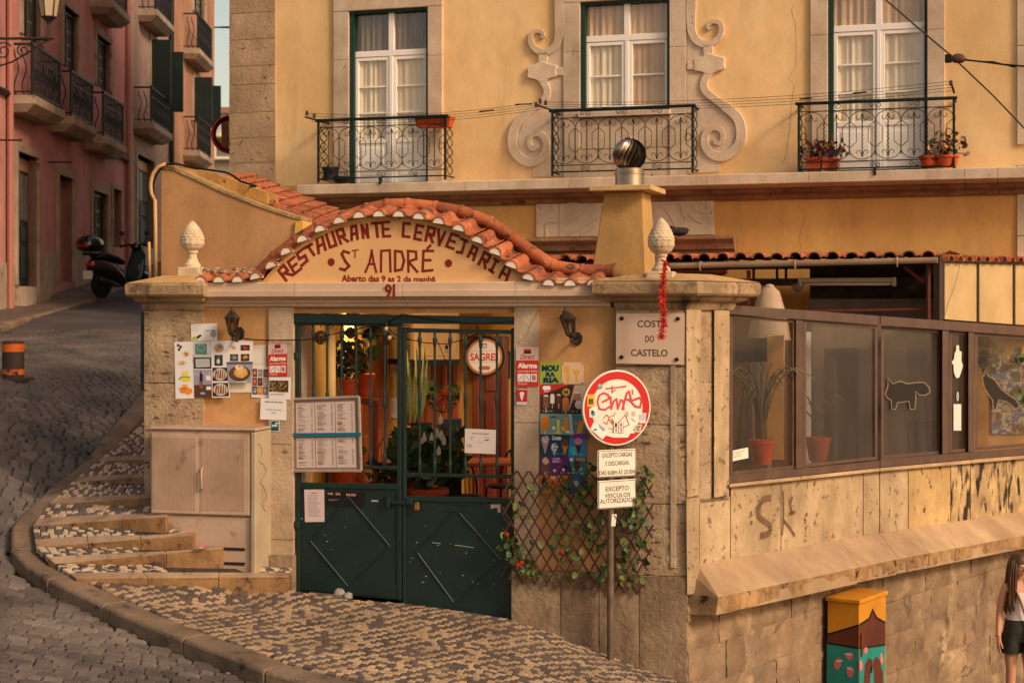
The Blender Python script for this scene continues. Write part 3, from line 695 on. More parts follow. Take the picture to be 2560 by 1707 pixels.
def stroke(mb, P, w, d):
 """a flat brush line of width w through the (u, z) points"""
 for k, ((x0, y0), (x1, y1)) in enumerate(zip(P[:-1], P[1:])):
  L_ = math.hypot(x1 - x0, y1 - y0) or 1; ex, ey = (x1 - x0) / L_ * w / 2, (y1 - y0) / L_ * w / 2; nx_, ny_ = -ey, ex
  dd = d - k * .00015
  mb.add([(x0 - ex * .9 + nx_, dd, y0 - ey * .9 + ny_), (x1 + ex * .9 + nx_, dd, y1 + ey * .9 + ny_), (x1 + ex * .9 - nx_, dd, y1 + ey * .9 - ny_), (x0 - ex * .9 - nx_, dd, y0 - ey * .9 - ny_)], [(0, 1, 2, 3)])
# each letter: baseline-left, baseline-right, top-left in photo pixels
words = [('R', a5(1190, 980), a5(1250, 930), a5(1120, 890)), ('E', a5(1255, 930), a5(1318, 880), a5(1195, 828)), ('S', a5(1305, 870), a5(1362, 820), a5(1262, 770)), ('T', a5(1372, 800), a5(1435, 765), a5(1320, 725)), ('A', a5(1432, 775), a5(1500, 740), a5(1400, 650)),
 ('U', a5(1520, 735), a5(1585, 705), a5(1485, 620)), ('R', a5(1600, 700), a5(1665, 680), a5(1560, 590)), ('A', a5(1680, 672), a5(1740, 660), a5(1665, 560)), ('N', a5(1768, 655), a5(1822, 650), a5(1755, 545)), ('T', a5(1845, 648), a5(1915, 645), a5(1830, 530)), ('E', a5(1918, 645), a5(1985, 642), a5(1910, 523)),
 ('C', a6(255, 462), a6(320, 468), a6(258, 348)), ('E', a6(340, 478), a6(405, 492), a6(362, 362)), ('R', a6(425, 492), a6(490, 510), a6(452, 375)), ('V', a6(505, 515), a6(570, 540), a6(525, 395)), ('E', a6(580, 535), a6(650, 560), a6(625, 425)),
 ('J', a6(655, 575), a6(720, 605), a6(690, 458)), ('A', a6(745, 610), a6(800, 645), a6(778, 510)), ('R', a6(825, 665), a6(885, 705), a6(875, 562)), ('I', a6(900, 705), a6(955, 745), a6(945, 610)), ('A', a6(980, 765), a6(1045, 812), a6(1020, 650))]
for i, (ch, bl, br, tl) in enumerate(words):
 o_, x_, y_ = (Vector(GW.uv(p, -.0815)) for p in (bl, br, tl)); ex = (x_ - o_); ey = (y_ - o_); mb = MB()
 for st in GLY[ch]: stroke(mb, [tuple(o_ + ex * (.12 + a * 1.0) + ey * (.07 + b * .86)) for a, b in st], .030 if ch not in 'EC' else .028, -.0815 - .0002 * (i % 2))
 portal.part('painted_letter', mb, M_red, fixn=False)
def brush(cropf, lines, w, nm, d=-.0815):
 mb = MB()
 for j, l in enumerate(lines): stroke(mb, [GW.uv(cropf(*p), d) for p in l], w, d - .0005 * j)
 portal.part(nm, mb, M_red, fixn=False)
brush(a5, [[(1665, 760), (1625, 748), (1612, 770), (1640, 825), (1668, 860), (1635, 890), (1602, 880)]], .028, 'painted_letter')
brush(a5, [[(1690, 745), (1735, 738)], [(1712, 742), (1712, 795)]], .012, 'painted_letter')
brush(a5, [[(1790, 905), (1822, 830), (1838, 742), (1852, 830), (1872, 905)], [(1815, 845), (1860, 845)]], .022, 'painted_letter')
brush(a6, [[(98, 720), (100, 565), (165, 560), (170, 720)]], .024, 'painted_letter')
brush(a6, [[(205, 715), (205, 565), (255, 572), (272, 640), (255, 705), (205, 715)]], .026, 'painted_letter')
brush(a6, [[(305, 722), (302, 565), (362, 572), (365, 625), (305, 645), (372, 722)]], .025, 'painted_letter')
brush(a6, [[(490, 565), (418, 565), (412, 718), (485, 710)], [(415, 635), (470, 635)], [(450, 545), (470, 525)]], .026, 'painted_letter')
for c in (a5(1532, 830), a6(607, 658)):
 u, z = GW.uv(c, -.082); portal.part('painted_dot', MB().face2d([(u + .037 * math.cos(k * .45), z + .04 * math.sin(k * .45)) for k in range(14)], -.0822), M_red, fixn=False)
mb = MB(); put_text(mb, [GW.L(a5(1610, 925), -.0815), GW.L(a6(510, 757), -.0815), GW.L(a6(510, 803), -.0815), GW.L(a5(1610, 980), -.0815)], (0, 0, 1, 1), 'Aberto das 9 as 2 da manhã', .0005, bold=.035); portal.part('painted_words', mb, M_red, fixn=False)
for k, (bodyc, x0, x1) in enumerate((('9', 130, 182), ('1', 190, 208))):
 mb = MB(); vs, fs, _ = text2d(bodyc, .03); u0, zt_ = GW.uv(a6(x0, 815), -.152); u1, zb_ = GW.uv(a6(x1, 922), -.152)
 P = []
 for x, y in vs:
  z = zb_ + (zt_ - zb_) * y; P.append((u0 + (u1 - u0) * x, -.1672, z))
 mb.add(P, fs); portal.part('house_number', mb, M_red, fixn=False)
# wall under the annex: the slope-topped side wall behind the gate wall, with its tiled roof
annex = Thing('annex_wall', 'plain ochre plaster wall with sloping top beside curved pediment', 'wall', GW, GW.L((560, 690), .5))
A_ = lambda p: GW.uv(p, .5)
M_annex = mat('annex_plaster', (200, 152, 104), (184, 138, 92), sc=1.1, rough=.9, bump=.3, bsc=90, c3=(170, 122, 78), th3=.66, sc3=2.2)
top = [A_(d0(371, 388)), A_(d0(400, 392)), A_(d0(450, 415)), A_(d0(520, 447)), A_(d0(600, 478)), A_(d0(660, 498)), A_(d0(693, 506))]
annex.part('wall_face', MB().prism([(top[0][0] - .02, ZB)] + top + [(top[-1][0] + .01, 2.4), (top[-1][0], ZB)], .5, .82), M_annex)
annex.part('wall_edge', MB().prism([(u + (.0 if i else -.02), z + .004) for i, (u, z) in enumerate(top)] + [(u, z + .035) for u, z in reversed(top)], .485, .83), mat('mortar_edge', (198, 164, 112), (150, 118, 78), sc=7, rough=.95, bump=1, bsc=30))
rise = MB(); pr = [A_(d0(375, 384)), A_(d0(480, 398)), A_(d0(545, 405))]
annex.part('roof_upstand', MB().prism([GW.uv(d0(378, 386), .9), GW.uv(d0(395, 380), .9), GW.uv(d0(500, 400), .9), GW.uv(d0(620, 445), .9), GW.uv(d0(620, 470), .9), GW.uv(d0(470, 416), .9)], .83, 1.15), mat('ochre_upstand', (206, 158, 84), (150, 112, 66), sc=5, rough=.9, bump=.5, c3=(90, 70, 50), th3=.6, sc3=8))
annex.part('wall_end', MB().prism([A_(a5(1270, 525)), A_(a5(1325, 530)), A_(a5(1325, 690)), A_(a5(1255, 700))], .47, .82), mat('bright_ochre', (226, 172, 78), (214, 158, 70), sc=3, rough=.9))
# rows of roof tiles behind it, running down towards the court
ta0, ta1 = GW.L(d0(468, 415), .83), GW.L(d0(745, 525), .83); tb0, tb1 = GW.L(d0(560, 402), 3.6), GW.L(d0(800, 500), 3.6)
roof2 = annex.part('tile_roof', MB().add([ta0, ta1, tb1, tb0] + [p + Vector((0, 0, -.12)) for p in (ta0, ta1, tb1, tb0)], [(0, 1, 2, 3), (7, 6, 5, 4), (0, 4, 5, 1), (1, 5, 6, 2), (2, 6, 7, 3), (3, 7, 4, 0)]), M_tile)
ncol, nrow = 13, 9; t_src = None
for c in range(ncol):
 A0 = ta0.lerp(tb0, (c + .5) / ncol); A1 = ta1.lerp(tb1, (c + .5) / ncol); dirv = (A1 - A0); L_ = dirv.length; dirv.normalize()
 side = (tb0 - ta0).normalized(); nrm = dirv.cross(side); nrm = nrm if nrm.z > 0 else -nrm
 for r in range(nrow):
  p0 = A0 + dirv * (L_ * r / nrow); mb = MB(); rings = []
  rr = (tb0 - ta0).length / ncol * .36
  for s, q, lf in ((0, .86, .0), (L_ / nrow * 1.08, 1.0, .025)):
   rings.append([p0 + dirv * s + side * (-math.cos(math.pi * k / 5) * rr * q) + nrm * (math.sin(math.pi * k / 5) * rr * q * .7 + lf) for k in range(6)])
  mb.loft(rings, closed=False); annex.part('roof_tile', mb, M_tile, parent=roof2, sm=True)
# pine-cone finials
def finial(name, label, top_px, base_px, d, plinth, wide):
 bx, bz = GW.uv(base_px, d); _, tz = GW.uv(top_px, d); H = tz - bz; t = Thing(name, label, 'finial', GW, (bx, d, bz - .06), group='pine cone finials on the gate pillars')
 p = plinth; t.part('plinth', MB().box(bx - p, bx + p, d - p, d + p, bz - .14, bz), M_final, bevel=.008)
 r = wide; t.part('stem', MB().lathe([(r * .72, 0), (r * .72, .03), (r * .55, .05), (r * .4, .10), (r * .38, .13), (r * .5, .15), (r * .5, .165), (r * .45, .18)], 24, (bx, d, bz)), M_final, sm=35)
 mb = MB(); n, m = 60, 46; rings = []; H2 = H - .17
 for i in range(m + 1):
  s = i / m; rad = r * (math.sin(math.pi * min(1, (s * .93 + .07)) ** .72) ** .75 if s < 1 else 0.) * (1 if s > .05 else .9); rad = max(rad, .003 if i == m else r * .42 * (1 - s)); g_ = []
  for j in range(n):
   ph = j / n * 13; row = s * 11; cell = (ph + (math.floor(row) % 2) * .5) % 1; fr = row % 1
   bump = (1 - abs(cell - .5) * 2) * (1 - fr) * .11 if s < .95 else 0
   if s < .34: bump = (abs(math.sin(ph * math.pi)) ** .6) * .10 * (1 - (row % 2) * .4)
   q = rad * (1 + bump); g_.append((bx + q * math.cos(2 * math.pi * j / n), d + q * math.sin(2 * math.pi * j / n), bz + .17 + H2 * s))
  rings.append(g_)
 mb.loft(rings); t.part('cone', mb, M_final, sm=50); return t
finial('cone_finial', 'cream pine cone finial on the pillar cap next to the sloping annex wall', a5(485, 518), a5(485, 870), .08, .115, .118)
finial('cone_finial', 'cream pine cone finial with red garland tied to its stem', a7(560, 592), a7(560, 985), .02, .13, .122)
# red garland of dried peppers
M_chili = mat('red_pepper', (206, 40, 24), (170, 26, 18), sc=30, rough=.45, c3=(220, 90, 40), th3=.6, sc3=40)
gar = Thing('pepper_garland', 'long red garland of dried peppers hanging over street name plaque', 'garland', GW, GW.L(a7(565, 1470), -.31))
gx = [GW.L(a7(*p), -.31) for p in ((592, 905), (585, 960), (572, 1060), (570, 1150), (574, 1240), (578, 1320), (568, 1400), (560, 1465))]
gar.part('string', MB().tube([GW.L(a7(560, 900), -.1)] + gx, .006, 5), M_chili)
mb = MB(); g6 = random.Random(9); tot = resample(gx, .012)
for p in tot:
 for k in range(5):
  a = g6.uniform(0, 6.28); dv = Vector((math.cos(a), math.sin(a) * .8, g6.uniform(-.9, .35))).normalized(); Ln = g6.uniform(.03, .058)
  q = p + dv * .006; s = dv.cross(Vector((0, 0, 1))).normalized() * .0065; w = dv.cross(s).normalized() * .0065
  mb.add([q + s, q - s * .5 + w, q - s * .5 - w, q + dv * Ln + Vector((0, 0, -.006))], [(0, 1, 3), (1, 2, 3), (2, 0, 3), (0, 2, 1)])
gar.part('peppers', mb, M_chili, kind='stuff')
# ================================================================ THINGS ON AND BEFORE THE GATE WALL
M_green = mat('dark_green_paint', (15, 42, 37), (11, 34, 31), sc=5, rough=.42, bump=.12, bsc=30, c3=(28, 54, 48), th3=.66, sc3=5, spec=.5)
M_greenw = mat('chipped_green_paint', (14, 40, 35), (10, 31, 29), sc=4, rough=.45, bump=.1, bsc=30, c3=(150, 140, 124), th3=.735, sc3=16, w3=.02, spec=.5)
GD = .05
def G(p, d=GD): return GW.L(p, d)
def bar(mb, p, q, w, t):     # flat bar between two points in the wall plane
 p, q = Vector(p), Vector(q); e = (q - p).normalized(); n = Vector((-e.z, 0, e.x)) * (w / 2); y = Vector((0, t / 2, 0))
 return mb.hexa([p - n - y, q - n - y, q - n + y, p - n + y, p + n - y, q + n - y, q + n + y, p + n + y])
def baluster(mb, top, bot, knots, r=.0125):
 H = top.z - bot.z; prof = []
 ks = sorted([(k, s) for k, s in knots])
 n = 60;
 for i in range(n + 1):
  t = i / n; rr = r
  for k, s in ks:
   x = (t - k) * H / s
   if abs(x) < 1: rr = max(rr, r * (1 + .95 * (math.cos(x * math.pi * .5)) * (.7 + .3 * math.cos(x * 9))))
  prof.append((rr, H * t))
 return mb.lathe(prof, 8, (bot.x, bot.y, bot.z))
# ---- fixed beam over the gate
solo('gate_beam', 'dark green steel beam spanning the opening above both gate leaves', 'beam', MB().loft([[G(b4(95, y)) + Vector((0, e, 0)) for y, e in ((72, -.05), (148, -.05), (148, .05), (72, .05))], [G(b4(1848, y)) + Vector((0, e, 0)) for y, e in ((100, -.05), (160, -.05), (160, .05), (100, .05))]]), M_green, GW, bevel=.004)
# ---- two gate leaves
def gate(label, side):
 if side == 0: xl, xr, yt, y1, y2, xs_, bl, br = 132, 955, 152, 1268, 1400, (262, 370, 483, 597, 710, 822), b5(122, 880), b5(915, 950)
 else: xl, xr, yt, y1, y2, xs_, bl, br = 962, 1846, 190, 1335, 1505, (1095, 1213, 1333, 1453, 1573, 1700), b5(925, 980), b5(1722, 1100)
 sk = .018
 t = Thing('gate_leaf', label, 'gate', GW, G(((bl[0] + br[0]) / 2, (bl[1] + br[1]) / 2)), group='green iron gate leaves')
 yy = lambda x, y: y + (x - xl) * sk
 stile_w = .035
 for x, q, w in ((xl + 16, bl, .033), (xr - 16, br, .042)):
  mb = MB(); p = G(b4(x, yt)); b = G(q); bar(mb, (p.x, GD, b.z), p, w, .05); t.part('stile', mb, M_green, bevel=.003)
 for y in ((yt + 14,) if side else (yt - 4,)):
  t.part('top_rail', bar(MB(), G(b4(xl + 20, yy(xl, y))), G(b4(xr - 20, yy(xr, y))), .04, .045), M_green, bevel=.003)
 for y in (y1, y2 + 16): t.part('mid_rail', bar(MB(), G(b4(xl + 26, yy(xl, y))), G(b4(xr - 26, yy(xr, y))), .032 if y == y1 else .05, .045), M_green, bevel=.003)
 for x in xs_:
  tp = G(b4(x, yy(x, yt + 10))); bo = G(b4(x, yy(x, y1 - 8))); bo.x = tp.x
  mid = .47 if side == 0 else .51
  t.part('baluster', baluster(MB(), tp, bo, ((.93, .06), (mid, .05), (mid - .035, .03), (mid + .035, .03), (.06, .05))), M_green, sm=40)
 pl = [G(b4(xl + 30, yy(xl, y2 + 20))), G(b4(xr - 30, yy(xr, y2 + 20)))]; pl = [pl[0], pl[1], Vector((pl[1].x, GD, G(br).z)), Vector((pl[0].x, GD, G(bl).z))]
 sheet = t.part('sheet_panel', MB().prism([(p.x, p.z) for p in pl], GD - .006, GD + .012), M_greenw)
 kp = bar(MB(), pl[3] + Vector((0, -.012, .085)), pl[2] + Vector((0, -.012, .085)), .14, .008); t.part('kick_plate', kp, M_greenw, bevel=.002)
 q = [b5(503, 180), b5(815, 550), b5(505, 850), b5(222, 508)] if side == 0 else [b5(1300, 275), b5(1650, 640), b5(1290, 968), b5(1018, 595)]
 for i in range(4):
  if side == 1 and i == 0: t.part('diamond_strip', bar(MB(), G(b5(1330, 300), GD - .014), G(b5(1640, 650), GD - .014), .016, .014), M_green, parent=sheet, bevel=.003)
  else: t.part('diamond_strip', bar(MB(), G(q[i], GD - .014), G(q[(i + 1) % 4], GD - .014), .016, .014), M_green, parent=sheet, bevel=.003)
 if side == 0:
  for p in (b4(128, 405), b5(125, 388)):
   c = G(p, GD); t.part('hinge', MB().box(c.x - .05, c.x + .03, GD - .05, GD + .02, c.z - .032, c.z + .032), M_green, bevel=.006)
  a, b = G(b5(805, 215), GD - .035), G(b5(1000, 232), GD - .035)
  bolt = t.part('bolt_bar', bar(MB(), a, b, .04, .02), M_green, bevel=.003)
  t.part('bolt_guide', MB().box(a.x - .02, a.x + .02, GD - .06, GD, a.z - .06, a.z + .06), M_green, parent=bolt, bevel=.003)
 else:
  for y in (232, 283): t.part('letter_slot', bar(MB(), G(b5(1215, y), GD - .012), G(b5(1415, y + 4), GD - .012), .012, .012), M_green, parent=sheet)
  c = G(b5(960, 210), GD - .03); t.part('staple', MB().box(c.x - .03, c.x + .03, GD - .05, GD, c.z - .035, c.z + .03), M_green, bevel=.004)
 # scuffs and paint chips
 g = random.Random(side + 4); mb = MB()
 for k in range(22 if side else 9):
  cx, cy = (g.uniform(960, 1600), g.uniform(380, 900)) if side else (g.uniform(150, 800), g.uniform(200, 700)); c = G(b5(cx, cy), GD - .0075); w, h = g.uniform(.003, .014), g.uniform(.002, .006)
  mb.add([(c.x + w * math.cos(a) * g.uniform(.6, 1), c.y, c.z + h * math.sin(a)) for a in (0, .9, 1.9, 3.1, 4, 5.2)], [(0, 1, 2, 3, 4, 5)])
 for pts in ([(1300, 540), (1440, 560)], [(1135, 522), (1195, 530)]) if side else ([(680, 212), (730, 214)],):
  mb2 = bar(mb, G(b5(*pts[0]), GD - .008), G(b5(*pts[1]), GD - .008), .006 if side else .016, .0008)
 if side:
  for p in ([(1565, 240), (1640, 238), (1642, 300), (1620, 300), (1615, 262), (1570, 272)],): mb.add([G(b5(*k), GD - .0078) for k in p], [tuple(range(len(p)))])
 t.part('paint_chips', mb, flat((168, 158, 142)), parent=sheet, kind='stuff', fixn=False)
 return t
gate('dark green iron gate leaf carrying the framed menu and bolt', 0)
gate('dark green iron gate leaf with letter slot and scratched lower sheet', 1)
# threshold
solo('gate_threshold', 'worn stone sill running under the two gate leaves', 'threshold', MB().loft([[GW.L(p, -.02), GW.L(p, .35), GW.L(p, .35) - Vector((0, 0, .5)), GW.L(p, -.02) - Vector((0, 0, .5))] for p in (b5(118, 905), b5(900, 985), b5(1724, 1112))]), M_step, GW, bevel=.008)
# padlock
pk = Thing('padlock', 'small brass padlock closing the bolt between gate leaves', 'padlock', GW, G(b5(1018, 290), GD - .06))
c = G(b5(1018, 255), GD - .06); pk.part('lock_body', MB().box(c.x - .024, c.x + .024, c.y - .012, c.y + .012, c.z - .035, c.z + .025), mat('brass', (176, 120, 48), (150, 96, 36), sc=20, rough=.4, metal=.6), bevel=.005)
pk.part('shackle', MB().tube([c + Vector((.016 * math.cos(a), 0, .02 + .022 * math.sin(a))) for a in [k * math.pi / 6 for k in range(7)]], .005, 6), mat('steel', (150, 146, 140), rough=.3, metal=.9), sm=True)
# plastic bag at the foot
bag = MB(); c = GW.L(b5(465, 905), -.06); g = random.Random(2)
bag.blob((c.x - .03, c.y, c.z), .055, .04, .05, 10, 6, .22, g); bag.blob((c.x + .06, c.y - .01, c.z - .015), .05, .04, .035, 10, 6, .22, g)
solo('plastic_bag', 'crumpled clear plastic bag lying at the gate foot', 'bag', bag, mat('clear_plastic', (196, 186, 178), (160, 150, 142), sc=30, rough=.2, alpha=.55, spec=.6), GW)
# ---- menu board with its pages
MD = GD - .045
mq = [b4(95, 745), b4(620, 725), b4(638, 1305), b4(100, 1307)]
menu = Thing('menu_board', 'silver framed menu board of six printed pages tied to gate', 'menu board', GW, GW.L(mq[3], MD))
Q = [GW.L(p, MD) for p in mq]
menu.part('backing', MB().hexa([Q[3], Q[2], Q[2] + Vector((0, .02, 0)), Q[3] + Vector((0, .02, 0)), Q[0], Q[1], Q[1] + Vector((0, .02, 0)), Q[0] + Vector((0, .02, 0))]), flat((150, 128, 118)))
M_alu = mat('dull_aluminium', (186, 170, 156), (164, 148, 134), sc=8, rough=.4, metal=.4)
for i in range(4):
 a, b = Q[i], Q[(i + 1) % 4]; menu.part('frame_bar', bar(MB(), a + Vector((0, -.006, 0)), b + Vector((0, -.006, 0)), .026, .026), M_alu, bevel=.004)
g = random.Random(12)
for cidx, (x0, x1) in enumerate(((.06, .335), (.345, .635), (.645, .93))):
 for r, (y0, y1) in enumerate(((.06, .495), (.545, .955))):
  mb = MB(); qq = [bilin(Q, x0, y0), bilin(Q, x1, y0), bilin(Q, x1, y1), bilin(Q, x0, y1)]; qq = [p + Vector((0, -.003, 0)) for p in qq]
  mb.quad(*qq); mb.k = 1; n = 26
  for k in range(n):
   if g.random() < .14: continue
   t0 = .06 + .88 * k / n; put_rect(mb, qq, .10, t0, .10 + g.uniform(.2, .5), t0 + .014, .0006); put_rect(mb, qq, .80, t0, .90, t0 + .014, .0006)
  mb.k = 2
  for k in range(5): put_rect(mb, qq, .07, .1 + k * .18 + g.uniform(0, .05), .35, .115 + k * .18 + g.uniform(0, .05), .0009)
  menu.part('menu_page', mb, [flat((222, 206, 200)), flat((120, 104, 98)), flat((176, 120, 84))], fixn=False)
menu.part('plastic_cover', MB().quad(*[bilin(Q, s, t) + Vector((0, -.014, 0)) for s, t in ((.03, .03), (.97, .03), (.97, .97), (.03, .97))]), glass('menu_plastic', (245, 242, 240), .12, .03), fixn=False)
menu.part('blue_strap', bar(MB(), GW.L(b4(92, 1025), MD - .024), GW.L(b4(634, 1020), MD - .024), .036, .006), flat((24, 96, 122)))
# ---- lanterns
M_lant = mat('aged_lantern_metal', (66, 56, 46), (44, 40, 36), sc=12, rough=.55, metal=.4)
M_lglass = glass('lantern_glass', (190, 176, 150), .15, .12)
def lantern(label, top, bot, plate, d=-.17):
 tz = GW.L(top, d); bz = GW.L(bot, d); pl = GW.L(plate, 0); H = tz.z - bz.z
 cx = tz.x; t = Thing('wall_lantern', label, 'lantern', GW, pl, group='wall lanterns')
 z = lambda f: bz.z + H * f; lean = (bz.x - tz.x)
 def ring(r, f): return [(cx + lean * (1 - f) + r * math.cos(k * math.pi / 3), d + r * math.sin(k * math.pi / 3), z(f)) for k in range(6)]
 t.part('roof', MB().loft([ring(.092, .60), ring(.092, .615), ring(.078, .64), ring(.055, .74), ring(.03, .79), ring(.018, .80)]), M_lant)
 t.part('crown', MB().lathe([(.03, 0), (.034, H * .02), (.02, H * .05), (.008, H * .08), (.012, H * .12), (.006, H * .15), (.002, H * .2)], 10, (cx, d, z(.79))), M_lant, sm=True)
 t.part('base_cup', MB().loft([ring(.01, .0), ring(.02, .05), ring(.045, .10), ring(.046, .15), ring(.04, .155)]), M_lant)
 cage = MB()
 for k in range(6):
  a, b = ring(.043, .15)[k], ring(.07, .605)[k]; cage.tube([a, b], .0055, 5)
 cage_o = t.part('cage', cage, M_lant)
 for k in range(6):
  a, b = ring(.041, .15), ring(.068, .605); k2 = (k + 1) % 6; t.part('pane', MB().quad(a[k], a[k2], b[k2], b[k]), M_lglass, parent=cage_o, fixn=False)
 t.part('bulb', MB().lathe([(.004, 0), (.012, .01), (.016, .05), (.012, .09), (.003, .1)], 10, (cx + lean * .7, d, z(.17))), mat('bulb_white', (230, 216, 190), rough=.3), sm=True)
 t.part('arm', MB().tube([(cx + lean, d, z(.03)), (cx + lean, d, z(-.06)), (cx + lean + .03, d * .75, z(-.1)), (pl.x, d * .35, pl.z - .01), (pl.x, 0, pl.z)], .014, 8), M_lant, sm=True)
 t.part('wall_plate', MB().loft([[(pl.x + .05 * math.cos(k * math.pi / 4 + .39), y, pl.z + .068 * math.sin(k * math.pi / 4 + .39)) for k in range(8)] for y in (0, -.022)]), M_lant, bevel=.006)
lantern('dark wall lantern above the food pictures with cable attached', a5(783, 1160), a5(790, 1400), a5(848, 1365))
lantern('dark wall lantern beside the street name plaque on cracked plaster', a6(1487, 975), a6(1535, 1230), a6(1582, 1225))
# ---- cables and bulbs of the string light
cab = Thing('string_light', 'black cable with clear bulbs strung from lantern across gate', 'string light', GW, G(b4(830, 190)))
cab.part('cable', MB().tube([GW.L(p, -.06) for p in (b3(880, 390), b3(1000, 405), b3(1150, 412), b3(1300, 412), b3(1500, 408))] + [GW.L(p, -.03) for p in (b4(240, 275), b4(450, 228), b4(650, 185), b4(815, 155), b4(960, 78), b4(1100, 108), b4(1250, 125), b4(1500, 150), b4(1700, 150), b4(1830, 115))], .006, 5), M_black, sm=True)
cab.part('cable', MB().tube([GW.L(p, .10) for p in (b4(820, 155), b4(870, 210), b4(905, 240), b4(1010, 278), b4(1150, 305), b4(1300, 312), b4(1420, 285), b4(1560, 230))], .005, 5), M_black, sm=True)
for p, d_ in ((b4(832, 192), -.05), (b4(858, 262), 0.), (b4(1306, 365), .08)):
 c = GW.L(p, d_); so = cab.part('socket', MB().lathe([(.014, 0), (.016, .03), (.012, .045)], 10, (c.x, c.y, c.z + .012)), M_black, sm=40)
 cab.part('bulb', MB().blob(c, .021, .021, .024, 12, 8), mat('bulb_glass', (214, 196, 160), rough=.08, alpha=.6, spec=.7), parent=so, sm=True)
# ---- wall plaques and papers, left of the gate
def paper(corners, name, label, cat='paper', d=-.004, base='e6dfdb', fr=GW, rough=.55):
 p = Poster(fr, corners, d, .003, base, rough); p.meta = (name, label, cat); return p
W_, GR_, OR_, BR_, DK_ = 'e9e3df', '9aa098', 'd98a2b', '6d4127', '2c2624'
LD = -.052
def dish(p, cx, cy, rx, ry, food, seed=1, plate='d8d2ce', n=7):
 g = random.Random(seed); p.disc(plate, cx, cy, rx, ry)
 for i in range(n):
  a, r = g.uniform(0, 6.28), g.uniform(0, .6); p.disc(food[i % len(food)], cx + rx * r * math.cos(a), cy + ry * r * math.sin(a), rx * g.uniform(.18, .4), ry * g.uniform(.18, .4), .25, 8)
s = paper([b3(438, 265), b3(682, 253), b3(684, 415), b3(440, 418)], 0, 0, d=LD - .001)
s.rect('dedad2', .52, .35, 1, 1).poly('1e1e20', [(.12, .85), (.35, .62), (.42, .70), (.2, .95)]).poly('b6b84e', [(.02, .78), (.2, .72), (.25, .92), (.05, .97)]).disc('8fa0a0', .86, .62, .12, .2).rect('8fa0a0', .85, .8, .87, .99)
s.text('2c2624', 'Porto tonico', .55, .36, .95, .44, .02, .3).lines('8a8480', .05, .08, .45, .5, 3, .15, .6).done('drinks_sheet', 'white sheet picturing a drink glass and bottle above food pictures', 'poster')
s = paper([b3(283, 430), b3(460, 423), b3(470, 955), b3(295, 960)], 0, 0, d=LD)
for (x, y) in ((.2, .06), (.33, .09), (.25, .13)): s.disc('4a3c38', x, y, .07, .028, .2)
dish(s, .62, .22, .22, .06, ['c8702c', 'd9913f', 'a94f20'], 3, 'e0d0bc'); dish(s, .38, .37, .24, .045, ['dda52e', 'c98a24'], 4, 'cfcabc')
s.rect('e3d34e', .42, .52, .68, .64).disc('e6cf2a', .6, .66, .25, .035).poly('4d7a2f', [(.2, .64), (.32, .62), (.28, .67)]).text('4a3f2a', 'Limonada', .28, .60, .8, .63, .02)
s.rect('e8a33a', .38, .75, .65, .80).disc('ea7a1c', .45, .85, .2, .05).disc('ee8b22', .72, .87, .2, .055).text('5a4a3a', 'Sumo Laranja', .2, .80, .72, .83, .02)
s.done('food_sheet', 'narrow white sheet with pastries, lemonade and orange juice pictures', 'poster')
s = paper([b3(460, 420), b3(628, 420), b3(634, 942), b3(470, 945)], 0, 0, d=LD - .0015, base='c3c6c2')
s.rect('5f7f77', .1, .05, .75, .24).disc('86a399', .42, .12, .26, .07).disc('5c8a7c', .42, .12, .2, .05).rect('d5d6d2', .75, .03, .97, .2).rect('34342f', 0, .29, 1, .5).poly('b3b5b0', [(.1, .32), (.9, .31), (.92, .46), (.12, .47)]).rect('e6e2de', 0, .495, 1, .51)
s.rect('9890a4', 0, .51, 1, .8).rect('5a3626', 0, .78, 1, 1)
for i in range(5): s.rect('b1aab8', .02 + .2 * i, .55 + .03 * (i % 2), .16 + .2 * i, .6 + .03 * (i % 2))
s.rect('22201f', .32, .58, .5, .72).rect('22201f', .38, .53, .44, .6).rect('8a5a3a', .31, .72, .5, .84).disc('3a4444', .47, .93, .2, .06).disc('b9b2ae', .42, .93, .06, .02).disc('b9b2ae', .55, .93, .06, .02).rect('e6e0dc', .68, .62, .95, .7).rect('e6e0dc', .7, .81, .97, .87)
s.done('wine_poster', 'poster of a green mojito glass over a red wine bottle', 'poster')
s = paper([b3(628, 418), b3(768, 416), b3(772, 660), b3(632, 665)], 0, 0, d=LD)
dish(s, .52, .28, .34, .17, ['b98a3c', 'caa04c', '8f6226'], 6, 'a8a29c', 10); s.rect('3a3836', .2, .54, .75, .95); s.disc('cfcac2', .45, .78, .12, .1).disc('5e5a54', .5, .62, .12, .06); s.done('rice_dish_sheet', 'sheet picturing a rice bowl above a dark glass photo', 'poster')
s = paper([b3(768, 416), b3(1018, 418), b3(1016, 612), b3(770, 614)], 0, 0, d=LD)
dish(s, .28, .32, .15, .16, ['e0902c', 'd67c1e'], 7, 'e6dccb', 8); s.rect('2b2220', .54, .2, .88, .46); dish(s, .71, .33, .15, .1, ['c4401e', 'b42f1a', 'd86a2a'], 8, '6a2a1c', 8)
s.rect('2d2a28', .15, .64, .45, .96); dish(s, .3, .8, .13, .13, ['b8b0a6', '8a837a'], 9, '6a645c', 8); s.rect('231d16', .56, .63, .87, .96); dish(s, .71, .79, .14, .14, ['d9a22c', 'e0b23c', 'b77c1e'], 10, '6a4a1c', 9)
s.done('four_dish_sheet', 'white sheet with four small dish photos in two rows', 'poster')
s = paper([b3(632, 662), b3(782, 660), b3(803, 945), b3(634, 948)], 0, 0, d=LD - .002)
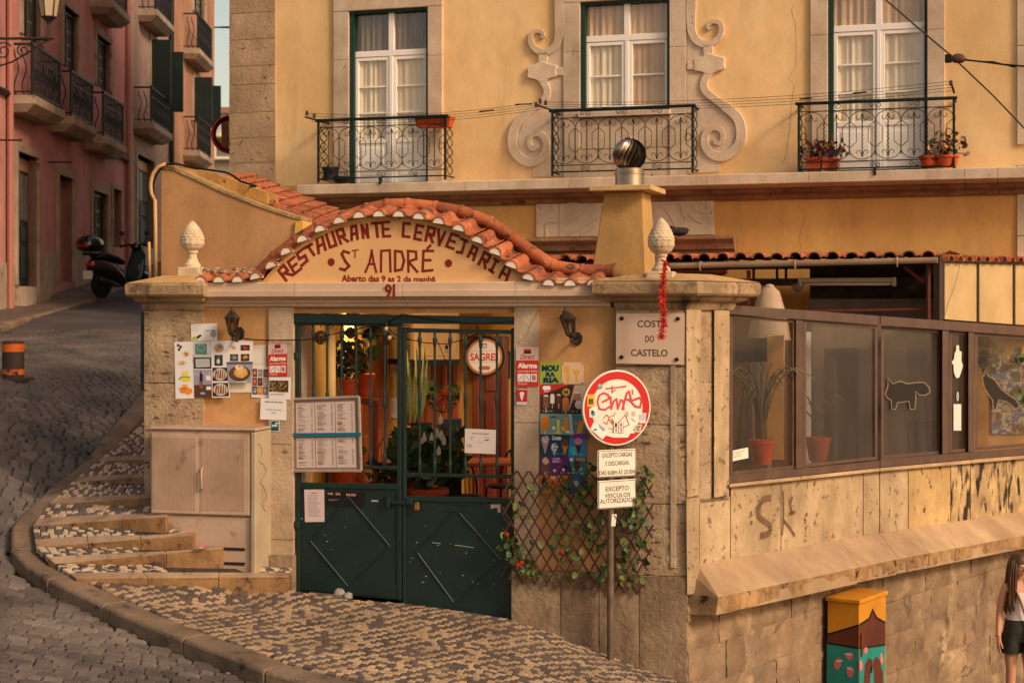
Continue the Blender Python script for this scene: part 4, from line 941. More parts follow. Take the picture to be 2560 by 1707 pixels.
for k, y0 in enumerate((.02, .52)):
 s.rect('2e2620', .05, y0, .95, y0 + .44); s.poly('c9c4bc', ell(.5, y0 + .22, .42, .2, 16))
 for i in range(5): s.poly(['8a5a2a', 'a8702e', '6f4420'][i % 3], [(.16 + .14 * i, y0 + .34), (.24 + .14 * i, y0 + .06), (.32 + .13 * i, y0 + .09), (.26 + .14 * i, y0 + .38)])
 s.disc('b5301e', .3, y0 + .16, .06, .04)
s.done('grilled_fish_sheet', 'sheet with two stacked photos of grilled sardines on plates', 'poster')
s = paper([b3(772, 615), b3(1016, 612), b3(1000, 808), b3(785, 812)], 0, 0, d=LD - .003, base='9a98a0')
s.rect('5d5a62', 0, 0, 1, .12).disc('3e2a22', .5, .56, .44, .36, n=24).disc('6a4430', .5, .54, .4, .32, n=24).poly('d9a45c', [(.28, .42), (.42, .25), (.62, .22), (.78, .36), (.84, .6), (.62, .78), (.4, .72), (.27, .6)]).poly('e8bb7a', [(.36, .35), (.55, .25), (.68, .4), (.6, .6), (.42, .6)]).disc('f0d9b4', .47, .25, .15, .11).disc('d9772c', .5, .22, .06, .05).text('eee8e2', 'Francesinha', .35, .91, .82, .98, .02)
s.done('sandwich_poster', 'photo poster of a sauced sandwich topped with fried egg', 'poster')
s = paper([b3(1018, 460), b3(1135, 458), b3(1140, 700), b3(1000, 700)], 0, 0, d=LD + .045, base='e4d9cc'); s.line('c9beb2', [(0, .72), (1, .73)], .003); s.done('blank_sheet', 'blank cream sheet tucked beneath the nine photo sheet', 'paper')
s = paper([b3(800, 800), b3(1005, 805), b3(1003, 900), b3(803, 903)], 0, 0, d=-.007, base='e6d8c2'); s.rect('d9cab4', 0, .9, 1, 1); s.done('blank_sheet', 'blank cream sheet showing below the sandwich poster', 'paper')
s = paper([b3(1003, 655), b3(1168, 660), b3(1163, 950), b3(1003, 945)], 0, 0, d=-.010)
k = 0
for r in range(3):
 for c_ in range(3):
  x0, y0 = .06 + .31 * c_, .08 + .28 * r; s.rect(['6c3a34', 'a99c98', '5a5258', '8a4438', '4a3a3c', 'a0907c', '3e3c4e', 'd07a22', '7a6a72'][k], x0, y0, x0 + .27, y0 + .26); s.disc(['b0604a', '8f6c58', '90766c', 'a45a3c', '6e4a3a', 'c2a890', 'b7b2ba', 'e89a2e', 'a88a5c'][k], x0 + .135, y0 + .13, .10, .09, .2, 9); s.disc(['d8b49a', 'd2c4ba', '5c4a46', 'd89a6c', '9a6a50', '8c7a66', '57505a', 'f0b64c', 'cbb488'][k], x0 + .12, y0 + .12, .05, .04, .2, 8); k += 1
s.done('nine_photo_sheet', 'sheet with nine small dish photos in a grid', 'poster')
s = paper([b3(1168, 757), b3(1370, 757), b3(1368, 967), b3(1165, 962)], 0, 0, d=-.036)
g = random.Random(31)
for x0 in (.02, .44):
 s.rect('3c2e1e', x0, .15, x0 + .40 if x0 < .3 else .9, .66)
 for i in range(34): s.disc(['8a6a36', 'a9854a', '6b4e26', 'c49a58'][i % 4], x0 + g.uniform(.04, .36 if x0 < .3 else .42), g.uniform(.2, .62), .03, .035, .2, 6)
s.line('5a504a', [(.1, .76), (.72, .76)], .0025); s.done('clam_sheet', 'sheet with two photos of clams beside the left jamb', 'poster')
s = paper([b3(1090, 950), b3(1330, 962), b3(1327, 1158), b3(1083, 1150)], 0, 0, d=-.034)
s.text('4a4442', 'COZINHA TIPICA PORTUGUESA', .15, .13, .86, .20, .03).text('8d8682', 'TRADITIONAL PORTUGUESE', .2, .5, .82, .56, .02).text('8d8682', 'CUISINE', .42, .64, .6, .70, .02).done('cuisine_notice', 'white notice announcing Portuguese cuisine above the wifi sticker', 'notice')
def alarm(corners, name, label, d):
 s = paper(corners, 0, 0, d=d, base='c03028'); s.rect('cbb0a8', 0, 0, 1, .34).rect('3a1c20', .34, .05, .66, .17).rect('c02a2c', .34, .05, .66, .10).text('b5352f', 'Direct', .18, .18, .82, .31, .02, .35)
 s.text('ecdcd0', 'Alarme', .08, .40, .93, .54, .05).text('e8c0b0', 'com Aviso à Polícia', .08, .58, .95, .64, .02)
 for i in range(3): s.rect('e2d6d2', .08 + .29 * i, .68, .34 + .29 * i, .88)
 s.line('b03a34', [(.13, .84), (.28, .74)], .003).line('b03a34', [(.44, .72), (.58, .84)], .003).disc('8a8088', .79, .78, .09, .07).line('c23a34', [(.71, .72), (.87, .84)], .003).text('e8c8bc', '707 24 12 24', .1, .91, .5, .96, .02)
 s.done('alarm_sign', label, 'alarm sign', 'red burglar alarm signs')
alarm([b3(1160, 440), b3(1335, 425), b3(1337, 753), b3(1157, 752)], 0, 'red and grey burglar alarm sign above the clam sheet', -.038)
alarm([b6(172, 298), b6(365, 298), b6(363, 634), b6(168, 632)], 0, 'red and grey burglar alarm sign above small security notice', -.036)
s = paper([b3(1183, 1160), b3(1265, 1160), b3(1262, 1263), b3(1180, 1263)], 0, 0, d=-.034, base='d8dcdc'); s.rect('14525e', .06, .05, .94, .95).text('e8ecec', 'WiFi', .12, .36, .75, .58, .04); s.poly('e8ecec', ell(.72, .3, .2, .12, 8, math.pi, 2 * math.pi)).rect('10333c', .1, .66, .9, .84).text('1f6a76', 'WIFI ZONE', .14, .69, .86, .8, .02); s.done('wifi_sticker', 'small teal wifi sticker on the left jamb', 'sticker')
s = paper([b6(178, 640), b6(266, 640), b6(264, 792), b6(175, 790)], 0, 0, d=-.036, base='b22a2a'); s.rect('c8c0ba', .0, .82, 1, 1).text('e8d8d0', 'Vigilante', .08, .06, .95, .18, .02).poly('e6d8d0', [(.3, .35), (.7, .35), (.62, .62), (.5, .78), (.38, .62)]).disc('e6d8d0', .5, .34, .25, .08).done('security_notice', 'small red security notice with white shield figure on jamb', 'notice')
# right of the gate
s = paper([b6(375, 422), b6(556, 422), b6(556, 612), b6(372, 616)], 0, 0, d=-.010, base='9aa53a')
M2 = '16262e'
for tx_, r in (('MOU', (.1, .15, .88, .42)), ('RA', (.3, .46, .72, .66)), ('RIA', (.18, .70, .9, .93))): s.text('2a7a86', tx_, r[0] - .03, r[1] + .03, r[2] - .03, r[3] + .03, .05); s.text(M2, tx_, *r, .05)
s.done('district_plaque', 'lime green plaque lettered MOURARIA on the plaster', 'plaque')
s = paper([b6(560, 428), b6(748, 430), b6(746, 612), b6(560, 615)], 0, 0, d=-.010, base='d8b492'); s.poly('dfa030', [(.12, .15), (.35, .15), (.35, .95), (.22, .95), (.22, .5), (.12, .45)]).rect('dfa030', .25, .5, .36, .95).poly('dfa030', [(.5, .35), (.85, .35), (.72, .62), (.72, .9), (.63, .9), (.63, .62)])
for x, y in ((.05, .06), (.95, .06), (.05, .95), (.95, .95)): s.disc('4a3c30', x, y, .035)
s.done('restaurant_plaque', 'clear plaque with orange fork and cocktail glass symbol', 'plaque')
# ice cream board
s = paper([b6(380, 620), b6(770, 622), b6(772, 1555), b6(375, 1545)], 0, 0, d=-.014, base='3a2620')
s.poly('c02a26', [(0, 0), (.62, 0), (.0, .095)]).poly('b59a82', [(.74, 0), (1, 0), (1, .25), (.6, .25)]).poly('3a2620', [(.72, .12), (1, .16), (1, .26), (.6, .26)])
s.disc('f0ece8', .10, .028, .055, .020).disc('f0ece8', .17, .028, .055, .020).text('f0ece8', 'OLA', .08, .052, .19, .066, .03)
def lolly(x, y0, y1, w, c, stick='d8b684', bite=None):
 s.rect(stick, x - w * .14, y1 - .01, x + w * .14, y1 + .045); s.poly(c, [(x - w, y1)] + ell(x, y0 + w * .5, w, w * .5, 8, math.pi, 2 * math.pi) + [(x + w, y1)])
 if bite: s.poly(bite, ell(x, y0 + w * .35, w * .9, w * .28, 8, math.pi, 2 * math.pi))
lolly(.12, .085, .21, .065, '7a4a34', bite='d8ccbe'); lolly(.26, .08, .17, .045, 'd9d2c4'); lolly(.40, .08, .17, .05, '5a3020', bite='d8ccbe'); s.disc('b08a3a', .56, .065, .085, .036).text('2a1c14', 'M', .52, .05, .60, .08, .05)
lolly(.55, .11, .23, .07, 'b06a34'); lolly(.80, .05, .14, .075, '9a6a4a', bite='cdb49a'); s.disc('cbbfb2', .84, .18, .09, .04)
g = random.Random(77)
for i in range(24): s.disc('b48a6a', .12 + g.uniform(-.05, .05), g.uniform(.11, .2), .006, .003, n=5)
s.rect('7d9a94', 0, .265, 1, .455).poly('b4c4be', [(.62, .265), (.68, .265), (.72, .455), (.66, .455)]).poly('4f7f86', [(.68, .265), (1, .28), (1, .455), (.72, .455)])
lolly(.11, .285, .41, .085, 'e07c1c'); s.text('22303a', 'Solero', .2, .275, .36, .305, .03, .3); s.poly('dfd44e', [(.36, .32), (.42, .32), (.42, .42), (.48, .445), (.3, .445), (.37, .42)]).poly('ea8f1e', [(.52, .3), (.6, .295), (.6, .40), (.66, .43), (.52, .43)])
s.poly('ea8f1e', [(.86, .32), (.96, .33), (.9, .445), (.78, .445)]).disc('e0682a', .78, .35, .05, .012).rect('e8e2da', .26, .38, .33, .41).disc('e8e2da', .6, .43, .05, .012).disc('f0b63a', .5, .4, .05, .02)
s.rect('123f57', 0, .455, .66, .655).poly('2f7fae', [(.66, .455), (1, .455), (1, .655), (.60, .655)]).disc('7a2f8a', .86, .47, .2, .03).disc('39b0b8', .72, .6, .08, .04)
def cone(x, y0, y1, w, top, c2='b98a52'):
 s.poly(c2, [(x - w, y0 + .05), (x + w, y0 + .05), (x + .008, y1), (x - .008, y1)]); s.disc(top, x, y0 + .035, w * 1.12, .034, .1, 12)
cone(.11, .465, .63, .075, 'd9c8c4', 'b88a9a'); cone(.31, .535, .65, .065, 'd8d2cc', '8a9ab0'); cone(.54, .495, .64, .07, '6e3a20', 'c07a34'); cone(.83, .48, .645, .075, 'cf7f92', '3a2432'); s.text('f0ece8', 'Cornetto', .26, .465, .46, .505, .04, .3)
for i in range(9): s.disc('8a2a30', .11 + g.uniform(-.06, .06), .495 + g.uniform(-.02, .02), .014, .006, n=6); s.disc('2a1a16', .31 + g.uniform(-.05, .05), .565 + g.uniform(-.015, .02), .014, .006, n=6)
s.rect('5b2468', 0, .655, .62, .825).poly('1f6f7c', [(.62, .655), (1, .655), (1, .825), (.70, .825)]).text('e8e0ea', 'VAI UM', .28, .668, .42, .685, .02).text('e8e0ea', 'SNACK ?', .27, .690, .45, .71, .02)
lolly(.12, .665, .80, .09, '6a4632'); s.disc('d2b090', .12, .70, .07, .03, .2).poly('6e3a2c', [(.3, .775), (.44, .735), (.46, .75), (.33, .79)]).disc('cfc6bc', .32, .785, .035, .012).disc('1c1a20', .54, .76, .06, .03).disc('d8d0ca', .51, .775, .03, .014).text('e8b04a', 'FEAST', .72, .755, .92, .78, .04).poly('4a2a1e', ell(.80, .73, .07, .06, 10)).rect('d9d2cc', .64, .665, .72, .695).rect('d06a2a', .78, .665, .97, .69)
s.rect('cf7414', 0, .828, .60, 1).poly('3a5c78', [(.60, .828), (1, .828), (1, 1), (.66, 1)]).poly('2a1a14', ell(.1, .89, .07, .05, 10)).disc('a8281e', .28, .9, .04, .02).text('f0dcc0', 'CALIPPO', .24, .84, .42, .86, .03).disc('b8321e', .52, .88, .05, .02).disc('1a1a22', .55, .95, .06, .03).disc('a8b0b8', .78, .9, .06, .03)
for i in range(40): s.lines('d8d0cc', *(lambda x, y: (x, y, x + .05, y + .015))(g.uniform(.05, .9), g.choice((.235, .435, .625, .80))), 2, .3, .4, i)
s.done('ice_cream_board', 'tall colourful ice cream price board behind the trellis', 'poster')
# street name plaque
pq = [b6(1025, 12), b6(1608, 8), b6(1603, 448), b6(1022, 438)]
s = paper(pq, 0, 0, d=-.088, base='cfb29c');
for tx_, r in (('COSTA', (.31, .14, .76, .28)), ('DO', (.43, .44, .56, .57)), ('CASTELO', (.22, .71, .76, .85))): s.text('5a4438', tx_, *r, .022)
ob = s.done('street_name_plaque', 'pale stone street plaque carved COSTA DO CASTELO', 'plaque')
q = [GW.L(p, -.088) for p in pq]
for a, b in ((.085, .10), (.905, .11), (.085, .87), (.895, .90)):
 p = bilin(q, a, b); mb = MB(); mb.loft([[(p.x + r * math.cos(k * .785), y, p.z + r * math.sin(k * .785)) for k in range(8)] for r, y in ((.02, -.088), (.02, -.1), (.012, -.106))])
 shift(mb, GW.loc(ob.matrix_world.translation)); r_ = raw_obj('bolt', mb, M_black, sm=40); r_.parent = ob
mb = MB(); Q2 = [p + Vector((0, .0045, 0)) for p in q]; mb.hexa([Q2[3], Q2[2], Q2[2] + Vector((0, .03, 0)), Q2[3] + Vector((0, .03, 0)), Q2[0], Q2[1], Q2[1] + Vector((0, .03, 0)), Q2[0] + Vector((0, .03, 0))])
shift(mb, GW.loc(ob.matrix_world.translation)); r_ = raw_obj('slab', mb, M_stone); r_.parent = ob
# papers on the gate
s = paper([b5(180, 128), b5(328, 128), b5(330, 368), b5(186, 370)], 0, 0, d=GD - .009, base='cdb8b8'); s.text('5a5050', 'MENU', .35, .09, .7, .13, .02).lines('857a7a', .16, .18, .85, .86, 17, .28, .35, 5); s.done('menu_leaflet', 'small printed price list taped to lower gate sheet', 'paper')
s = paper([b5(348, 140), b5(626, 148), b5(622, 258), b5(350, 240)], 0, 0, d=GD - .0195, base='17110f', rough=.5); s.text('d8a88a', 'HÁ', .03, .06, .17, .26, .01).text('d8a88a', 'SA', .24, .08, .37, .27, .01).text('d8a88a', 'INHAS', .53, .12, .78, .30, .01).lines('9a8a7e', .04, .58, .35, .74, 2, .3, .5).done('chalk_board', 'small black chalkboard sign reading HA SA INHAS on gate', 'sign')
s = paper([b4(1450, 975), b4(1692, 985), b4(1690, 1175), b4(1447, 1165)], 0, 0, d=GD - .04, base='d3c6be'); s.text('6a605c', 'HORARIO DE FUNCIONAMENTO', .22, .16, .8, .21, .02).rect('6a605c', .18, .33, .3, .35).rect('6a605c', .66, .33, .8, .35).rect('6a605c', .18, .42, .26, .44).rect('3a3432', .64, .42, .78, .46).rect('8a807c', .4, .53, .58, .55).lines('8a807c', .08, .64, .25, .78, 4, .3, .2).done('hours_notice', 'white opening hours notice hung on gate bars', 'notice')
# ================================================================ STREET FURNITURE BEFORE THE WALL
# traffic sign on its post
sp = pd((1532, 1657), 15.78); TS = Frame(sp.x, sp.y, 1, .42)
M_post = mat('galvanised_post', (120, 100, 84), (92, 78, 66), sc=6, rough=.55, metal=.3, bump=.2)
M_signred = mat('sign_red', (198, 26, 28), (186, 24, 26), sc=5, rough=.4)
M_signwhite = mat('sign_white', (232, 222, 206), (218, 206, 188), sc=4, rough=.4)
sg = Thing('road_sign', 'round red rimmed no entry for vehicles sign with graffiti on post', 'road sign', TS, (0, 0, sp.z))
sg.part('post', MB().tube([(0, .05, sp.z - .2), (0, .05, 2.2)], .033, 14), M_post, sm=40)
c = TS.L(b6(1030, 815), -.02); Rr = .355
circ = lambda r, y: [(c.x + r * math.cos(2 * math.pi * k / 48), y, c.z + r * math.sin(2 * math.pi * k / 48)) for k in range(48)]
disc = sg.part('sign_disc', MB().loft([circ(Rr - .004, .015), circ(Rr, .0), circ(Rr, -.022), circ(Rr - .006, -.025)]), M_signwhite)
rim = MB()
for k in range(48):
 a, b = 2 * math.pi * k / 48, 2 * math.pi * (k + 1) / 48; pt_ = lambda r, t: (c.x + r * math.cos(t), -.0265, c.z + r * math.sin(t)); rim.quad(pt_(.268, a), pt_(.34, a), pt_(.34, b), pt_(.268, b))
sg.part('red_rim', rim, M_signred, parent=disc, fixn=False)
gq = [Vector((c.x - Rr, -.0268, c.z + Rr)), Vector((c.x + Rr, -.0268, c.z + Rr)), Vector((c.x + Rr, -.0268, c.z - Rr)), Vector((c.x - Rr, -.0268, c.z - Rr))]
def b6s(x, y): return ((x - 745) / 570, (y - 500) / 630)          # crop pixel -> share of the disc
class Deco(Poster):
 def __init__(s, q): s.q = q; s.mb = MB(); s.cols = [flat('e0d6c8')]; s.n = 0
D = Deco(gq); RD = 'c2434a'
for pts, w in (([(905, 765), (960, 740), (955, 705), (915, 690), (880, 710), (865, 760), (880, 820), (925, 830), (975, 800)], .010), ([(975, 720), (980, 825), (1000, 760), (1025, 740), (1035, 825), (1060, 750), (1080, 760), (1085, 830)], .010), ([(1075, 830), (1110, 700), (1130, 680), (1150, 760), (1220, 735), (1235, 760), (1225, 815), (1185, 810), (1130, 750), (1095, 745)], .011), ([(935, 655), (1105, 638)], .007), ([(988, 635), (990, 690)], .007), ([(985, 680), (1015, 665)], .006), ([(1158, 668), (1160, 705)], .007),
 ([(915, 900), (940, 870), (960, 890), (1000, 880), (1015, 855)], .004), ([(915, 930), (945, 950), (960, 900), (990, 950), (985, 905), (1020, 960), (1100, 875), (1130, 960), (1080, 980)], .004), ([(960, 980), (1005, 1000), (970, 1030), (1010, 1050), (1060, 1020), (1090, 1045)], .003), ([(1150, 905), (1180, 935)], .003)): D.line(RD, [b6s(*p) for p in pts], w)
D.rect('d8a02a', *b6s(780, 698), *b6s(842, 800)).rect('5a4a1c', *b6s(790, 735), *b6s(830, 780)).disc('6a7486', *b6s(885, 633), .038, .036).disc('9aa6b0', *b6s(885, 628), .026, .022).poly('dcd4c8', [b6s(795, 815), b6s(845, 812), b6s(860, 885), b6s(800, 890)]).disc('2a8a9a', *b6s(828, 858), .03, .035).disc('16323e', *b6s(822, 845), .02, .024)
D.poly('e2dace', [b6s(835, 925), b6s(965, 1010), b6s(905, 1075), b6s(805, 985)]).poly('8a98a8', [b6s(870, 940), b6s(930, 990), b6s(915, 1010), b6s(880, 975)]).poly('2a8a9a', [b6s(830, 985), b6s(860, 982), b6s(858, 1000), b6s(835, 1003)])
D.poly('e0d8cc', [b6s(1215, 865), b6s(1275, 865), b6s(1268, 950), b6s(1215, 945)]).disc('b4b6ba', *b6s(1242, 900), .05, .05)
D.poly('b8b09c', [b6s(1180, 965), b6s(1240, 955), b6s(1225, 1025), b6s(1170, 1020)]).line('4a4a3c', [b6s(1190, 980), b6s(1220, 975), b6s(1195, 1000), b6s(1215, 1005)], .004)
D.poly('e2dacc', [b6s(1160, 1000), b6s(1180, 1030), b6s(1140, 1030), b6s(1120, 1065), b6s(1000, 1062), b6s(930, 1040), b6s(960, 1020), b6s(1100, 1020)])
D.rect('1a1614', *b6s(996, 935), *b6s(1082, 1028))
for k, (dg, x, y) in enumerate((('1', 1000, 939), ('8', 1042, 937), ('9', 1000, 984), ('3', 1042, 982))): D.rect('e6ddd0', *b6s(x, y), *b6s(x + 37, y + 41)); D.text('1a1614', dg, *b6s(x + 9, y + 5), *b6s(x + 28, y + 36), .02)
D.rect('b83a2c', *b6s(1036, 938), *b6s(1041, 1026)); D.rect('b83a2c', *b6s(999, 979), *b6s(1080, 983))
for x0 in (1095, 1150): D.lines('a8a4a0', *b6s(x0, 850), *b6s(x0 + 40, 890), 6, .4, .3)
sg.part('stickers_and_tags', D.mb, D.cols, parent=disc, fixn=False)
sg.part('bracket', MB().box(c.x - .06, c.x + .06, .012, .03, c.z - .1, c.z - .06), M_post); sg.part('bracket', MB().box(c.x - .06, c.x + .06, .012, .03, c.z + .06, c.z + .1), M_post)
def plate(label, crn, lines):
 q = [TS.L(p, -.005) for p in crn]; t = Thing('supplementary_plate', label, 'sign plate', TS, q[3])
 mb = MB(); b_ = [p + Vector((0, .02, 0)) for p in q]; mb.hexa([q[3], q[2], b_[2], b_[3], q[0], q[1], b_[1], b_[0]]); pl_ = t.part('plate', mb, M_signwhite, bevel=.012)
 bd = MB()
 e = .012; W = (q[1] - q[0]).length; H = (q[3] - q[0]).length; qf = [p + Vector((0, -.0012, 0)) for p in q]
 for (s0, t0, s1, t1) in ((.02, .03, .98, .05), (.02, .95, .98, .97), (.02, .05, .032, .95), (.968, .05, .98, .95)): put_rect(bd, qf, s0, t0, s1, t1, 0)
 t.part('border', bd, flat('3a302a'), parent=pl_, fixn=False)
 tb = MB()
 for body, r in lines: put_text(tb, qf, r, body, .0004, .006)
 t.part('lettering', tb, flat('2c2420'), parent=pl_, fixn=False)
plate('white sign plate reading EXCEPTO CARGAS E DESCARGAS with rounded corners', [b6(868, 1178), b6(1198, 1162), b6(1198, 1398), b6(866, 1415)], (('EXCEPTO CARGAS', (.12, .11, .88, .27)), ('E DESCARGAS', (.2, .41, .8, .57)), ('DAS 8.00H ÀS 20.00H', (.04, .70, .96, .90))))
plate('white sign plate reading EXCEPTO VEICULOS AUTORIZADOS', [b7(705, 172), b7(970, 155), b7(972, 352), b7(705, 370)], (('EXCEPTO', (.2, .22, .8, .38)), ('VEÍCULOS', (.17, .42, .84, .61)), ('AUTORIZADOS', (.05, .64, .95, .80))))
s = Poster(TS, [b7(802, 400), b7(835, 400), b7(825, 485), b7(795, 482)], .012, .002, 'd8cabb'); s.line('3a3430', [(.5, .1), (.9, .35)], .006); s.done('post_sticker', 'torn white sticker wrapped on the road sign post', 'sticker')
# trellis
M_slat = mat('trellis_wood', (86, 54, 38), (66, 42, 32), sc=8, rough=.7, bump=.3)
tr = Thing('trellis', 'brown expanding wooden lattice trellis fixed over the wall plinth', 'trellis', GW, GW.L(b7(560, 940), -.12))
def clip(x0, y0, slope, sgn):
 pts = []
 for k in range(0, 401):
  y = 85 + k * 2.4; x = x0 + sgn * (y - 95) / slope
  lo, hi = 92 + .045 * x, 868 + .09 * x
  xl = 45 if 250 < y < 560 else 100 - max(0, 250 - y) * .1 + max(0, y - 700) * .12
  if lo <= y <= hi and xl <= x <= 1092 - abs(y - 380) * .05 - max(0, y - 600) * .12: pts.append((x, y))
 return (pts[0], pts[-1]) if len(pts) > 14 else None
for sgn, dd in ((1, -.115), (-1, -.128)):
 for x0 in range(-520, 1700, 83):
  r_ = clip(x0, 95, 1.72, sgn)
  if r_:
   a, b = (GW.L(b7(*p), dd) for p in r_); tr.part('lattice_slat', bar(MB(), a, b, .017, .009), M_slat)
# ivy threaded through the trellis
ivy = Thing('ivy_garland', 'green ivy with a few red flowers threaded through trellis', 'ivy', GW, GW.L(b7(500, 900), -.15))
M_leaf = [mat('ivy_leaf_%d' % i, c1, c2, sc=30, rough=.5, var=.25) for i, (c1, c2) in enumerate((((62, 84, 42), (44, 64, 34)), ((88, 102, 52), (66, 84, 44)), ((124, 120, 62), (98, 100, 52))))]
def leaf_mesh(shape):
 mb = MB();
 if shape == 0: out = [(0, -.42), (.32, -.38), (.5, -.05), (.3, .12), (.3, .3), (0, .6), (-.3, .3), (-.3, .12), (-.5, -.05), (-.32, -.38)]
 elif shape == 1: out = [(0, -.4), (.25, -.42), (.45, -.15), (.38, .15), (0, .58), (-.38, .15), (-.45, -.15), (-.25, -.42)]
 else: out = [(0, -.5), (.2, -.25), (.22, .1), (0, .55), (-.22, .1), (-.2, -.25)]
 v = [(0, 0.0, .0)] + [(x, -.10 * abs(x) * 2 + .03 * y, y) for x, y in out]; mb.add(v, [(0, i + 1, (i + 1) % len(out) + 1) for i in range(len(out))]); return mb
leaf_src = {}
def add_leaf(parent, o, pos, size, shape, mi, rot, mats=None, name='leaf'):
 k = (shape, mi, name)
 if k not in leaf_src:
  ob = raw_obj(name, leaf_mesh(shape), (mats or M_leaf)[mi], sm=True, fixn=False); leaf_src[k] = ob
 else: ob = leaf_src[k].copy(); COL.objects.link(ob)
 ob.parent = parent; ob.location = Vector(pos) - o; ob.scale = (size,) * 3; ob.rotation_euler = rot
g = random.Random(21)
clusters = [(1030, 80, 14, 3), (1065, 140, 16, 4), (1010, 170, 16, 3), (1020, 240, 18, 3), (1010, 320, 18, 3), (1045, 370, 14, 2), (1030, 450, 14, 3), (120, 260, 14, 1), (165, 330, 25, 4), (150, 395, 22, 3), (275, 220, 20, 3), (350, 200, 25, 3), (400, 330, 25, 3), (450, 235, 28, 5), (480, 190, 20, 3), (500, 340, 25, 4), (560, 290, 25, 4), (640, 120, 25, 5), (650, 200, 25, 4), (620, 260, 25, 4), (660, 340, 25, 4), (650, 90, 14, 2), (470, 455, 18, 2), (555, 450, 22, 3), (640, 440, 22, 3), (720, 435, 20, 3), (780, 500, 18, 3),
   (235, 435, 14, 1), (440, 545, 16, 2), (510, 550, 14, 2), (600, 520, 18, 3), (640, 580, 22, 4), (700, 520, 20, 3), (720, 620, 20, 3), (430, 630, 22, 4), (500, 650, 25, 5), (560, 700, 22, 4), (330, 610, 14, 1), (250, 600, 14, 1), (680, 670, 16, 2), (60, 560, 22, 4), (110, 600, 25, 6), (160, 640, 22, 5), (45, 640, 14, 2), (100, 690, 22, 4), (150, 740, 22, 4), (205, 700, 18, 3), (220, 770, 28, 7), (190, 800, 22, 5), (250, 830, 22, 4), (95, 835, 12, 1), (320, 800, 18, 2), (395, 820, 20, 2), (460, 740, 10, 1), (550, 800, 20, 3), (560, 830, 14, 2), (640, 800, 18, 2), (740, 760, 20, 3),
   (860, 510, 16, 2), (880, 470, 20, 3), (900, 410, 22, 4), (960, 400, 22, 3), (890, 600, 20, 3), (960, 490, 18, 3), (980, 570, 18, 3), (1030, 590, 16, 3), (900, 650, 18, 2), (930, 700, 18, 3), (980, 720, 14, 2), (860, 750, 20, 3), (920, 780, 20, 3), (950, 820, 20, 3), (1000, 860, 12, 1), (1040, 730, 14, 2), (870, 830, 18, 2), (860, 880, 10, 1), (915, 890, 12, 1), (760, 820, 14, 2), (720, 850, 12, 2)]
spots = []
for cx_, cy_, sp_, n in clusters:
 for i in range(n + (1 if n > 2 else 0)):
  p = (cx_ + g.gauss(0, sp_), cy_ + g.gauss(0, sp_)); d_ = -.14 + g.uniform(-.035, .03); P = GW.L(b7(*p), d_); spots.append((p, P))
  mi = 0 if g.random() < .42 else (1 if g.random() < .68 else 2)
  if cy_ > 820 and 840 < cx_ < 930: mi = 2
  add_leaf(ivy.e, ivy.o, P, g.uniform(.045, .085), g.choice((0, 1, 1, 2)), mi, (g.uniform(-.7, .7), g.uniform(-3.1, 3.1), g.uniform(-.8, .8)))
for k in range(16):
 cl = g.sample(clusters, 1)[0]; near_ = sorted(clusters, key=lambda q: (q[0] - cl[0]) ** 2 + (q[1] - cl[1]) ** 2)[1:4]; b_ = g.choice(near_)
 A = GW.L(b7(cl[0], cl[1]), -.125); B_ = GW.L(b7(b_[0], b_[1]), -.125); m = (A + B_) / 2 + Vector((g.uniform(-.02, .02), .02, -.03)); ivy.part('stem', MB().tube(resample([A, m, B_], .02), .003, 4), M_leaf[0])
for p in ((75, 540), (458, 660), (175, 735), (150, 750)):
 P = GW.L(b7(*p), -.18); mb = MB()
 for k in range(5): a = k * 1.257; mb.blob((P.x + .012 * math.cos(a), P.y, P.z + .012 * math.sin(a)), .012, .008, .012, 6, 4)
 ivy.part('flower', mb, mat('red_flower', (190, 38, 28), (150, 26, 22), sc=60, rough=.5), sm=True)
# long dry stems poking out at the left
for a, b in (((110, 700), (30, 835)), ((80, 860), (110, 800)), ((50, 420), (100, 480))): ivy.part('stem', MB().tube([GW.L(b7(*a), -.14), GW.L(b7(*b), -.15)], .003, 4), M_slat)
# utility cabinet on the steps
KB = Frame(*(GW.W(*GW.L((480, 1200), -.42))[:2]), 1, -.235)
M_cab = mat('beige_cabinet_paint', (190, 162, 140), (168, 140, 118), sc=2.2, rough=.65, bump=.08, bsc=40, c3=(140, 116, 96), th3=.60, sc3=4, z3=1.)
M_cabside = mat('greenish_cabinet_paint', (176, 158, 130), (160, 142, 116), sc=2.2, rough=.6, c3=(140, 112, 88), th3=.64, sc3=3)
kl, kr = KB.uv(b1(1128, 1200))[0], KB.uv(b1(1885, 1250))[0]; kt = KB.uv(b1(1500, 1195))[1]; km = KB.uv(b2(1470, 325))[1]; kb_ = KB.uv(b2(1850, 745))[1] - .35
cabn = Thing('utility_cabinet', 'beige ribbed street utility cabinet standing on the pavement steps', 'utility cabinet', KB, ((kl + kr) / 2, .2, km - .3))
cabn.part('body', MB().box(kl, kr, .02, .42, km + .005, kt), M_cab, bevel=.006)
cabn.part('corner_post', MB().box(kr + .003, kr + .06, .0, .42, kb_, kt - .005), M_cabside, bevel=.012)
cabn.part('lid', MB().box(kl - .004, kr + .064, -.006, .43, kt + .003, kt + .03), M_cab, bevel=.008)
plin = cabn.part('plinth', MB().box(kl + .03, kr, .035, .40, kb_, km - .004), M_cab, bevel=.004)
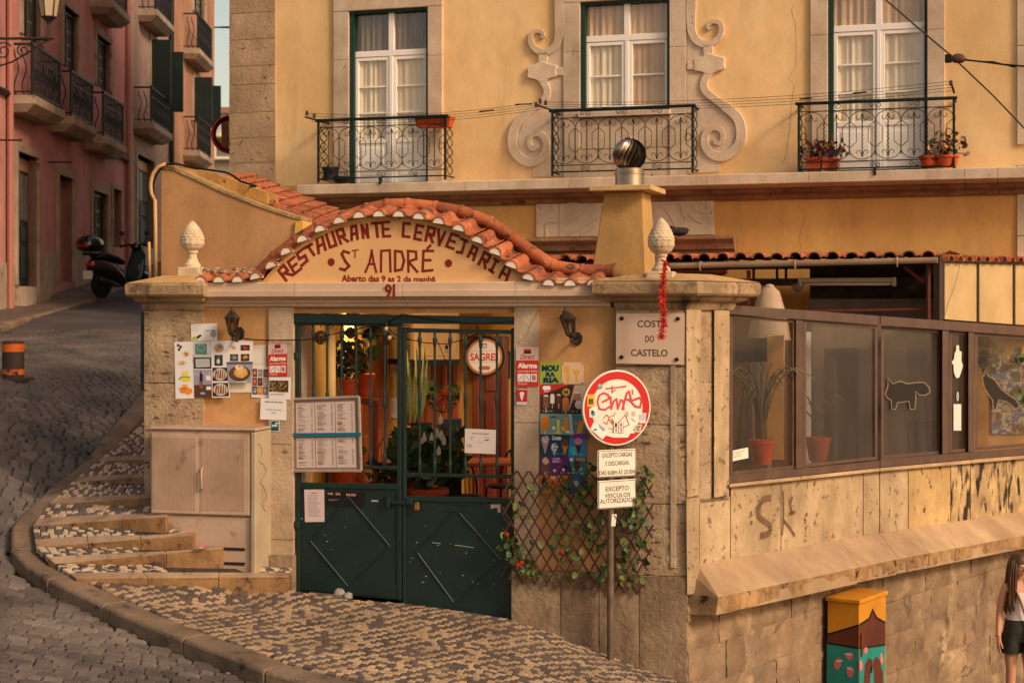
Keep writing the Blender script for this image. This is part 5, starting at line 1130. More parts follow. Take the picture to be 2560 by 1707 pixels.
for x0, x1 in ((kl + .02, (kl + kr) / 2 - .003), ((kl + kr) / 2 + .003, kr - .01)):
 dr = cabn.part('door', MB().box(x0, x1, .002, .02, km + .02, kt - .035), M_cab, bevel=.003)
 mb = MB(); n = int((x1 - x0 - .04) / .0165)
 for k in range(n): mb.box(x0 + .02 + k * .0165, x0 + .028 + k * .0165, -.003, .003, km + .06, kt - .07)
 cabn.part('ribs', mb, M_cab, parent=dr)
 if x0 > (kl + kr) / 2:
  hz = KB.uv(b2(1522, 60))[1]; cabn.part('handle', MB().tube([(x0 + .03, -.006, hz - .09), (x0 + .03, -.03, hz - .07), (x0 + .03, -.03, hz + .1), (x0 + .03, -.006, hz + .12)], .011, 8), M_cab, parent=dr, sm=True)
for y in (575, 683):
 zv = KB.uv(b2(1750, y))[1]; cabn.part('vent_slot', MB().box(KB.uv(b2(1660, y))[0], KB.uv(b2(1812, y))[0], .028, .0345, zv - .014, zv + .014), M_darkjoint, parent=plin)
tg = MB(); Pg = [(kr + .062, y, z) for y, z in ((.08, kt - .12), (.16, kt - .2), (.1, kt - .3), (.2, kt - .34), (.26, kt - .42), (.12, kt - .5), (.2, kt - .56), (.28, kt - .66), (.16, kt - .72), (.24, kt - .8))]
tg.tube(resample([Vector(p) for p in Pg], .02), .0035, 4); cabn.part('pen_tag', tg, flat('5a6a5e'))
ps_ = pd(b2(1510, 562), 16.36); solo('paper_scrap', 'pink paper scrap lying on the step by cabinet', 'litter', MB().hexa([(ps_.x + dx, ps_.y + dy, ps_.z + .006 + dz + e) for e in (0, .006) for dx, dy, dz in ((-.06, -.03, 0), (.05, -.035, .01), (.065, .03, .02), (-.05, .03, .012))]), flat('c07a72'))
# ================================================================ YELLOW HOUSE BEHIND THE COURT
M_yel = mat('yellow_plaster', gr=.4, c1=(236, 198, 144), c2=(226, 184, 128), sc=.7, rough=.9, bump=.25, bsc=110, c3=(204, 164, 112), th3=.58, sc3=1.8, z3=.14, w3=.25, c4=(240, 208, 158), th4=.58, sc4=.45)
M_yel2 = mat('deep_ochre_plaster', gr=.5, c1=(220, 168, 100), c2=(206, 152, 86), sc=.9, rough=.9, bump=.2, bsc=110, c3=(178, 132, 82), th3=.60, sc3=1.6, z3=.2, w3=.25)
M_lime = mat('pink_limestone', (224, 200, 174), (204, 178, 150), sc=1.8, rough=.8, bump=.3, bsc=30, c3=(140, 104, 78), th3=.66, sc3=12, z3=.7, w3=.05)
M_quoin = mat('quoin_limestone', (196, 166, 132), (170, 140, 110), sc=1.6, rough=.9, bump=.8, bsc=20, c3=(112, 84, 62), th3=.62, sc3=9, z3=1.2, var=.06)
M_band = mat('dark_brown_band', (164, 118, 84), (128, 90, 64), sc=2., rough=.9, bump=.8, bsc=16, c3=(64, 46, 36), th3=.57, sc3=3.5, z3=1.4, w3=.12)  # blotched brown, darker than the course stone above
M_wframe = mat('white_window_paint', (244, 236, 226), rough=.4)
M_gframe = mat('green_window_paint', (26, 56, 48), rough=.5)
M_iron = mat('painted_railing_iron', (30, 44, 40), (24, 34, 32), sc=10, rough=.5, metal=.2)
M_curt = mat('cream_curtain', (238, 226, 204), (216, 200, 174), sc=9, rough=.9, zs=.05)
M_curt2 = mat('grey_curtain', (148, 128, 112), (92, 80, 74), sc=8, rough=.9, zs=.04)
M_curt3 = mat('pink_blind', (212, 180, 148), (200, 168, 136), sc=2, rough=.9)
M_pane = glass('window_glass', (253, 252, 250), .03, .045)
B_ = lambda p, d=0: BL.uv(p, d)
house = Thing('yellow_house', 'yellow town house with stone quoins and ornate balconies behind courtyard', 'house', BL, (0, 0, 0))
hu0, hu1 = B_((575, 300))[0], B_((2780, 300))[0]
w1 = (B_(a2(945, 700))[0], B_(a2(1543, 700))[0], B_(a2(1240, 1385), -.0)[1], B_(a2(1240, 72))[1])
w2 = (B_(a3(637, 400))[0], B_(a3(1312, 400))[0], B_(a3(975, 838))[1], B_(a3(975, 2))[1])
w3 = (B_(a4(512, 700))[0], B_(a4(1263, 700))[0], B_(a4(890, 1285))[1], w1[3] + .02)
zband = B_(a3(975, 1340))[1]
def wall_holes(mb, u0, u1, z0, z1, holes, d0_, d1_):
 us = sorted({u0, u1, *[h[0] for h in holes], *[h[1] for h in holes]})
 for a, b in zip(us[:-1], us[1:]):
  hs = sorted([(h[2], h[3]) for h in holes if h[0] <= a + 1e-6 and h[1] >= b - 1e-6]); z = z0
  for lo, hi in hs:
   if lo > z: mb.box(a, b, d0_, d1_, z, lo)
   z = hi
  if z < z1: mb.box(a, b, d0_, d1_, z, z1)
 return mb
house.part('wall', wall_holes(MB(), hu0 + .02, hu1, zband, 15, [w1, w2, w3], 0, .5), M_yel)
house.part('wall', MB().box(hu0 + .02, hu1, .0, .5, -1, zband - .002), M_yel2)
house.part('side_wall', MB().box(hu0 + .02, hu0 + .4, .5, 14, -1, 15), M_yel)
house.part('back_wall', MB().box(hu0 + .02, hu1, 13.6, 14, -1, 15), M_yel)
house.part('roof', MB().box(hu0 - .3, hu1, -.4, 14.3, 15, 15.2), M_tile)
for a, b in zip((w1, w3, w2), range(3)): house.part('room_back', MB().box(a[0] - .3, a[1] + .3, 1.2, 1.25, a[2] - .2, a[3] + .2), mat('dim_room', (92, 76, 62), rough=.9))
# quoins
cy = [-360, -230, -100, 100, 300, 500, 640, 850, 1040, 1230, 1400]; g = random.Random(8)
qs = [None, 150, None, 175, None, 140, None, 205, None, 120]
for i in range(len(cy) - 1):
 zt_, zb_ = B_(a2(220, cy[i]))[1], B_(a2(220, cy[i + 1]))[1]; ul, ur = hu0, B_(a2(393, 700))[0]
 sp_ = [ul, ur] if qs[i] is None else [ul, B_(a2(qs[i], 700))[0], ur]
 for a, b in zip(sp_[:-1], sp_[1:]): house.part('quoin_stone', rough_block(MB(), a + .003, b - .003, -.035, .46 if a == ul else .1, zb_ + .004, zt_ - .004, 5, 4, .008, 200 + i * 3 + int(a == ul)), M_quoin, sm=40)
house.part('quoin_stone', MB().box(hu0 - .005, B_(a2(393, 700))[0], -.05, .46, -1, B_(a2(220, 1402))[1]), M_quoin)
house.part('quoin_stone', MB().box(hu0, B_(a2(393, 700))[0], -.035, .46, B_(a2(220, -360))[1], 15), M_quoin)
ru = B_(a4(1938, 700))[0]
for z0_, z1_ in ((0, 3.9), (3.91, 4.92), (5.2, 6.6), (6.61, 8.2), (8.21, 15)): house.part('pilaster_stone', MB().box(ru, ru + 1.2, -.04, .1, z0_, z1_), M_lime, bevel=.006)
# string course
pb = lambda y, x=975: B_(a3(x, y), -.4)[1]
zt_ = pb(1335)
course = [(.2, zt_ - .36), (-.06, zt_ - .36), (-.10, zt_ - .30), (-.2, zt_ - .26), (-.24, zt_ - .2), (-.40, zt_ - .17), (-.44, zt_ - .16), (-.46, zt_ - .155), (-.46, zt_ - .01), (-.44, zt_), (.2, zt_)]
cu0 = B_(a2(560, 1420), -.4)[0]; xs_ = [cu0, B_(a2(1180, 1400), -.4)[0], B_(a2(1830, 1400), -.4)[0], B_(a3(560, 1400), -.4)[0], B_(a3(1130, 1400), -.4)[0], B_(a3(1590, 1400), -.4)[0], B_(a4(370, 1400), -.4)[0], B_(a4(1540, 1400), -.4)[0], B_(a4(1790, 1400), -.4)[0], hu1]
for a, b in zip(xs_[:-1], xs_[1:]):
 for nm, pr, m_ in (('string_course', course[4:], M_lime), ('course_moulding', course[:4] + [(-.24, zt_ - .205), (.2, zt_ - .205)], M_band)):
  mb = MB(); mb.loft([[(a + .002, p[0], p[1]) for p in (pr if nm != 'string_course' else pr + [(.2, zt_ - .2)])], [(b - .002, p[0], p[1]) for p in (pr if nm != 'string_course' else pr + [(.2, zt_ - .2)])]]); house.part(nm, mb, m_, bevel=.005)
# window surrounds in stone
def surround(xl, xr, o, zlo, cf, yj):
 l, r = B_(cf(xl, 700))[0], B_(cf(xr, 700))[0]
 for a, b in ((l, o[0]), (o[1], r)):
  zs_ = [zlo] + [zlo + (o[3] - zlo) * f for f in (.36, .72)] + [o[3]]
  for z0_, z1_ in zip(zs_[:-1], zs_[1:]): house.part('surround_stone', MB().box(a, b, -.045, .12, z0_ + .002, z1_ - .002), M_lime, bevel=.005)
 house.part('surround_lintel', MB().box(l, r, -.05, .12, o[3] + .002, o[3] + .42), M_lime, bevel=.005)
surround(832, 1652, w1, zband, a2, 0); surround(512, 1437, w2, zband, a3, 0); surround(382, 1393, w3, zband, a4, 0)
# windows
def window(o, curtains, panels=True, apron=False):
 u0, u1, z0, z1 = o; W, H = u1 - u0, z1 - z0
 d = .095; e = bpy.data.objects.new('window', None); COL.objects.link(e); e.parent = house.e; e.matrix_parent_inverse = Matrix.Identity(4)
 P = lambda n, mb, m, **k: house.part(n, mb, m, parent=e, **k)
 s, t = lambda f: u0 + W * f, lambda f: z0 + H * f
 gf = .045
 for b in ((u0, u0 + gf + .03, z0, z1), (u1 - gf, u1, z0, z1), (u0 + gf + .03, u1 - gf, z1 - gf, z1), (u0 + gf + .03, u1 - gf, z0, z0 + .02)): P('outer_frame', MB().box(b[0], b[1], d - .09, d + .06, b[2], b[3]), M_gframe)
 a, c = u0 + gf + .03, u1 - gf; Wc = c - a; mid = (a + c) / 2
 ztr = t(.735) if panels else t(.64); zb = z0 + .02
 P('transom', MB().box(a, c, d - .03, d + .05, ztr, ztr + .095), M_wframe, bevel=.006)
 P('mullion', MB().box(mid - .045, mid + .045, d - .028, d + .05, ztr + .097, z1 - gf), M_wframe, bevel=.004)
 P('meeting_stile', MB().box(mid - .03, mid + .03, d - .035, d + .045, zb, ztr - .002), M_wframe, bevel=.006)
 for q, (x0, x1) in enumerate(((a, mid - .031), (mid + .031, c))):
  P('pane', MB().box(x0 + .03, x1 - .0, d + .01, d + .016, ztr + .1, z1 - gf), M_pane)
  st = .055
  zp_ = zb + (ztr - zb) * .315 if panels else zb
  for b in ((x0, x0 + st, zb, ztr - .005), (x1 - st, x1, zb, ztr - .005), (x0 + st, x1 - st, ztr - .06, ztr - .005), (x0 + st, x1 - st, zp_, zp_ + .07)): P('sash_bar', MB().box(b[0], b[1], d - .02, d + .04, b[2], b[3]), M_wframe, bevel=.005)
  nb = 2 if panels else 1
  for k in range(nb):
   zz_ = zp_ + .07 + (ztr - .06 - zp_ - .07) * (k + 1) / (nb + 1) - (.0 if panels else .0); P('glazing_bar', MB().box(x0 + st, x1 - st, d - .008, d + .03, zz_ - .012, zz_ + .012), M_wframe)
  P('pane', MB().box(x0 + st, x1 - st, d + .012, d + .018, zp_ + .07, ztr - .06), M_pane)
  if panels:
   P('lower_panel', MB().box(x0 + st, x1 - st, d - .004, d + .03, zb, zp_), M_wframe)
   P('panel_moulding', MB().box(x0 + st + .05, x1 - st - .05, d - .014, d, zb + .12, zp_ - .07), M_wframe, bevel=.012)
  for kk, (cm, za, zc_) in enumerate(((curtains[q], ztr + .09, z1), (curtains[2 + q], zp_, ztr))):
   rows = []; g_ = random.Random(int(x0 * 50) + kk); n = 44; amp = .02
   ph = [g_.uniform(0, 6) for _ in range(3)]
   cp_ = [0.]
   for _ in range(n): cp_.append(cp_[-1] + g_.uniform(.25, 1.7))
   pr = [(x0 - .02 + (x1 - x0 + .04) * i / n, d + .045 + amp * (math.sin(cp_[i] + ph[0]) * .7 + math.sin(i * .37 + ph[1]) * .5)) for i in range(n + 1)]
   mb = MB(); mb.loft([[(x, y, zq) for x, y in pr] for zq in (za, zc_)], closed=False); P('curtain', mb, cm, sm=True, fixn=False)
window(w1, (M_curt2, M_curt2, M_curt, M_curt)); window(w2, (M_curt3, M_curt3, M_curt, M_curt3), panels=False); window(w3, (M_curt3, M_curt3, M_curt, M_curt))
# apron under the middle window
au0, au1 = w2[0], w2[1]
house.part('window_sill', MB().box(au0 - .02, au1 + .02, -.09, .3, w2[2] - .09, w2[2]), M_lime, bevel=.01)
for z0_, z1_ in ((zband, B_(a3(975, 1125))[1]), (B_(a3(975, 1120))[1], w2[2] - .095)): house.part('apron_stone', MB().box(au0 + .002, au1 - .002, -.02, .3, z0_ + .003, z1_ - .003), M_lime, bevel=.008)
# scroll ornaments each side of the middle window
uc = (w2[0] + w2[1]) / 2
def ribbon(mb, pts, w, dd0, dd1):
 m = len(pts); rings = []; ww = w if isinstance(w, list) else [w] * m
 for i in range(m):
  a, b = pts[max(0, i - 1)], pts[min(m - 1, i + 1)]; tx_, tz_ = b[0] - a[0], b[1] - a[1]; L_ = math.hypot(tx_, tz_) or 1; nx_, nz_ = -tz_ / L_ * ww[i] / 2, tx_ / L_ * ww[i] / 2; p = pts[i]
  rings.append([(p[0] + nx_, dd1, p[1] + nz_), (p[0] + nx_, dd0 + .012, p[1] + nz_), (p[0] + nx_ * .92, dd0, p[1] + nz_ * .92), (p[0] - nx_ * .92, dd0, p[1] - nz_ * .92), (p[0] - nx_, dd0 + .012, p[1] - nz_), (p[0] - nx_, dd1, p[1] - nz_)])
 return mb.loft(rings)
def smooth2(pts, st=.03): return [(p.x, p.y) for p in resample([Vector((x, z, 0)) for x, z in pts], st)]
hook = [(478, -700), (478, -200), (480, 60), (482, 200), (474, 300), (440, 365), (380, 398), (315, 385), (272, 335), (268, 275), (300, 240), (345, 245), (362, 275), (345, 292)]
body = [(360, 400), (360, 480)]
stem = [(345, 600), (375, 640), (392, 690), (375, 745), (300, 815), (215, 885), (150, 960), (128, 1050), (140, 1135), (195, 1200), (270, 1225), (345, 1195), (385, 1120), (372, 1045), (325, 1010), (272, 1030), (255, 1085), (280, 1128), (312, 1118), (312, 1095)]
def orn(mirror):
 f = lambda p: ((lambda u, z: ((2 * uc - u) if mirror else u, z))(*B_(a3(*p))))
 zs = [f((510, y))[1] for y in (600, 1332)]
 s1 = MB(); s1.prism([f(p) for p in ((395, 430), (510, 300), (510, 600), (380, 600))], -.02, .05); house.part('ornament_slab', s1, M_lime)
 s2 = MB(); s2.prism([f(p) for p in ((400, 602), (511, 602), (511, 1333), (280, 1333), (280, 1220), (190, 1150), (160, 1040), (230, 900), (380, 760))], -.022, .05); house.part('ornament_slab', s2, M_lime)
 for nm, pts, w in (('scroll', hook, 0), ('scroll', body, .2), ('scroll', stem, .2)):
  P2 = smooth2([f(p) for p in pts]); n = len(P2)
  wl = [(.15) * (1 if i < n * .6 else 1 - .65 * (i - n * .6) / (n * .4)) for i in range(n)]
  wl = [x * (.75 if pts is stem and i < n * .25 else 1) for i, x in enumerate(wl)]
  house.part('scroll_ornament', ribbon(MB(), P2, wl, -.055 if pts is stem else -.05, .02), M_lime, sm=30)
 c = f((352, 545)); house.part('ornament_boss', MB().prism([(c[0] + .25 * math.cos(a) * (1 - .1 * math.cos(6 * a)), c[1] + .15 * math.sin(a) * (1 - .1 * math.cos(6 * a))) for a in [k * .2617 for k in range(24)]], -.06, .02), M_lime, bevel=.012)
 t0 = f((470, 545)); house.part('ornament_tongue', MB().prism([f(p) for p in ((430, 515), (511, 512), (511, 575), (430, 580))], -.05, .02), M_lime, bevel=.01)
orn(False); orn(True)
# carved panels and the door head under the string course
for x0, x1, mr in ((1268, 1440, 0), (1442, 1760, 0)): pass
pz0, pz1 = BL.uv(a6(1500, 460), -.02)[1], BL.uv(a6(1500, 172), -.02)[1]
pu0, pu1, pum = BL.uv(a6(1270, 300), -.02)[0], BL.uv(a7(945, 560), -.02)[0], BL.uv(a6(1442, 300), -.02)[0]
for a, b in ((pu0, pum), (pum, (pu0 + pu1) / 2 + .1), ((pu0 + pu1) / 2 + .1, pu1)): house.part('carved_panel', MB().box(a + .003, b - .003, -.05, .1, pz0, pz1), M_lime, bevel=.006)
for cf, ln in ((a6, [(1500, 360), (1600, 290), (1700, 210)]), (a6, [(1510, 440), (1620, 380), (1720, 320)]), (a6, [(1570, 455), (1650, 415), (1725, 370)]), (a6, [(1300, 220), (1400, 222)]), (a6, [(1350, 460), (1352, 350), (1440, 350)]), (a6, [(1500, 210), (1590, 212)]),
 (a7, [(560, 500), (620, 560), (660, 640)]), (a7, [(580, 492), (715, 488), (715, 540), (740, 600)]), (a7, [(780, 490), (800, 530), (850, 555), (895, 558), (895, 490), (820, 490)]), (a7, [(770, 560), (810, 610), (860, 630)])):
 house.part('panel_carving', ribbon(MB(), smooth2([BL.uv(cf(*p), -.05) for p in ln], .06), .03, -.066, -.045), M_lime)
hz0, hz1 = BL.uv(a7(800, 870), -.3)[1], BL.uv(a7(800, 725), -.3)[1]; hu_0, hu_1 = BL.uv((1318, 600), -.3)[0], BL.uv(a7(1090, 760), -.3)[0]
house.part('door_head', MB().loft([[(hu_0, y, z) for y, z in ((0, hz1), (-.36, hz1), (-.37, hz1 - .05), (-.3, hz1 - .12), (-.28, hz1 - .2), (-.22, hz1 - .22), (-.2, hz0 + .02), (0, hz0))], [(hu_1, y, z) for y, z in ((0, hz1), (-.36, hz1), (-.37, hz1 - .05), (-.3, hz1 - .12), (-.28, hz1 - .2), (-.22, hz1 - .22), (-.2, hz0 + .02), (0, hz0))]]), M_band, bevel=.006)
house.part('door_lintel', MB().box(hu_0 + .1, hu_1 - .15, -.12, .05, hz0 - .25, hz0 - .005), mat('red_brown_lintel', (132, 56, 30), (104, 42, 24), sc=4, rough=.8))
c = BL.uv(a4(868, 1452), -.01); house.part('drain_hole', MB().face2d([(c[0] + .075 * math.cos(a), c[1] + .03 - .085 * abs(math.sin(a)) if a > 3.14 else c[1] + .03) for a in [k * .3 for k in range(21)]], -.012), M_darkjoint, fixn=False)
# cracks in the plaster
def crack(cf, pts, fr=BL, dd=-.002, w=.006, owner=house, m_=None):
 g_ = random.Random(len(pts) * 7 + int(pts[0][0])); P2 = smooth2([fr.uv(cf(*p), dd) for p in pts], .03); P2 = [(x + g_.uniform(-.008, .008), z) for x, z in P2]; mb = MB()
 for (x0, y0), (x1, y1) in zip(P2[:-1], P2[1:]):
  mb.add([(x0 - w / 2, dd, y0), (x0 + w / 2, dd, y0), (x1 + w / 2, dd, y1), (x1 - w / 2, dd, y1)], [(0, 1, 2, 3)])
 owner.part('plaster_crack', mb, m_ or flat('a2784c'), fixn=False)
crack(a4, [(262, 30), (238, 90), (268, 200), (272, 430), (262, 520), (218, 590), (255, 640), (245, 730), (228, 900), (215, 1050), (190, 1180), (165, 1240)])
crack(a8, [(325, 40), (295, 110), (335, 160), (330, 240), (305, 300), (300, 440)]); crack(a8, [(135, 90), (170, 140), (165, 200), (180, 260)])
crack(a8, [(1340, 425), (1450, 432), (1600, 412), (1720, 418), (1850, 410), (1925, 415)], w=.012)
crack(a5, [(870, 720), (895, 660), (950, 640), (1040, 632), (1120, 628), (1190, 645), (1255, 655)], GW, .4985, .005, annex)
crack(a6, [(1400, 1075), (1440, 1085), (1500, 1080)], GW, -.002, .004, portal); crack(a6, [(1600, 1160), (1620, 1100), (1700, 1120), (1745, 1145)], GW, -.002, .004, portal); crack(a6, [(1810, 1265), (1850, 1280), (1870, 1260)], GW, -.002, .004, portal); crack(a6, [(1275, 1030), (1220, 1130), (1190, 1200), (1120, 1260)], GW, -.038, .005, portal)
# ---- balcony railings
def spiral(cx, cz, r, a0, turns, n=16, sgn=1): return [(cx + r * (1 - .75 * i / n) * math.cos(a0 + sgn * turns * 2 * math.pi * i / n), cz + r * (1 - .75 * i / n) * math.sin(a0 + sgn * turns * 2 * math.pi * i / n)) for i in range(n + 1)]
def railing(cf, lx, rx, ltop, rtop, lbot, nb, extra_l=True):
 d = -.42; u0, z1 = BL.uv(cf(lx, ltop), d); u1, _ = BL.uv(cf(rx, rtop), d); _, z0 = BL.uv(cf(lx, lbot), d); H = z1 - z0; W = u1 - u0; w = W / nb
 e = bpy.data.objects.new('balcony_railing', None); COL.objects.link(e); e.parent = house.e; e.matrix_parent_inverse = Matrix.Identity(4)
 P = lambda n, mb, **k: house.part(n, mb, M_iron, parent=e, **k)
 z = lambda f: z0 + H * f
 P('top_rail', MB().box(u0 - .05, u1 + .05, d - .03, d + .03, z1 - .035, z1 + .01), bevel=.008)
 for s in (u0, u1):
  P('side_rail', MB().box(s - .022, s + .022, d, -.02, z1 - .035, z1), bevel=.005); P('side_rail', MB().box(s - .012, s + .012, d, -.02, z0, z0 + .02))
  P('corner_post', MB().box(s - .016, s + .016, d - .016, d + .016, z0 - .05, z1 - .03))
  sw = [(s, d + .05 + (-d - .08) * t, 0) for t in (0, 1)]
  P('side_scroll', MB().tube([(s, d / 2 + .13 * math.sin(k * .55), z(.04 + .9 * k / 34)) for k in range(35)], .009, 5)); P('side_scroll', MB().tube([(s, d / 2 - .13 * math.sin(k * .55), z(.04 + .9 * k / 34)) for k in range(35)], .007, 5))
 for f, r in ((.865, .008), (.115, .008), (.012, .012)): P('cross_rail', MB().tube([(u0, d, z(f)), (u1, d, z(f))], r, 5))
 g_ = random.Random(nb)
 for i in range(nb + 1):
  x = u0 + w * i
  # caged bar
  if 0 < i < nb:
   mb = MB(); n = 40
   mb.tube([(x + (.006 * math.cos(k * 1.3)), d + .006 * math.sin(k * 1.3), z(.2 + .5 * k / n)) for k in range(n + 1)], .0085, 5); P('twisted_bar', mb)
  for sg_ in (-1, 1):
   if (i == 0 and sg_ < 0) or (i == nb and sg_ > 0): continue
   cx_ = .27 * w * sg_; P('cage_scroll', MB().tube([(x, d, z(.70)), (x + cx_, d, z(.615)), (x + cx_, d, z(.395)), (x, d, z(.31))], .006, 5))
 for i in range(nb):
  x = u0 + w * (i + .5); mb = MB(); n = 48
  mb.tube([(x + .006 * math.cos(k * 1.3), d + .006 * math.sin(k * 1.3), z(.18 + .62 * k / n)) for k in range(n + 1)], .0085, 5); P('twisted_bar', mb)
  for f, sgn in ((.70, 1), (.29, -1)):
   P('arch_scroll', MB().tube([(x + w * .5 * math.cos(a), d, z(f) + sgn * H * .15 * math.sin(a)) for a in [k * math.pi / 14 for k in range(15)]], .0062, 5))
   for sd in (-1, 1):
    c_ = (x + sd * w * .17, z(f + sgn * .055)); pts = [(x, z(f + sgn * .12))] + [(c_[0] + sd * w * .12 * (1 - .7 * k / 10) * math.cos(math.pi - k * .42), c_[1] - sgn * w * .13 * (1 - .7 * k / 10) * math.sin(k * .42)) for k in range(11)]
    P('bar_scroll', MB().tube([(a, d, b) for a, b in pts], .0055, 5))
 for fx in (.24, .5, .75):
  for zf, r in ((.935, .045), (.062, .04)):
   x = u0 + W * fx; P('rail_scroll', MB().tube([(a, d, b) for a, b in spiral(x - r, z(zf), r, 0, 1.2)], .006, 5)); P('rail_scroll', MB().tube([(a, d, b) for a, b in spiral(x + r, z(zf), r, math.pi, 1.2)], .006, 5))
 for x in (u0 + .07, u1 - .07):
  P('rail_ring', MB().tube([(x + .05 * math.cos(k * .5236), d, z(.5) + .05 * math.sin(k * .5236)) for k in range(12)], .006, 5, closed=True))
 P('support_hook', MB().box((u0 + u1) / 2 - .02, (u0 + u1) / 2 + .02, d - .06, d + .02, z0 - .10, z0), bevel=.004)
 return u0, u1, z0, z1
r1 = railing(a2, 712, 1668, 905, 866, 1355, 6); r2 = railing(a3, 425, 1482, 832, 795, 1305, 6); r3 = railing(a4, 292, 1460, 778, 705, 1285, 6)
# insulator brackets and service wires along the front
ins = Thing('service_wires', 'thin service wires strung along the three balcony railings', 'wires', BL, BL.L(a3(330, 790), -.6))
A = BL.L(a2(620, 865), -.5); Bp = BL.L(a3(335, 785), -.5); Cp = BL.L(a4(1442, 640), -.5)
ins.part('bracket', MB().tube([BL.L(a2(608, 882), -.5), BL.L(a2(712, 912), -.43)], .016, 6), M_iron); ins.part('bracket', MB().tube([BL.L(a3(300, 790), -.5), BL.L(a3(420, 832), -.43)], .014, 6), M_iron); ins.part('bracket', MB().tube([BL.L(a4(1440, 625), -.46), BL.L(a4(1465, 705), -.43)], .016, 6), M_iron)
for p in (a2(625, 858), a2(681, 878), a3(333, 768), a3(303, 795), a3(375, 780), a4(1440, 632)):
 c = BL.L(p, -.5); ins.part('insulator', MB().lathe([(.01, 0), (.028, .01), (.02, .03), (.03, .05), (.012, .08)], 8, (c.x, c.y, c.z - .03)), mat('brown_insulator', (70, 44, 34), rough=.3), sm=True)
for k in range(4):
 a_ = A + Vector((.03 * k, 0, -.045 * k + .02)); b__ = Bp + Vector((.02 * k, 0, -.035 * k + .03)); c_ = Cp + Vector((0, 0, -.045 * k + .05))
 for p, q in ((a_, b__), (b__, c_)): ins.part('wire', MB().tube([p.lerp(q, t / 8) + Vector((0, 0, -.10 * (1 - (2 * t / 8 - 1) ** 2))) for t in range(9)], .0035, 4), M_black)
for cf, pts in ((a2, [(1925, 842), (2035, 832)]), (a3, [(145, 790), (270, 785)]), (a4, [(700, 703), (805, 695)]), (a4, [(298, 750), (390, 741)])): ins.part('splice', MB().tube([BL.L(cf(*p), -.5) for p in pts], .011, 6), M_black)
ov = Thing('overhead_cable', 'dark overhead cable crossing diagonally before the third balcony', 'cable', BL, BL.L(a4(1470, 440), -2.5))
ov.part('cable', MB().tube([BL.L(a4(*p), -2.5) for p in ((700, -230), (945, 0), (1200, 220), (1450, 430), (1760, 725), (1990, 965), (2300, 1280))], .011, 5), M_black)
ov.part('cable', MB().tube([BL.L(a4(*p), -2.5) for p in ((1455, 440), (1560, 455), (1700, 470), (1850, 490), (1990, 502), (2300, 530))], .013, 5), M_black); ov.part('cable', MB().tube([BL.L(a4(*p), -2.5) for p in ((1540, 448), (1640, 465), (1760, 468), (1925, 510))], .009, 5), M_black)
c = BL.L(a4(1495, 443), -2.5); ov.part('knot', MB().blob(c, .1, .05, .06, 10, 6, .15), mat('rusty_clamp', (92, 60, 44), rough=.7), sm=True); ov.part('clamp', MB().box(c.x - .17, c.x - .08, c.y - .03, c.y + .03, c.z - .05, c.z + .06), M_black, bevel=.01)
# balcony pots
M_terra = mat('terracotta_pot', (198, 84, 38), (176, 70, 32), sc=8, rough=.7, bump=.1)
M_soil = mat('potting_soil', (60, 44, 34), rough=1.)
M_redleaf = [mat('purple_leaf', (112, 48, 44), (84, 40, 40), sc=30, rough=.5, var=.3), mat('mixed_leaf', (84, 82, 54), (60, 66, 46), sc=30, rough=.5, var=.3), mat('yellow_petal', (200, 140, 40), rough=.6)]
def pot_plant(label, cf, cx_, ybot, ytop, wtop, wbot, square, d, spread, nleaf, mats, lsz, fr=BL, up=.5, grp=None, potmat=None, name='potted_plant', cat='potted plant', shape=2, spiky=False):
 b = fr.L(cf(cx_, ybot), d); t_ = fr.L(cf(cx_, ytop), d); H = t_.z - b.z; t = Thing(name, label, cat, fr, b, group=grp); n = 4 if square else 20; rot = math.pi / 4 if square else 0; k = 1.35 if square else 1
 pm = potmat or M_terra
 t.part('pot', MB().lathe([(wbot * k, 0), (wtop * .96 * k, H * .8), (wtop * 1.06 * k, H * .8), (wtop * 1.08 * k, H), (wtop * .95 * k, H), (wtop * .9 * k, H * .9)], n, b, rot), pm, sm=False if square else 35);
 t.part('soil', MB().lathe([(wtop * .9 * k, H * .86), (wtop * .9 * k, H * .9), (.01, H * .93)], n, b, rot), M_soil)
 g_ = random.Random(int(cx_ + ybot)); top_ = Vector((b.x, b.y, b.z + H * .9))
 for i in range(nleaf):
  a = g_.uniform(0, 6.28); r = spread * g_.random() ** .6; h = up * g_.uniform(.15, 1) * (1 - .45 * (r / max(spread, .01)) ** 2)
  p = top_ + Vector((r * math.cos(a), r * .8 * math.sin(a), h)); mi = g_.randrange(len(mats))
  if mats is M_redleaf: mi = 0 if g_.random() < .8 else mi
  add_leaf(t.e, t.o, p, lsz * g_.uniform(.7, 1.25), shape, mi, (g_.uniform(-1.1, 1.1), g_.uniform(-1.5, 1.5) if not spiky else g_.uniform(-.5, .5), a), mats, name=mats[0].name.replace('0', '').strip('_') if False else 'leaf_' + mats[0].name.split('_')[0])
  if i % 4 == 0: t.part('stem', MB().tube([top_ + Vector((0, 0, -.02)), (top_ + p) / 2 + Vector((0, 0, .03)), p], .004, 4), mats[0])
 return t
gp = 'pots on the third balcony'
pot_plant('square terracotta pot of purple leaves standing at balcony rail end', a4, 410, 1288, 1190, .112, .095, True, -.3, .22, 60, M_redleaf, .10, up=.28, grp=gp)
pot_plant('square terracotta pot of purple leaves next to its twin pot', a4, 537, 1285, 1195, .115, .098, True, -.3, .24, 70, M_redleaf, .10, up=.36, grp=gp)
pot_plant('round orange pot with low dry growth beside the balcony door', a4, 1275, 1262, 1178, .14, .11, False, -.3, .08, 8, M_redleaf, .07, up=.1, grp=gp)
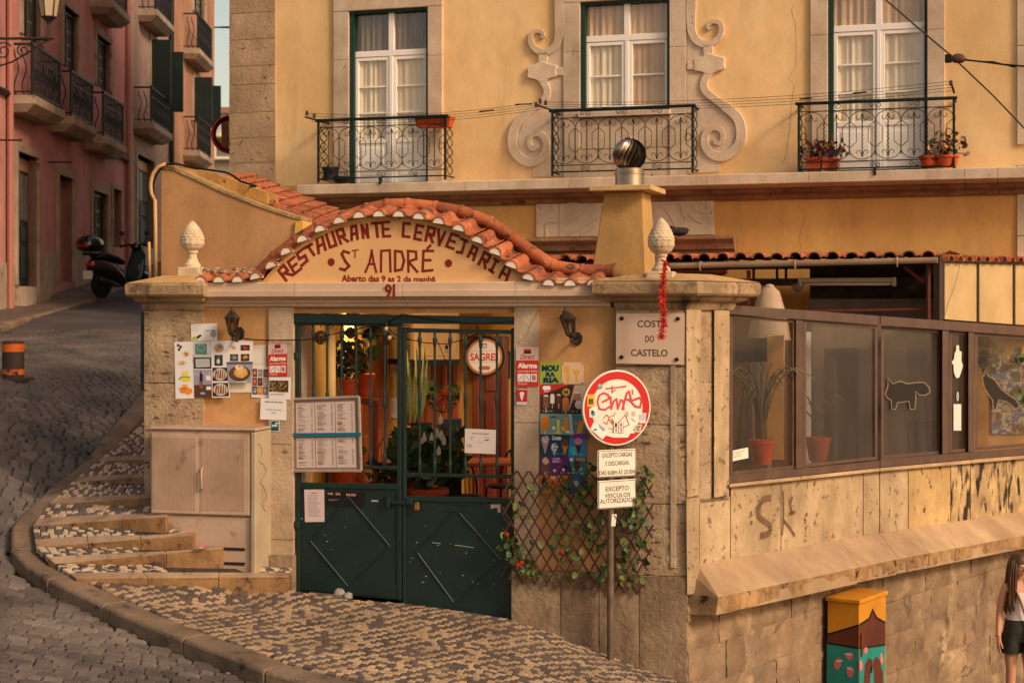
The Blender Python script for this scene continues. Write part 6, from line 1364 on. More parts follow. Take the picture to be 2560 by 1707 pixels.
pot_plant('round orange pot of succulents with yellow flowers at rail corner', a4, 1405, 1258, 1175, .17, .14, False, -.3, .3, 90, [M_redleaf[0], M_redleaf[1], M_redleaf[2], M_redleaf[1]], .10, up=.42, grp=gp)
M_blackpot = mat('black_plastic', (30, 26, 24), rough=.6)
pot_plant('tall black plastic pot on the first balcony', a2, 805, 1352, 1262, .13, .12, False, -.3, .05, 0, M_redleaf, .06, potmat=M_blackpot, name='plastic_pot', cat='pot'); pot_plant('low black plastic pot near first balcony door', a2, 895, 1378, 1335, .16, .13, False, -.25, .1, 0, M_redleaf, .06, potmat=M_blackpot, name='plastic_pot', cat='pot')
wb = BL.L(a2(1570, 925), -.40); solo('window_box', 'orange window box hung inside the first balcony rail', 'planter', MB().loft([[(wb.x - .26, -.38, wb.z - .07), (wb.x + .26, -.38, wb.z - .07), (wb.x + .26, -.2, wb.z - .07), (wb.x - .26, -.2, wb.z - .07)], [(wb.x - .3, -.395, wb.z + .09), (wb.x + .3, -.395, wb.z + .09), (wb.x + .3, -.18, wb.z + .09), (wb.x - .3, -.18, wb.z + .09)]]), M_terra, BL)
# ================================================================ SIDE WALL, GLAZED TERRACE, TILED EAVE, CHIMNEY
t22 = (1.655 - .2190 * 15.91) / (.2190 - .70); S2 = Frame(1.655 + .70 * t22, 15.91 + t22, .783, 1.0)
def SF(p): return S1 if p[0] < 2200 else S2
def sw(p, d=0.):
 f = SF(p); return f.W(*f.L(p, d))
def sn(p): return SF(p).n
M_side = mat('side_limestone', (200, 172, 134), (168, 142, 108), sc=1.8, rough=.9, bump=.5, bsc=28, c4=(146, 120, 92), th4=.52, sc4=1.3, z4=.4, c3=(116, 92, 68), th3=.58, sc3=9, z3=1.2, var=.05)
M_soot = mat('black_streaked_limestone', (206, 176, 124), (160, 128, 90), sc=3, rough=.9, bump=.6, bsc=24, c3=(46, 36, 28), th3=.53, sc3=5, z3=.45, w3=.08)
M_ledge = mat('ledge_limestone', (194, 162, 126), (170, 138, 106), sc=1.2, rough=.85, bump=.25, bsc=30, var=.07, c3=(150, 112, 78), th3=.66, sc3=3)
M_under = mat('ledge_edge', (186, 146, 98), (140, 106, 72), sc=4, rough=.9, bump=1., bsc=18, c3=(66, 50, 38), th3=.58, sc3=7)
M_lower = mat('rubble_limestone', (160, 132, 102), (126, 102, 78), sc=2.2, rough=.92, bump=1., bsc=16, c3=(84, 62, 46), th3=.56, sc3=4, z3=.5, var=.12, w3=.16, c4=(184, 156, 122), th4=.57, sc4=1.5)
sidew = Thing('retaining_wall', 'limestone retaining wall with sloping ledge under glazed terrace', 'wall', S1, (2.5, 0, -1.8))
def wpart(t, name, mb, m, **k):       # world coordinates -> the thing's frame
 mb.v = [tuple(t.fr.loc(p)) for p in mb.v]; return t.part(name, mb, m, **k)
def spanel(c, d0_, d1_):
 q = [sw(p, d0_) for p in c]; b = [sw(p, d1_) for p in c]; return MB().hexa([q[3], q[2], b[2], b[3], q[0], q[1], b[1], b[0]])
# corner pilaster strips on the side face
wpart(sidew, 'pilaster', spanel([a7(722, 1235), a7(1058, 1235), b8(335, 300), b8(40, 330)], -.0, .4), M_rough)
for x0, x1, xb0, xb1 in ((742, 850, 45, 128), (945, 1056, 232, 332)): wpart(sidew, 'pilaster_strip', spanel([a7(x0, 1262), a7(x1, 1258), b8(xb1, 268), b8(xb0, 285)], -.035, .02), M_side, bevel=.006)
wpart(sidew, 'pilaster_strip', spanel([b8(42, 290), b8(132, 282), b8(132, 935), b8(48, 950)], -.05, .02), M_side, bevel=.006)
# dado stones between ledge and sill
tx_ = [132, 345, 690, 1252, 1369]; top_y = lambda x: 205 - (x - 340) * .1040 if x < 1270 else 105 - (x - 1270) * .0878; bot_y = lambda x: 740 - (x - 120) * .1726 if x < 1250 else 545 - (x - 1250) * .154
for i, (x0, x1) in enumerate(zip(tx_[:-1], tx_[1:])):
 ty0, ty1 = (top_y(x0) + 8, top_y(x1) + 8) if x0 > 300 else (290, 275)
 wpart(sidew, 'dado_stone', spanel([b8(x0 + 2, ty0), b8(x1 - 2, ty1), b8(x1 - 2, bot_y(x1) + 14), b8(x0 + 2, bot_y(x0) + 14)], .0 if i != 3 else .012, .4), M_side, bevel=.006)
tx_ = [1366, 1560, 1850, 1985, 2230, 2420, 2700]
for i, (x0, x1) in enumerate(zip(tx_[:-1], tx_[1:])):
 wpart(sidew, 'dado_stone', spanel([b8(x0 + 2, top_y(x0) + 8), b8(x1 - 2, top_y(x1) + 8), b8(x1 - 2, bot_y(x1) + 14), b8(x0 + 2, bot_y(x0) + 14)], .0, .4), M_side if i == 0 else (mat('spotted_limestone', (208, 174, 118), (184, 148, 98), sc=2, rough=.9, bump=.5, bsc=24, c3=(74, 56, 40), th3=.60, sc3=9, z3=.8, w3=.06) if i == 1 else M_soot), bevel=.006)
# sill under the glazing
for x0, x1 in ((338, 830), (832, 1366), (1369, 1990), (1992, 2700)): wpart(sidew, 'sill_slab', spanel([b8(x0, top_y(x0) - 16), b8(x1, top_y(x1) - 16), b8(x1, top_y(x1) + 8), b8(x0, top_y(x0) + 8)], -.07, .3), M_ledge, bevel=.005)
# sloping ledge
lo_y = lambda x: 960 - (x - 260) * .2114 if x < 1490 else 700 - (x - 1490) * .186
up = [120, 1095, 1366]; up2 = [1367, 1580, 1765, 2800]
def lx(x): return x + 140 - (x - 120) * .012
for lst in (up, up2):
 for x0, x1 in zip(lst[:-1], lst[1:]):
  mb = MB(); rings = []
  for x in (x0 + .6, x1 - .6):
   f = S1 if lst is up else S2
   A_1 = f.W(*f.L(b8(x, bot_y(x)), -.002)); Lo = f.W(*f.L(b8(lx(x), lo_y(lx(x))), -.34)); Lo2 = Lo - Vector((0, 0, .17 + rnd.uniform(0, .02))); back = f.W(*(lambda q: (q.x, .0, q.z))(f.loc(Lo2))); A2_ = A_1 + f.n * .2
   rings.append([A2_, A_1, Lo, Lo2 + f.n * .02, back - Vector((0, 0, .03)), back + f.n * .2])
  mb.loft(rings); wpart(sidew, 'ledge_stone', mb, M_ledge, bevel=.004)
for lst in (up, up2):
 for x0, x1 in zip(lst[:-1], lst[1:]):
  f = S1 if lst is up else S2; mb = MB(); rings = []; n = 12
  for k in range(n + 1):
   x = x0 + 2 + (x1 - x0 - 4) * k / n; Lo = f.W(*f.L(b8(lx(x), lo_y(lx(x))), -.343)); h = .15 + rnd.uniform(-.025, .02)
   rings.append([Lo - Vector((0, 0, .006)), Lo - Vector((0, 0, h)) + f.n * rnd.uniform(.0, .03), Lo - Vector((0, 0, h + .03)) + f.n * .2, Lo + f.n * .2 - Vector((0, 0, .006))])
  mb.loft(rings); wpart(sidew, 'ledge_edge', mb, M_under)
# lower wall: irregular courses
g = random.Random(15)
def ledge_z(f, u):
 best = None
 for x in range(-200, 2900, 40):
  q = f.loc(f.W(*f.L(b8(lx(x), lo_y(lx(x))), -.3)))
  if best is None or abs(q.x - u) < best[0]: best = (abs(q.x - u), q.z)
 return best[1] - .2
for f, ua, ub in ((S1, -.06, (S2.O - S1.O).length), (S2, .0, 6.5)):
 z = -2.9; row = 0
 while z < .6:
  h = g.uniform(.28, .46); u = ua
  while u < ub:
   w = min(g.uniform(.35, 1.25), ub - u)
   if ub - u - w < .2: w = ub - u
   lz = ledge_z(f, u + w / 2) + .06 if u > .3 or f is S2 else .05; zt_ = min(z + h, lz)
   if zt_ - z > .05:
    mb = rough_block(MB(), u + .003, u + w - .003, -.045 + g.uniform(-.01, .01), .4, z + .003, zt_ - .002, 6, 5, .022, int(u * 100) + row * 7)
    if f is S2: mb.v = [tuple(S1.loc(S2.W(*p))) for p in mb.v]
    sidew.part('wall_stone', mb, M_lower, sm=40)
   u += w
  z += h; row += 1
mb = MB().box(-.02, (S2.O - S1.O).length, -.03, .42, -3, -.35); sidew.part('mortar_core', mb, M_plinth)
mb = MB().box(0, 6.5, -.03, .42, -3, -.75); mb.v = [tuple(S1.loc(S2.W(*p))) for p in mb.v]; sidew.part('mortar_core', mb, M_plinth)
# painted tag
tagm = MB()
def s1stroke(pts, w):
 P2 = smooth2([S1.uv(b8(*p), -.003) for p in pts], .02)
 rib = []
 for (x0, y0), (x1, y1) in zip(P2[:-1], P2[1:]):
  L_ = math.hypot(x1 - x0, y1 - y0) or 1; nx_, ny_ = -(y1 - y0) / L_ * w / 2, (x1 - x0) / L_ * w / 2
  tagm.add([(x0 + nx_, -.003, y0 + ny_), (x1 + nx_, -.003, y1 + ny_), (x1 - nx_, -.003, y1 - ny_), (x0 - nx_, -.003, y0 - ny_)], [(0, 1, 2, 3)])
for pts, w in (([(625, 285), (575, 295), (535, 350), (530, 400), (570, 440), (618, 480), (612, 525), (548, 545)], .07), ([(705, 240), (708, 380), (700, 540)], .035), ([(770, 275), (755, 330), (770, 400)], .045), ([(710, 440), (750, 490), (785, 545)], .04), ([(745, 395), (790, 380)], .04), ([(488, 440), (490, 470)], .05), ([(864, 388), (866, 412)], .06)): s1stroke(pts, w)
sidew.part('graffiti_tag', tagm, mat('faded_black_spray', (96, 72, 54), (120, 92, 68), sc=9, rough=.9), fixn=False)
# ---- glazed terrace
M_brown = mat('brown_aluminium', (98, 74, 60), (82, 62, 52), sc=4, rough=.45, spec=.4)
M_brownd = mat('dark_brown_aluminium', (66, 50, 40), rough=.5)
def dirty_glass(name, col, haze, gloss=.10):
 m = bpy.data.materials.new(name); m.use_nodes = True; N = m.node_tree.nodes; K = m.node_tree.links; out = N['Material Output']; N.remove(N['Principled BSDF'])
 tr = N.new('ShaderNodeBsdfTransparent'); tr.inputs[0].default_value = (.97, .96, .95, 1); df = N.new('ShaderNodeBsdfDiffuse'); df.inputs[0].default_value = lin(col)
 gl = N.new('ShaderNodeBsdfGlossy'); gl.inputs['Roughness'].default_value = .06
 geo = N.new('ShaderNodeNewGeometry'); mp = N.new('ShaderNodeMapping'); mp.inputs['Scale'].default_value = (3, 3, .7); K.new(geo.outputs['Position'], mp.inputs[0]); no = N.new('ShaderNodeTexNoise'); no.inputs['Scale'].default_value = 1.6; no.inputs['Detail'].default_value = 5; K.new(mp.outputs[0], no.inputs['Vector'])
 rg = N.new('ShaderNodeMapRange'); rg.inputs[1].default_value = .3; rg.inputs[2].default_value = .75; rg.inputs[3].default_value = haze * .55; rg.inputs[4].default_value = haze * 1.35; K.new(no.outputs['Fac'], rg.inputs[0])
 m1 = N.new('ShaderNodeMixShader'); K.new(rg.outputs[0], m1.inputs[0]); K.new(tr.outputs[0], m1.inputs[1]); K.new(df.outputs[0], m1.inputs[2])
 m2 = N.new('ShaderNodeMixShader'); m2.inputs[0].default_value = gloss; K.new(m1.outputs[0], m2.inputs[1]); K.new(gl.outputs[0], m2.inputs[2]); K.new(m2.outputs[0], out.inputs[0]); return m
M_dglass = dirty_glass('dusty_pane', (118, 104, 92), .16, .2); M_dglass2 = dirty_glass('clear_dusty_pane', (118, 102, 88), .06, .14)
ver = Thing('glazed_terrace', 'brown aluminium framed glazing standing on the side wall', 'glazed screen', S1, (2.5, .1, .9))
VP = lambda n, c, d0_, d1_, m, **k: wpart(ver, n, spanel(c, d0_, d1_), m, **k)
ty = lambda x: 762 + (x - 1825) * .0742; tb = lambda x: 786 + (x - 1825) * .073; by = lambda x: 1140 + (top_y((x - 1700) * 2.7349) - 20) / 2.7349      # frame top, glass top, sill
for x0, x1 in ((1822, 2199), (2201, 2640)): VP('top_beam', [(x0, ty(x0)), (x1, ty(x1)), (x1, tb(x1)), (x0, tb(x0))], -.03, .12, M_brown, bevel=.006)
for x0, x1 in ((1822, 2199), (2201, 2640)): VP('bottom_rail', [(x0, by(x0) - 20), (x1, by(x1) - 17), (x1, by(x1)), (x0, by(x0))], .0, .10, M_brown, bevel=.005)
for x0, x1, w in ((1990, 2008, 0), (2356, 2372, 0), (2421, 2436, 0), (2600, 2640, 0)): VP('mullion', [(x0, tb(x0) + .5), (x1, tb(x1) + .5), (x1, by(x1) - 18), (x0, by(x0) - 18)], -.01, .10, M_brown, bevel=.005)
# panes with their own sash
for x0, x1, gm, dd in ((1825, 1989, M_dglass2, .03), (2009, 2194, M_dglass, .03), (2203, 2355, M_dglass, .06), (2373, 2420, M_dglass, .05), (2437, 2599, M_dglass2, .04)):
 e = bpy.data.objects.new('sash', None); COL.objects.link(e); e.parent = ver.e; e.matrix_parent_inverse = Matrix.Identity(4)
 b = 7
 for c in ([(x0, tb(x0) + 1), (x1, tb(x1) + 1), (x1, tb(x1) + 9), (x0, tb(x0) + 9)], [(x0, by(x0) - 29), (x1, by(x1) - 28), (x1, by(x1) - 20), (x0, by(x0) - 21)], [(x0, tb(x0) + 9), (x0 + b, tb(x0 + b) + 9), (x0 + b, by(x0 + b) - 29), (x0, by(x0) - 29)], [(x1 - b, tb(x1 - b) + 9), (x1, tb(x1) + 9), (x1, by(x1) - 28), (x1 - b, by(x1 - b) - 28)]): wpart(ver, 'sash_bar', spanel(c, dd - .015, dd + .03), M_brown, parent=e)
 wpart(ver, 'pane', spanel([(x0 + b, tb(x0 + b) + 9), (x1 - b, tb(x1 - b) + 9), (x1 - b, by(x1 - b) - 28), (x0 + b, by(x0 + b) - 29)], dd + .004, dd + .009), gm, parent=e)
# stickers on the glass
def sticker(fr, d, cf, outline, inner, name, label, base='1e1a18', rim='9a8a6a'):
 mb = MB(); P2 = [fr.uv(cf(*p), d) for p in outline]; cx_ = sum(p[0] for p in P2) / len(P2); cz_ = sum(p[1] for p in P2) / len(P2)
 mb.face2d(P2, d); mb.k = 1; mb.face2d([fr.uv(cf(*p), d - .0008) for p in inner], d - .0008)
 return mb
fox_o = [(940, 1520), (960, 1460), (965, 1395), (1000, 1440), (1060, 1420), (1110, 1440), (1180, 1430), (1240, 1430), (1280, 1470), (1285, 1510), (1250, 1535), (1200, 1535), (1175, 1505), (1180, 1560), (1170, 1640), (1130, 1640), (1120, 1580), (1040, 1590), (1025, 1640), (990, 1640), (985, 1570), (955, 1555)]
def shrink(o, k): cx_ = sum(p[0] for p in o) / len(o); cy_ = sum(p[1] for p in o) / len(o); return [(p[0] + (cx_ - p[0]) * k + (6 if p[0] < cx_ else -6) * 0, p[1] + (cy_ - p[1]) * k) for p in o]
def inset(o, w):
 out = []; n = len(o); area = sum(o[i][0] * o[(i + 1) % n][1] - o[(i + 1) % n][0] * o[i][1] for i in range(n)); sgn = 1 if area > 0 else -1
 for i in range(n):
  p, q, r_ = o[i - 1], o[i], o[(i + 1) % n]; e1 = Vector((q[0] - p[0], q[1] - p[1])).normalized(); e2 = Vector((r_[0] - q[0], r_[1] - q[1])).normalized(); nn = Vector((-(e1 + e2).y, (e1 + e2).x)); nn = nn.normalized() if nn.length > 1e-6 else Vector((0, 0)); out.append((q[0] + nn.x * w * sgn, q[1] + nn.y * w * sgn))
 return out
M_fox = mat('fox_print', (22, 18, 16), (50, 40, 31), sc=90, rough=.7); M_rim = flat('7c6c54')
mb = sticker(S2, .045, a8, fox_o, inset(fox_o, 9), 0, 0); solo('fox_decal', 'black fox decal walking, on sliding pane beside the narrow panel', 'decal', mb, [M_rim, M_fox], S2, fixn=False)
fox2 = [(1670, 1400), (1690, 1375), (1698, 1330), (1720, 1380), (1770, 1410), (1820, 1480), (1870, 1520), (1930, 1560), (1960, 1610), (1930, 1640), (1880, 1600), (1850, 1580), (1800, 1570), (1780, 1640), (1760, 1640), (1750, 1570), (1720, 1530), (1690, 1480)]
mb = sticker(S2, .028, a8, fox2, inset(fox2, 8), 0, 0); solo('fox_decal', 'black fox decal climbing, on pane with hanging leaves behind', 'decal', mb, [M_rim, M_fox], S2, fixn=False)
torn = [(1480, 1155), (1500, 1155), (1502, 1195), (1520, 1205), (1518, 1270), (1530, 1310), (1512, 1370), (1500, 1400), (1478, 1400), (1462, 1360), (1458, 1300), (1440, 1285), (1462, 1260), (1468, 1215), (1480, 1190)]
solo('torn_label', 'torn pale paper label on the narrow brown panel', 'label', MB().face2d([S2.uv(a8(*p), .038) for p in torn], .038), flat('d6d2c0'), S2, fixn=False)
u, z = S2.uv(a8(1490, 1540), .038); mb = MB().face2d([(u + .035 * math.cos(k * .5), z + .06 * math.sin(k * .5)) for k in range(13)], .038); mb.k = 1; mb.face2d([(u + .022 * math.cos(k * .5), z + .042 * math.sin(k * .5)) for k in range(13)], .0372); solo('round_sticker', 'small round blue and white sticker under torn label', 'sticker', mb, [flat('d6d0c4'), flat('4a98a8')], S2, fixn=False)
solo('price_sticker', 'upright white rectangular sticker low on the narrow panel', 'sticker', MB().face2d([S2.uv(p, .038) for p in ((2384, 1010), (2403, 1010), (2403, 1076), (2384, 1076))], .038), flat('d6d0c6'), S2, fixn=False)
s = Poster(S1, [b8(345, -35), b8(465, -60), b8(468, 12), b8(345, 38)], .02, .002, 'ddd6c4'); s.lines('8a8478', .15, .2, .85, .8, 3, .3, .4).done('window_note', 'small white handwritten note in the lower corner of first pane', 'paper')
# ---- tiled eave over the terrace
RE = Frame(5.32, 21.0, 1, -.32)
eave = Thing('terrace_roof', 'low terracotta tiled terrace roof with gutter against yellow house', 'roof', RE, RE.L((2000, 655), 0))
ez = lambda x: RE.uv((x, 650 - (x - 1660) * .016), 0)[1]
ue0, ue1 = RE.uv((1225, 655))[0], RE.uv((2345, 645))[0]; zE = RE.uv((2000, 645))[1]
n = int((ue1 - ue0) / .228); step_ = (ue1 - ue0) / n; tsrc = csrc = None
sheet = MB(); rise_ = .03
ring0 = []; ring1 = []
for k in range(n * 6 + 1):
 a = k / 6; z = .035 * math.cos(a * 2 * math.pi); ring0.append((ue0 + step_ * a + step_ / 2, .5, zE + .06 + z)); ring1.append((ue0 + step_ * a + step_ / 2, 3.1 + .0 * a, zE + .10 + z))
sheet.loft([ring0, ring1], closed=False); eave.part('tile_field', sheet, M_tile, sm=True, kind='stuff', fixn=False)
tm = half_tube(MB(), .092, .08, -.05, .5, .03, th=.016, n=10, ell_=.85); tm2 = half_tube(MB(), .07, .062, -.03, .5, .03, th=.014, n=8, up=False, ell_=.5)
c0_ = raw_obj('roof_tile', tm, M_tile, sm=40); c1_ = raw_obj('roof_tile', tm2, M_tile, sm=40)
for k in range(n):
 x = ue0 + step_ * (k + .5); place(c0_, eave.e, Vector((x, rnd.uniform(-.02, .02), zE + rnd.uniform(-.006, .006))) - eave.o, (0, rnd.uniform(-.04, .04), 0), k == 0); place(c1_, eave.e, Vector((x + step_ / 2, 0, zE + .045)) - eave.o, (0, 0, 0), k == 0)
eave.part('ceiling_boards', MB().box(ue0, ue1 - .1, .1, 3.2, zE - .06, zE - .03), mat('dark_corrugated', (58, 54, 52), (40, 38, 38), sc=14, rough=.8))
M_gut = mat('zinc_gutter', (196, 166, 138), (176, 148, 122), sc=3, rough=.5)
gu0, gu1 = RE.uv(a7(625, 930), -.12)[0], RE.uv(a8(1340, 510), -.12)[0]; gz0, gz1 = RE.uv(a7(640, 940), -.12)[1], RE.uv(a8(1335, 510), -.12)[1]
def gut(u, z): return [(u, -.12 + .055 * math.cos(a), z + .03 + .075 * math.sin(a)) for a in [math.pi + k * math.pi / 8 for k in range(9)]] + [(u, -.12 + .049 * math.cos(a), z + .03 + .069 * math.sin(a)) for a in [2 * math.pi - k * math.pi / 8 for k in range(9)]]
gutter = eave.part('gutter', MB().loft([gut(gu0, gz0), gut(gu1, gz1)]), M_gut, sm=40)
for p in (a7(845, 940), a7(1535, 930), a8(265, 545), a8(1035, 525)):
 u, z = RE.uv(p, -.12); eave.part('gutter_bracket', MB().tube([(u, -.05, z + .06)] + [(u, -.12 + .062 * math.cos(a), z + .02 + .082 * math.sin(a)) for a in [k * -.35 for k in range(9)]] + [(u, -.19, z + .05)], .008, 5), M_gut, parent=gutter)
# eave tiles and patterned glass panels over the further glazing
Pz = lambda x: S2.uv((x, 648 + (x - 2345) * .02), .03)
(u0_, z0_), (u1_, z1_) = Pz(2348), Pz(2640); n2 = 14
for k in range(n2):
 t_ = (k + .5) / n2; x = u0_ + (u1_ - u0_) * t_; z = z0_ + (z1_ - z0_) * t_ - .02
 w_ = S2.W(x, -.02, z); l_ = RE.loc(w_); ang = math.atan2(S2.u.y, S2.u.x) - math.atan2(RE.u.y, RE.u.x)
 place(c0_, eave.e, l_ - eave.o, (0, 0, ang), False)
 w_ = S2.W(x + (u1_ - u0_) / n2 / 2, -.02, z + .04); place(c1_, eave.e, RE.loc(w_) - eave.o, (0, 0, ang), False)
pan = Thing('patterned_panels', 'row of cream patterned glass panels in dark frames under tiles', 'glass panels', S2, S2.L((2460, 800), .05))
M_pat = mat('patterned_glass', (206, 176, 126), (190, 158, 110), sc=2, rough=.35, bump=.6, bsc=60)
xs_ = [2360, 2447, 2537, 2640]
for x0, x1 in zip(xs_[:-1], xs_[1:]):
 yt_, yb_ = (lambda x: 652 + (x - 2360) * .02), (lambda x: ty(x) - 4)
 pan.part('glass_panel', MB().prism([S2.uv(p, .05) for p in ((x0 + 2, yt_(x0)), (x1 - 2, yt_(x1)), (x1 - 2, yb_(x1)), (x0 + 2, yb_(x0)))], .05, .06), M_pat)
 for xx in (x0,): pan.part('panel_bar', MB().prism([S2.uv(p, .03) for p in ((xx - 2, yt_(xx)), (xx + 2, yt_(xx)), (xx + 2, yb_(xx)), (xx - 2, yb_(xx)))], .03, .08), M_brownd)
pan.part('panel_rail', MB().prism([S2.uv(p, .03) for p in ((2356, 652), (2640, 658), (2640, 664), (2356, 657))], .03, .08), M_brownd)
pan.part('crack_line', MB().tube([S2.L(a8(1510, 535), .048), S2.L(a8(1470, 700), .048), S2.L(a8(1420, 830), .048), S2.L(a8(1390, 940), .048)], .004, 4), flat('6a523a'))
VPX = [(2349, 640), (2357, 640), (2357, ty(2357) + 2), (2349, ty(2349) + 2)]
pan.part('end_post', MB().prism([S2.uv(p, .02) for p in VPX], .02, .1), M_brownd)
# things under that roof
M_redst = mat('red_oxide_steel', (140, 74, 52), (118, 60, 44), sc=5, rough=.6)
fr_ = Thing('steel_frame', 'red oxide steel posts and rail under the terrace roof', 'steel frame', RE, RE.L((2321, 800), .4))
fr_.part('post', MB().tube([RE.L((2321, 656), .4), RE.L((2321, 1000), .4)], .03, 8), M_redst); fr_.part('rail', MB().tube([RE.L((2030, 778), .45), RE.L((2345, 773), .45)], .022, 8), M_redst)
fr_.part('post', MB().tube([RE.L(a7(1195, 975), .6), RE.L(a7(1195, 1230), .6)], .028, 8), M_redst); fr_.part('brace', MB().tube([RE.L(a8(1090, 565), .5), RE.L(a8(1240, 680), .5)], .025, 6), M_redst)
for x, y0, y1 in ((1230, 990, 1070), (1400, 975, 1070), (1465, 965, 1070)): fr_.part('hanger', MB().box(RE.uv(a7(x - 9, 1000), 1.5)[0], RE.uv(a7(x + 9, 1000), 1.5)[0], 1.5, 1.53, RE.uv(a7(x, y1), 1.5)[1], zE - .06), M_brownd)
fr_.part('beam', MB().box(ue0, ue1 - .4, 1.45, 1.55, RE.uv((2000, 705), 1.5)[1] - .05, RE.uv((2000, 705), 1.5)[1] + .05), M_brownd)
fl = Thing('fluorescent_lamp', 'unlit white fluorescent lamp fitting hung below the terrace roof', 'lamp', RE, RE.L(a8(650, 700), .5))
a_, b__ = RE.L(a8(290, 690), .5), RE.L(a8(1028, 688), .5); fl.part('housing', MB().box(a_.x, b__.x, .46, .56, a_.z + .01, a_.z + .07), mat('old_white_lamp', (170, 146, 126), rough=.6), bevel=.01); fl.part('tube', MB().tube([a_ + Vector((.04, -.0, -.01)), b__ + Vector((-.04, 0, -.01))], .018, 8), mat('lamp_tube', (200, 180, 160), rough=.4), sm=True)
for q in (a_.x, b__.x - .05): fl.part('end_cap', MB().box(q, q + .05, .45, .57, a_.z - .04, a_.z + .075), mat('old_white_lamp', (170, 146, 126)), bevel=.005)
cam_c = RE.L(a8(283, 742), .5); solo('dome_camera', 'small dark dome camera beneath the fluorescent lamp', 'camera', MB().lathe([(.05, .09), (.07, .08), (.07, .04), (.05, .0), (.02, -.02)], 12, cam_c), mat('grey_dome', (110, 96, 86), rough=.4), RE, sm=True)
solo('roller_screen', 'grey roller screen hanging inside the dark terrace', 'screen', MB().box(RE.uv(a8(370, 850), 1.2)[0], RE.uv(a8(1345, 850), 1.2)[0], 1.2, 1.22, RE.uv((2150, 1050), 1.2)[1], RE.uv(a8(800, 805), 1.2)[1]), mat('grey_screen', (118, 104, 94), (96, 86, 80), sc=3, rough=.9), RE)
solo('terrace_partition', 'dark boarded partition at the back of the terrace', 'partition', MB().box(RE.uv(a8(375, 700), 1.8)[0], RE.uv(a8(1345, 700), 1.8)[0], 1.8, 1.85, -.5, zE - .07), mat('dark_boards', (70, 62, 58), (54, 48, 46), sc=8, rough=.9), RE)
# closed parasol
px0 = RE.L(a7(1345, 1095), -.8); pr = Thing('closed_parasol', 'closed cream parasol rising behind the brown terrace frame', 'parasol', RE, (px0.x, -.8, .2))
ringsP = []
for f, r in ((0, .06), (.06, .12), (.35, .2), (.8, .27), (1.4, .24), (1.9, .2)):
 ringsP.append([(px0.x + r * (1 + (.10 if k % 2 else -.06)) * math.cos(k * math.pi / 8), -.8 + r * (1 + (.10 if k % 2 else -.06)) * math.sin(k * math.pi / 8), px0.z - f) for k in range(16)])
pr.part('canopy', MB().loft(ringsP), mat('cream_canvas', (184, 156, 130), (164, 138, 114), sc=3, rough=.9), sm=True); pr.part('cap', MB().lathe([(.06, 0), (.07, -.02), (.055, .02), (.02, .035)], 14, (px0.x, -.8, px0.z)), mat('cream_canvas', 0), sm=True); pr.part('pole', MB().tube([(px0.x, -.8, .2), (px0.x, -.8, px0.z - 1.8)], .025, 8), M_wframe)
# ---- seen through the glass
tf = MB(); tf.quad(*[Vector(p) for p in ((2.1, 16.6, .45), (S2.W(0, .3, 0).x, S2.W(0, .3, 0).y, .45), (S2.W(6, .3, 0).x, S2.W(6, .3, 0).y, .45), (7, 27, .45))]); props(raw_obj('terrace_floor', tf, mat('terrace_tiles', (150, 112, 84), (130, 96, 72), sc=3, rough=.7)), kind='structure')
def col_at(name, label, cat, x0, x1, y0, y1, Y, m, th=.1):
 A_, C_ = at_depth(x0, y0, Y), at_depth(x1, y1, Y); return solo(name, label, cat, MB().box(A_.x, C_.x, Y, Y + th, C_.z, A_.z), m, bevel=.005)
col_at('timber_post', 'ochre timber post just behind the first terrace pane', 'post', 1916, 1960, 838, 1150, 18.6, mat('ochre_post', (214, 164, 92), (196, 146, 78), sc=4, rough=.8))
col_at('timber_post', 'pale timber post near the first mullion inside terrace', 'post', 1965, 1982, 850, 1160, 18.3, mat('pale_post', (216, 176, 128), rough=.8))
col_at('drain_pipe', 'white drain pipe standing behind second terrace pane', 'pipe', 2012, 2028, 830, 1160, 19.6, M_wframe, .06)
col_at('hanging_screen', 'brown fabric screen hanging behind second terrace pane', 'screen', 2062, 2150, 870, 1160, 20.2, mat('brown_fabric', (92, 68, 54), (72, 54, 44), sc=4, zs=.1, rough=.95), .03)
col_at('grey_drape', 'grey drape behind the second and third terrace panes', 'drape', 2030, 2268, 810, 1200, 20.9, mat('grey_fabric', (120, 100, 84), (96, 80, 68), sc=3, zs=.1, rough=.95), .03)
mb = MB(); A_, C_ = at_depth(1835, 900, 18.9), at_depth(1892, 1160, 18.9); mb.loft([[(A_.x + .12 + .01 * k, 18.9 + .02 * math.sin(k * 1.7), A_.z) for k in range(9)], [(A_.x + (C_.x - A_.x) * k / 8 * 1.0, 18.9 + .05 * math.sin(k * 1.7), C_.z) for k in range(9)]], closed=False); solo('hanging_canvas', 'cream canvas hanging beside potted grasses inside terrace', 'canvas', mb, mat('cream_canvas', 0), sm=True)
col_at('dark_board', 'dark notice board above the grasses inside terrace', 'board', 1838, 1918, 845, 905, 18.4, mat('dark_notice', (58, 50, 46), rough=.8), .03)
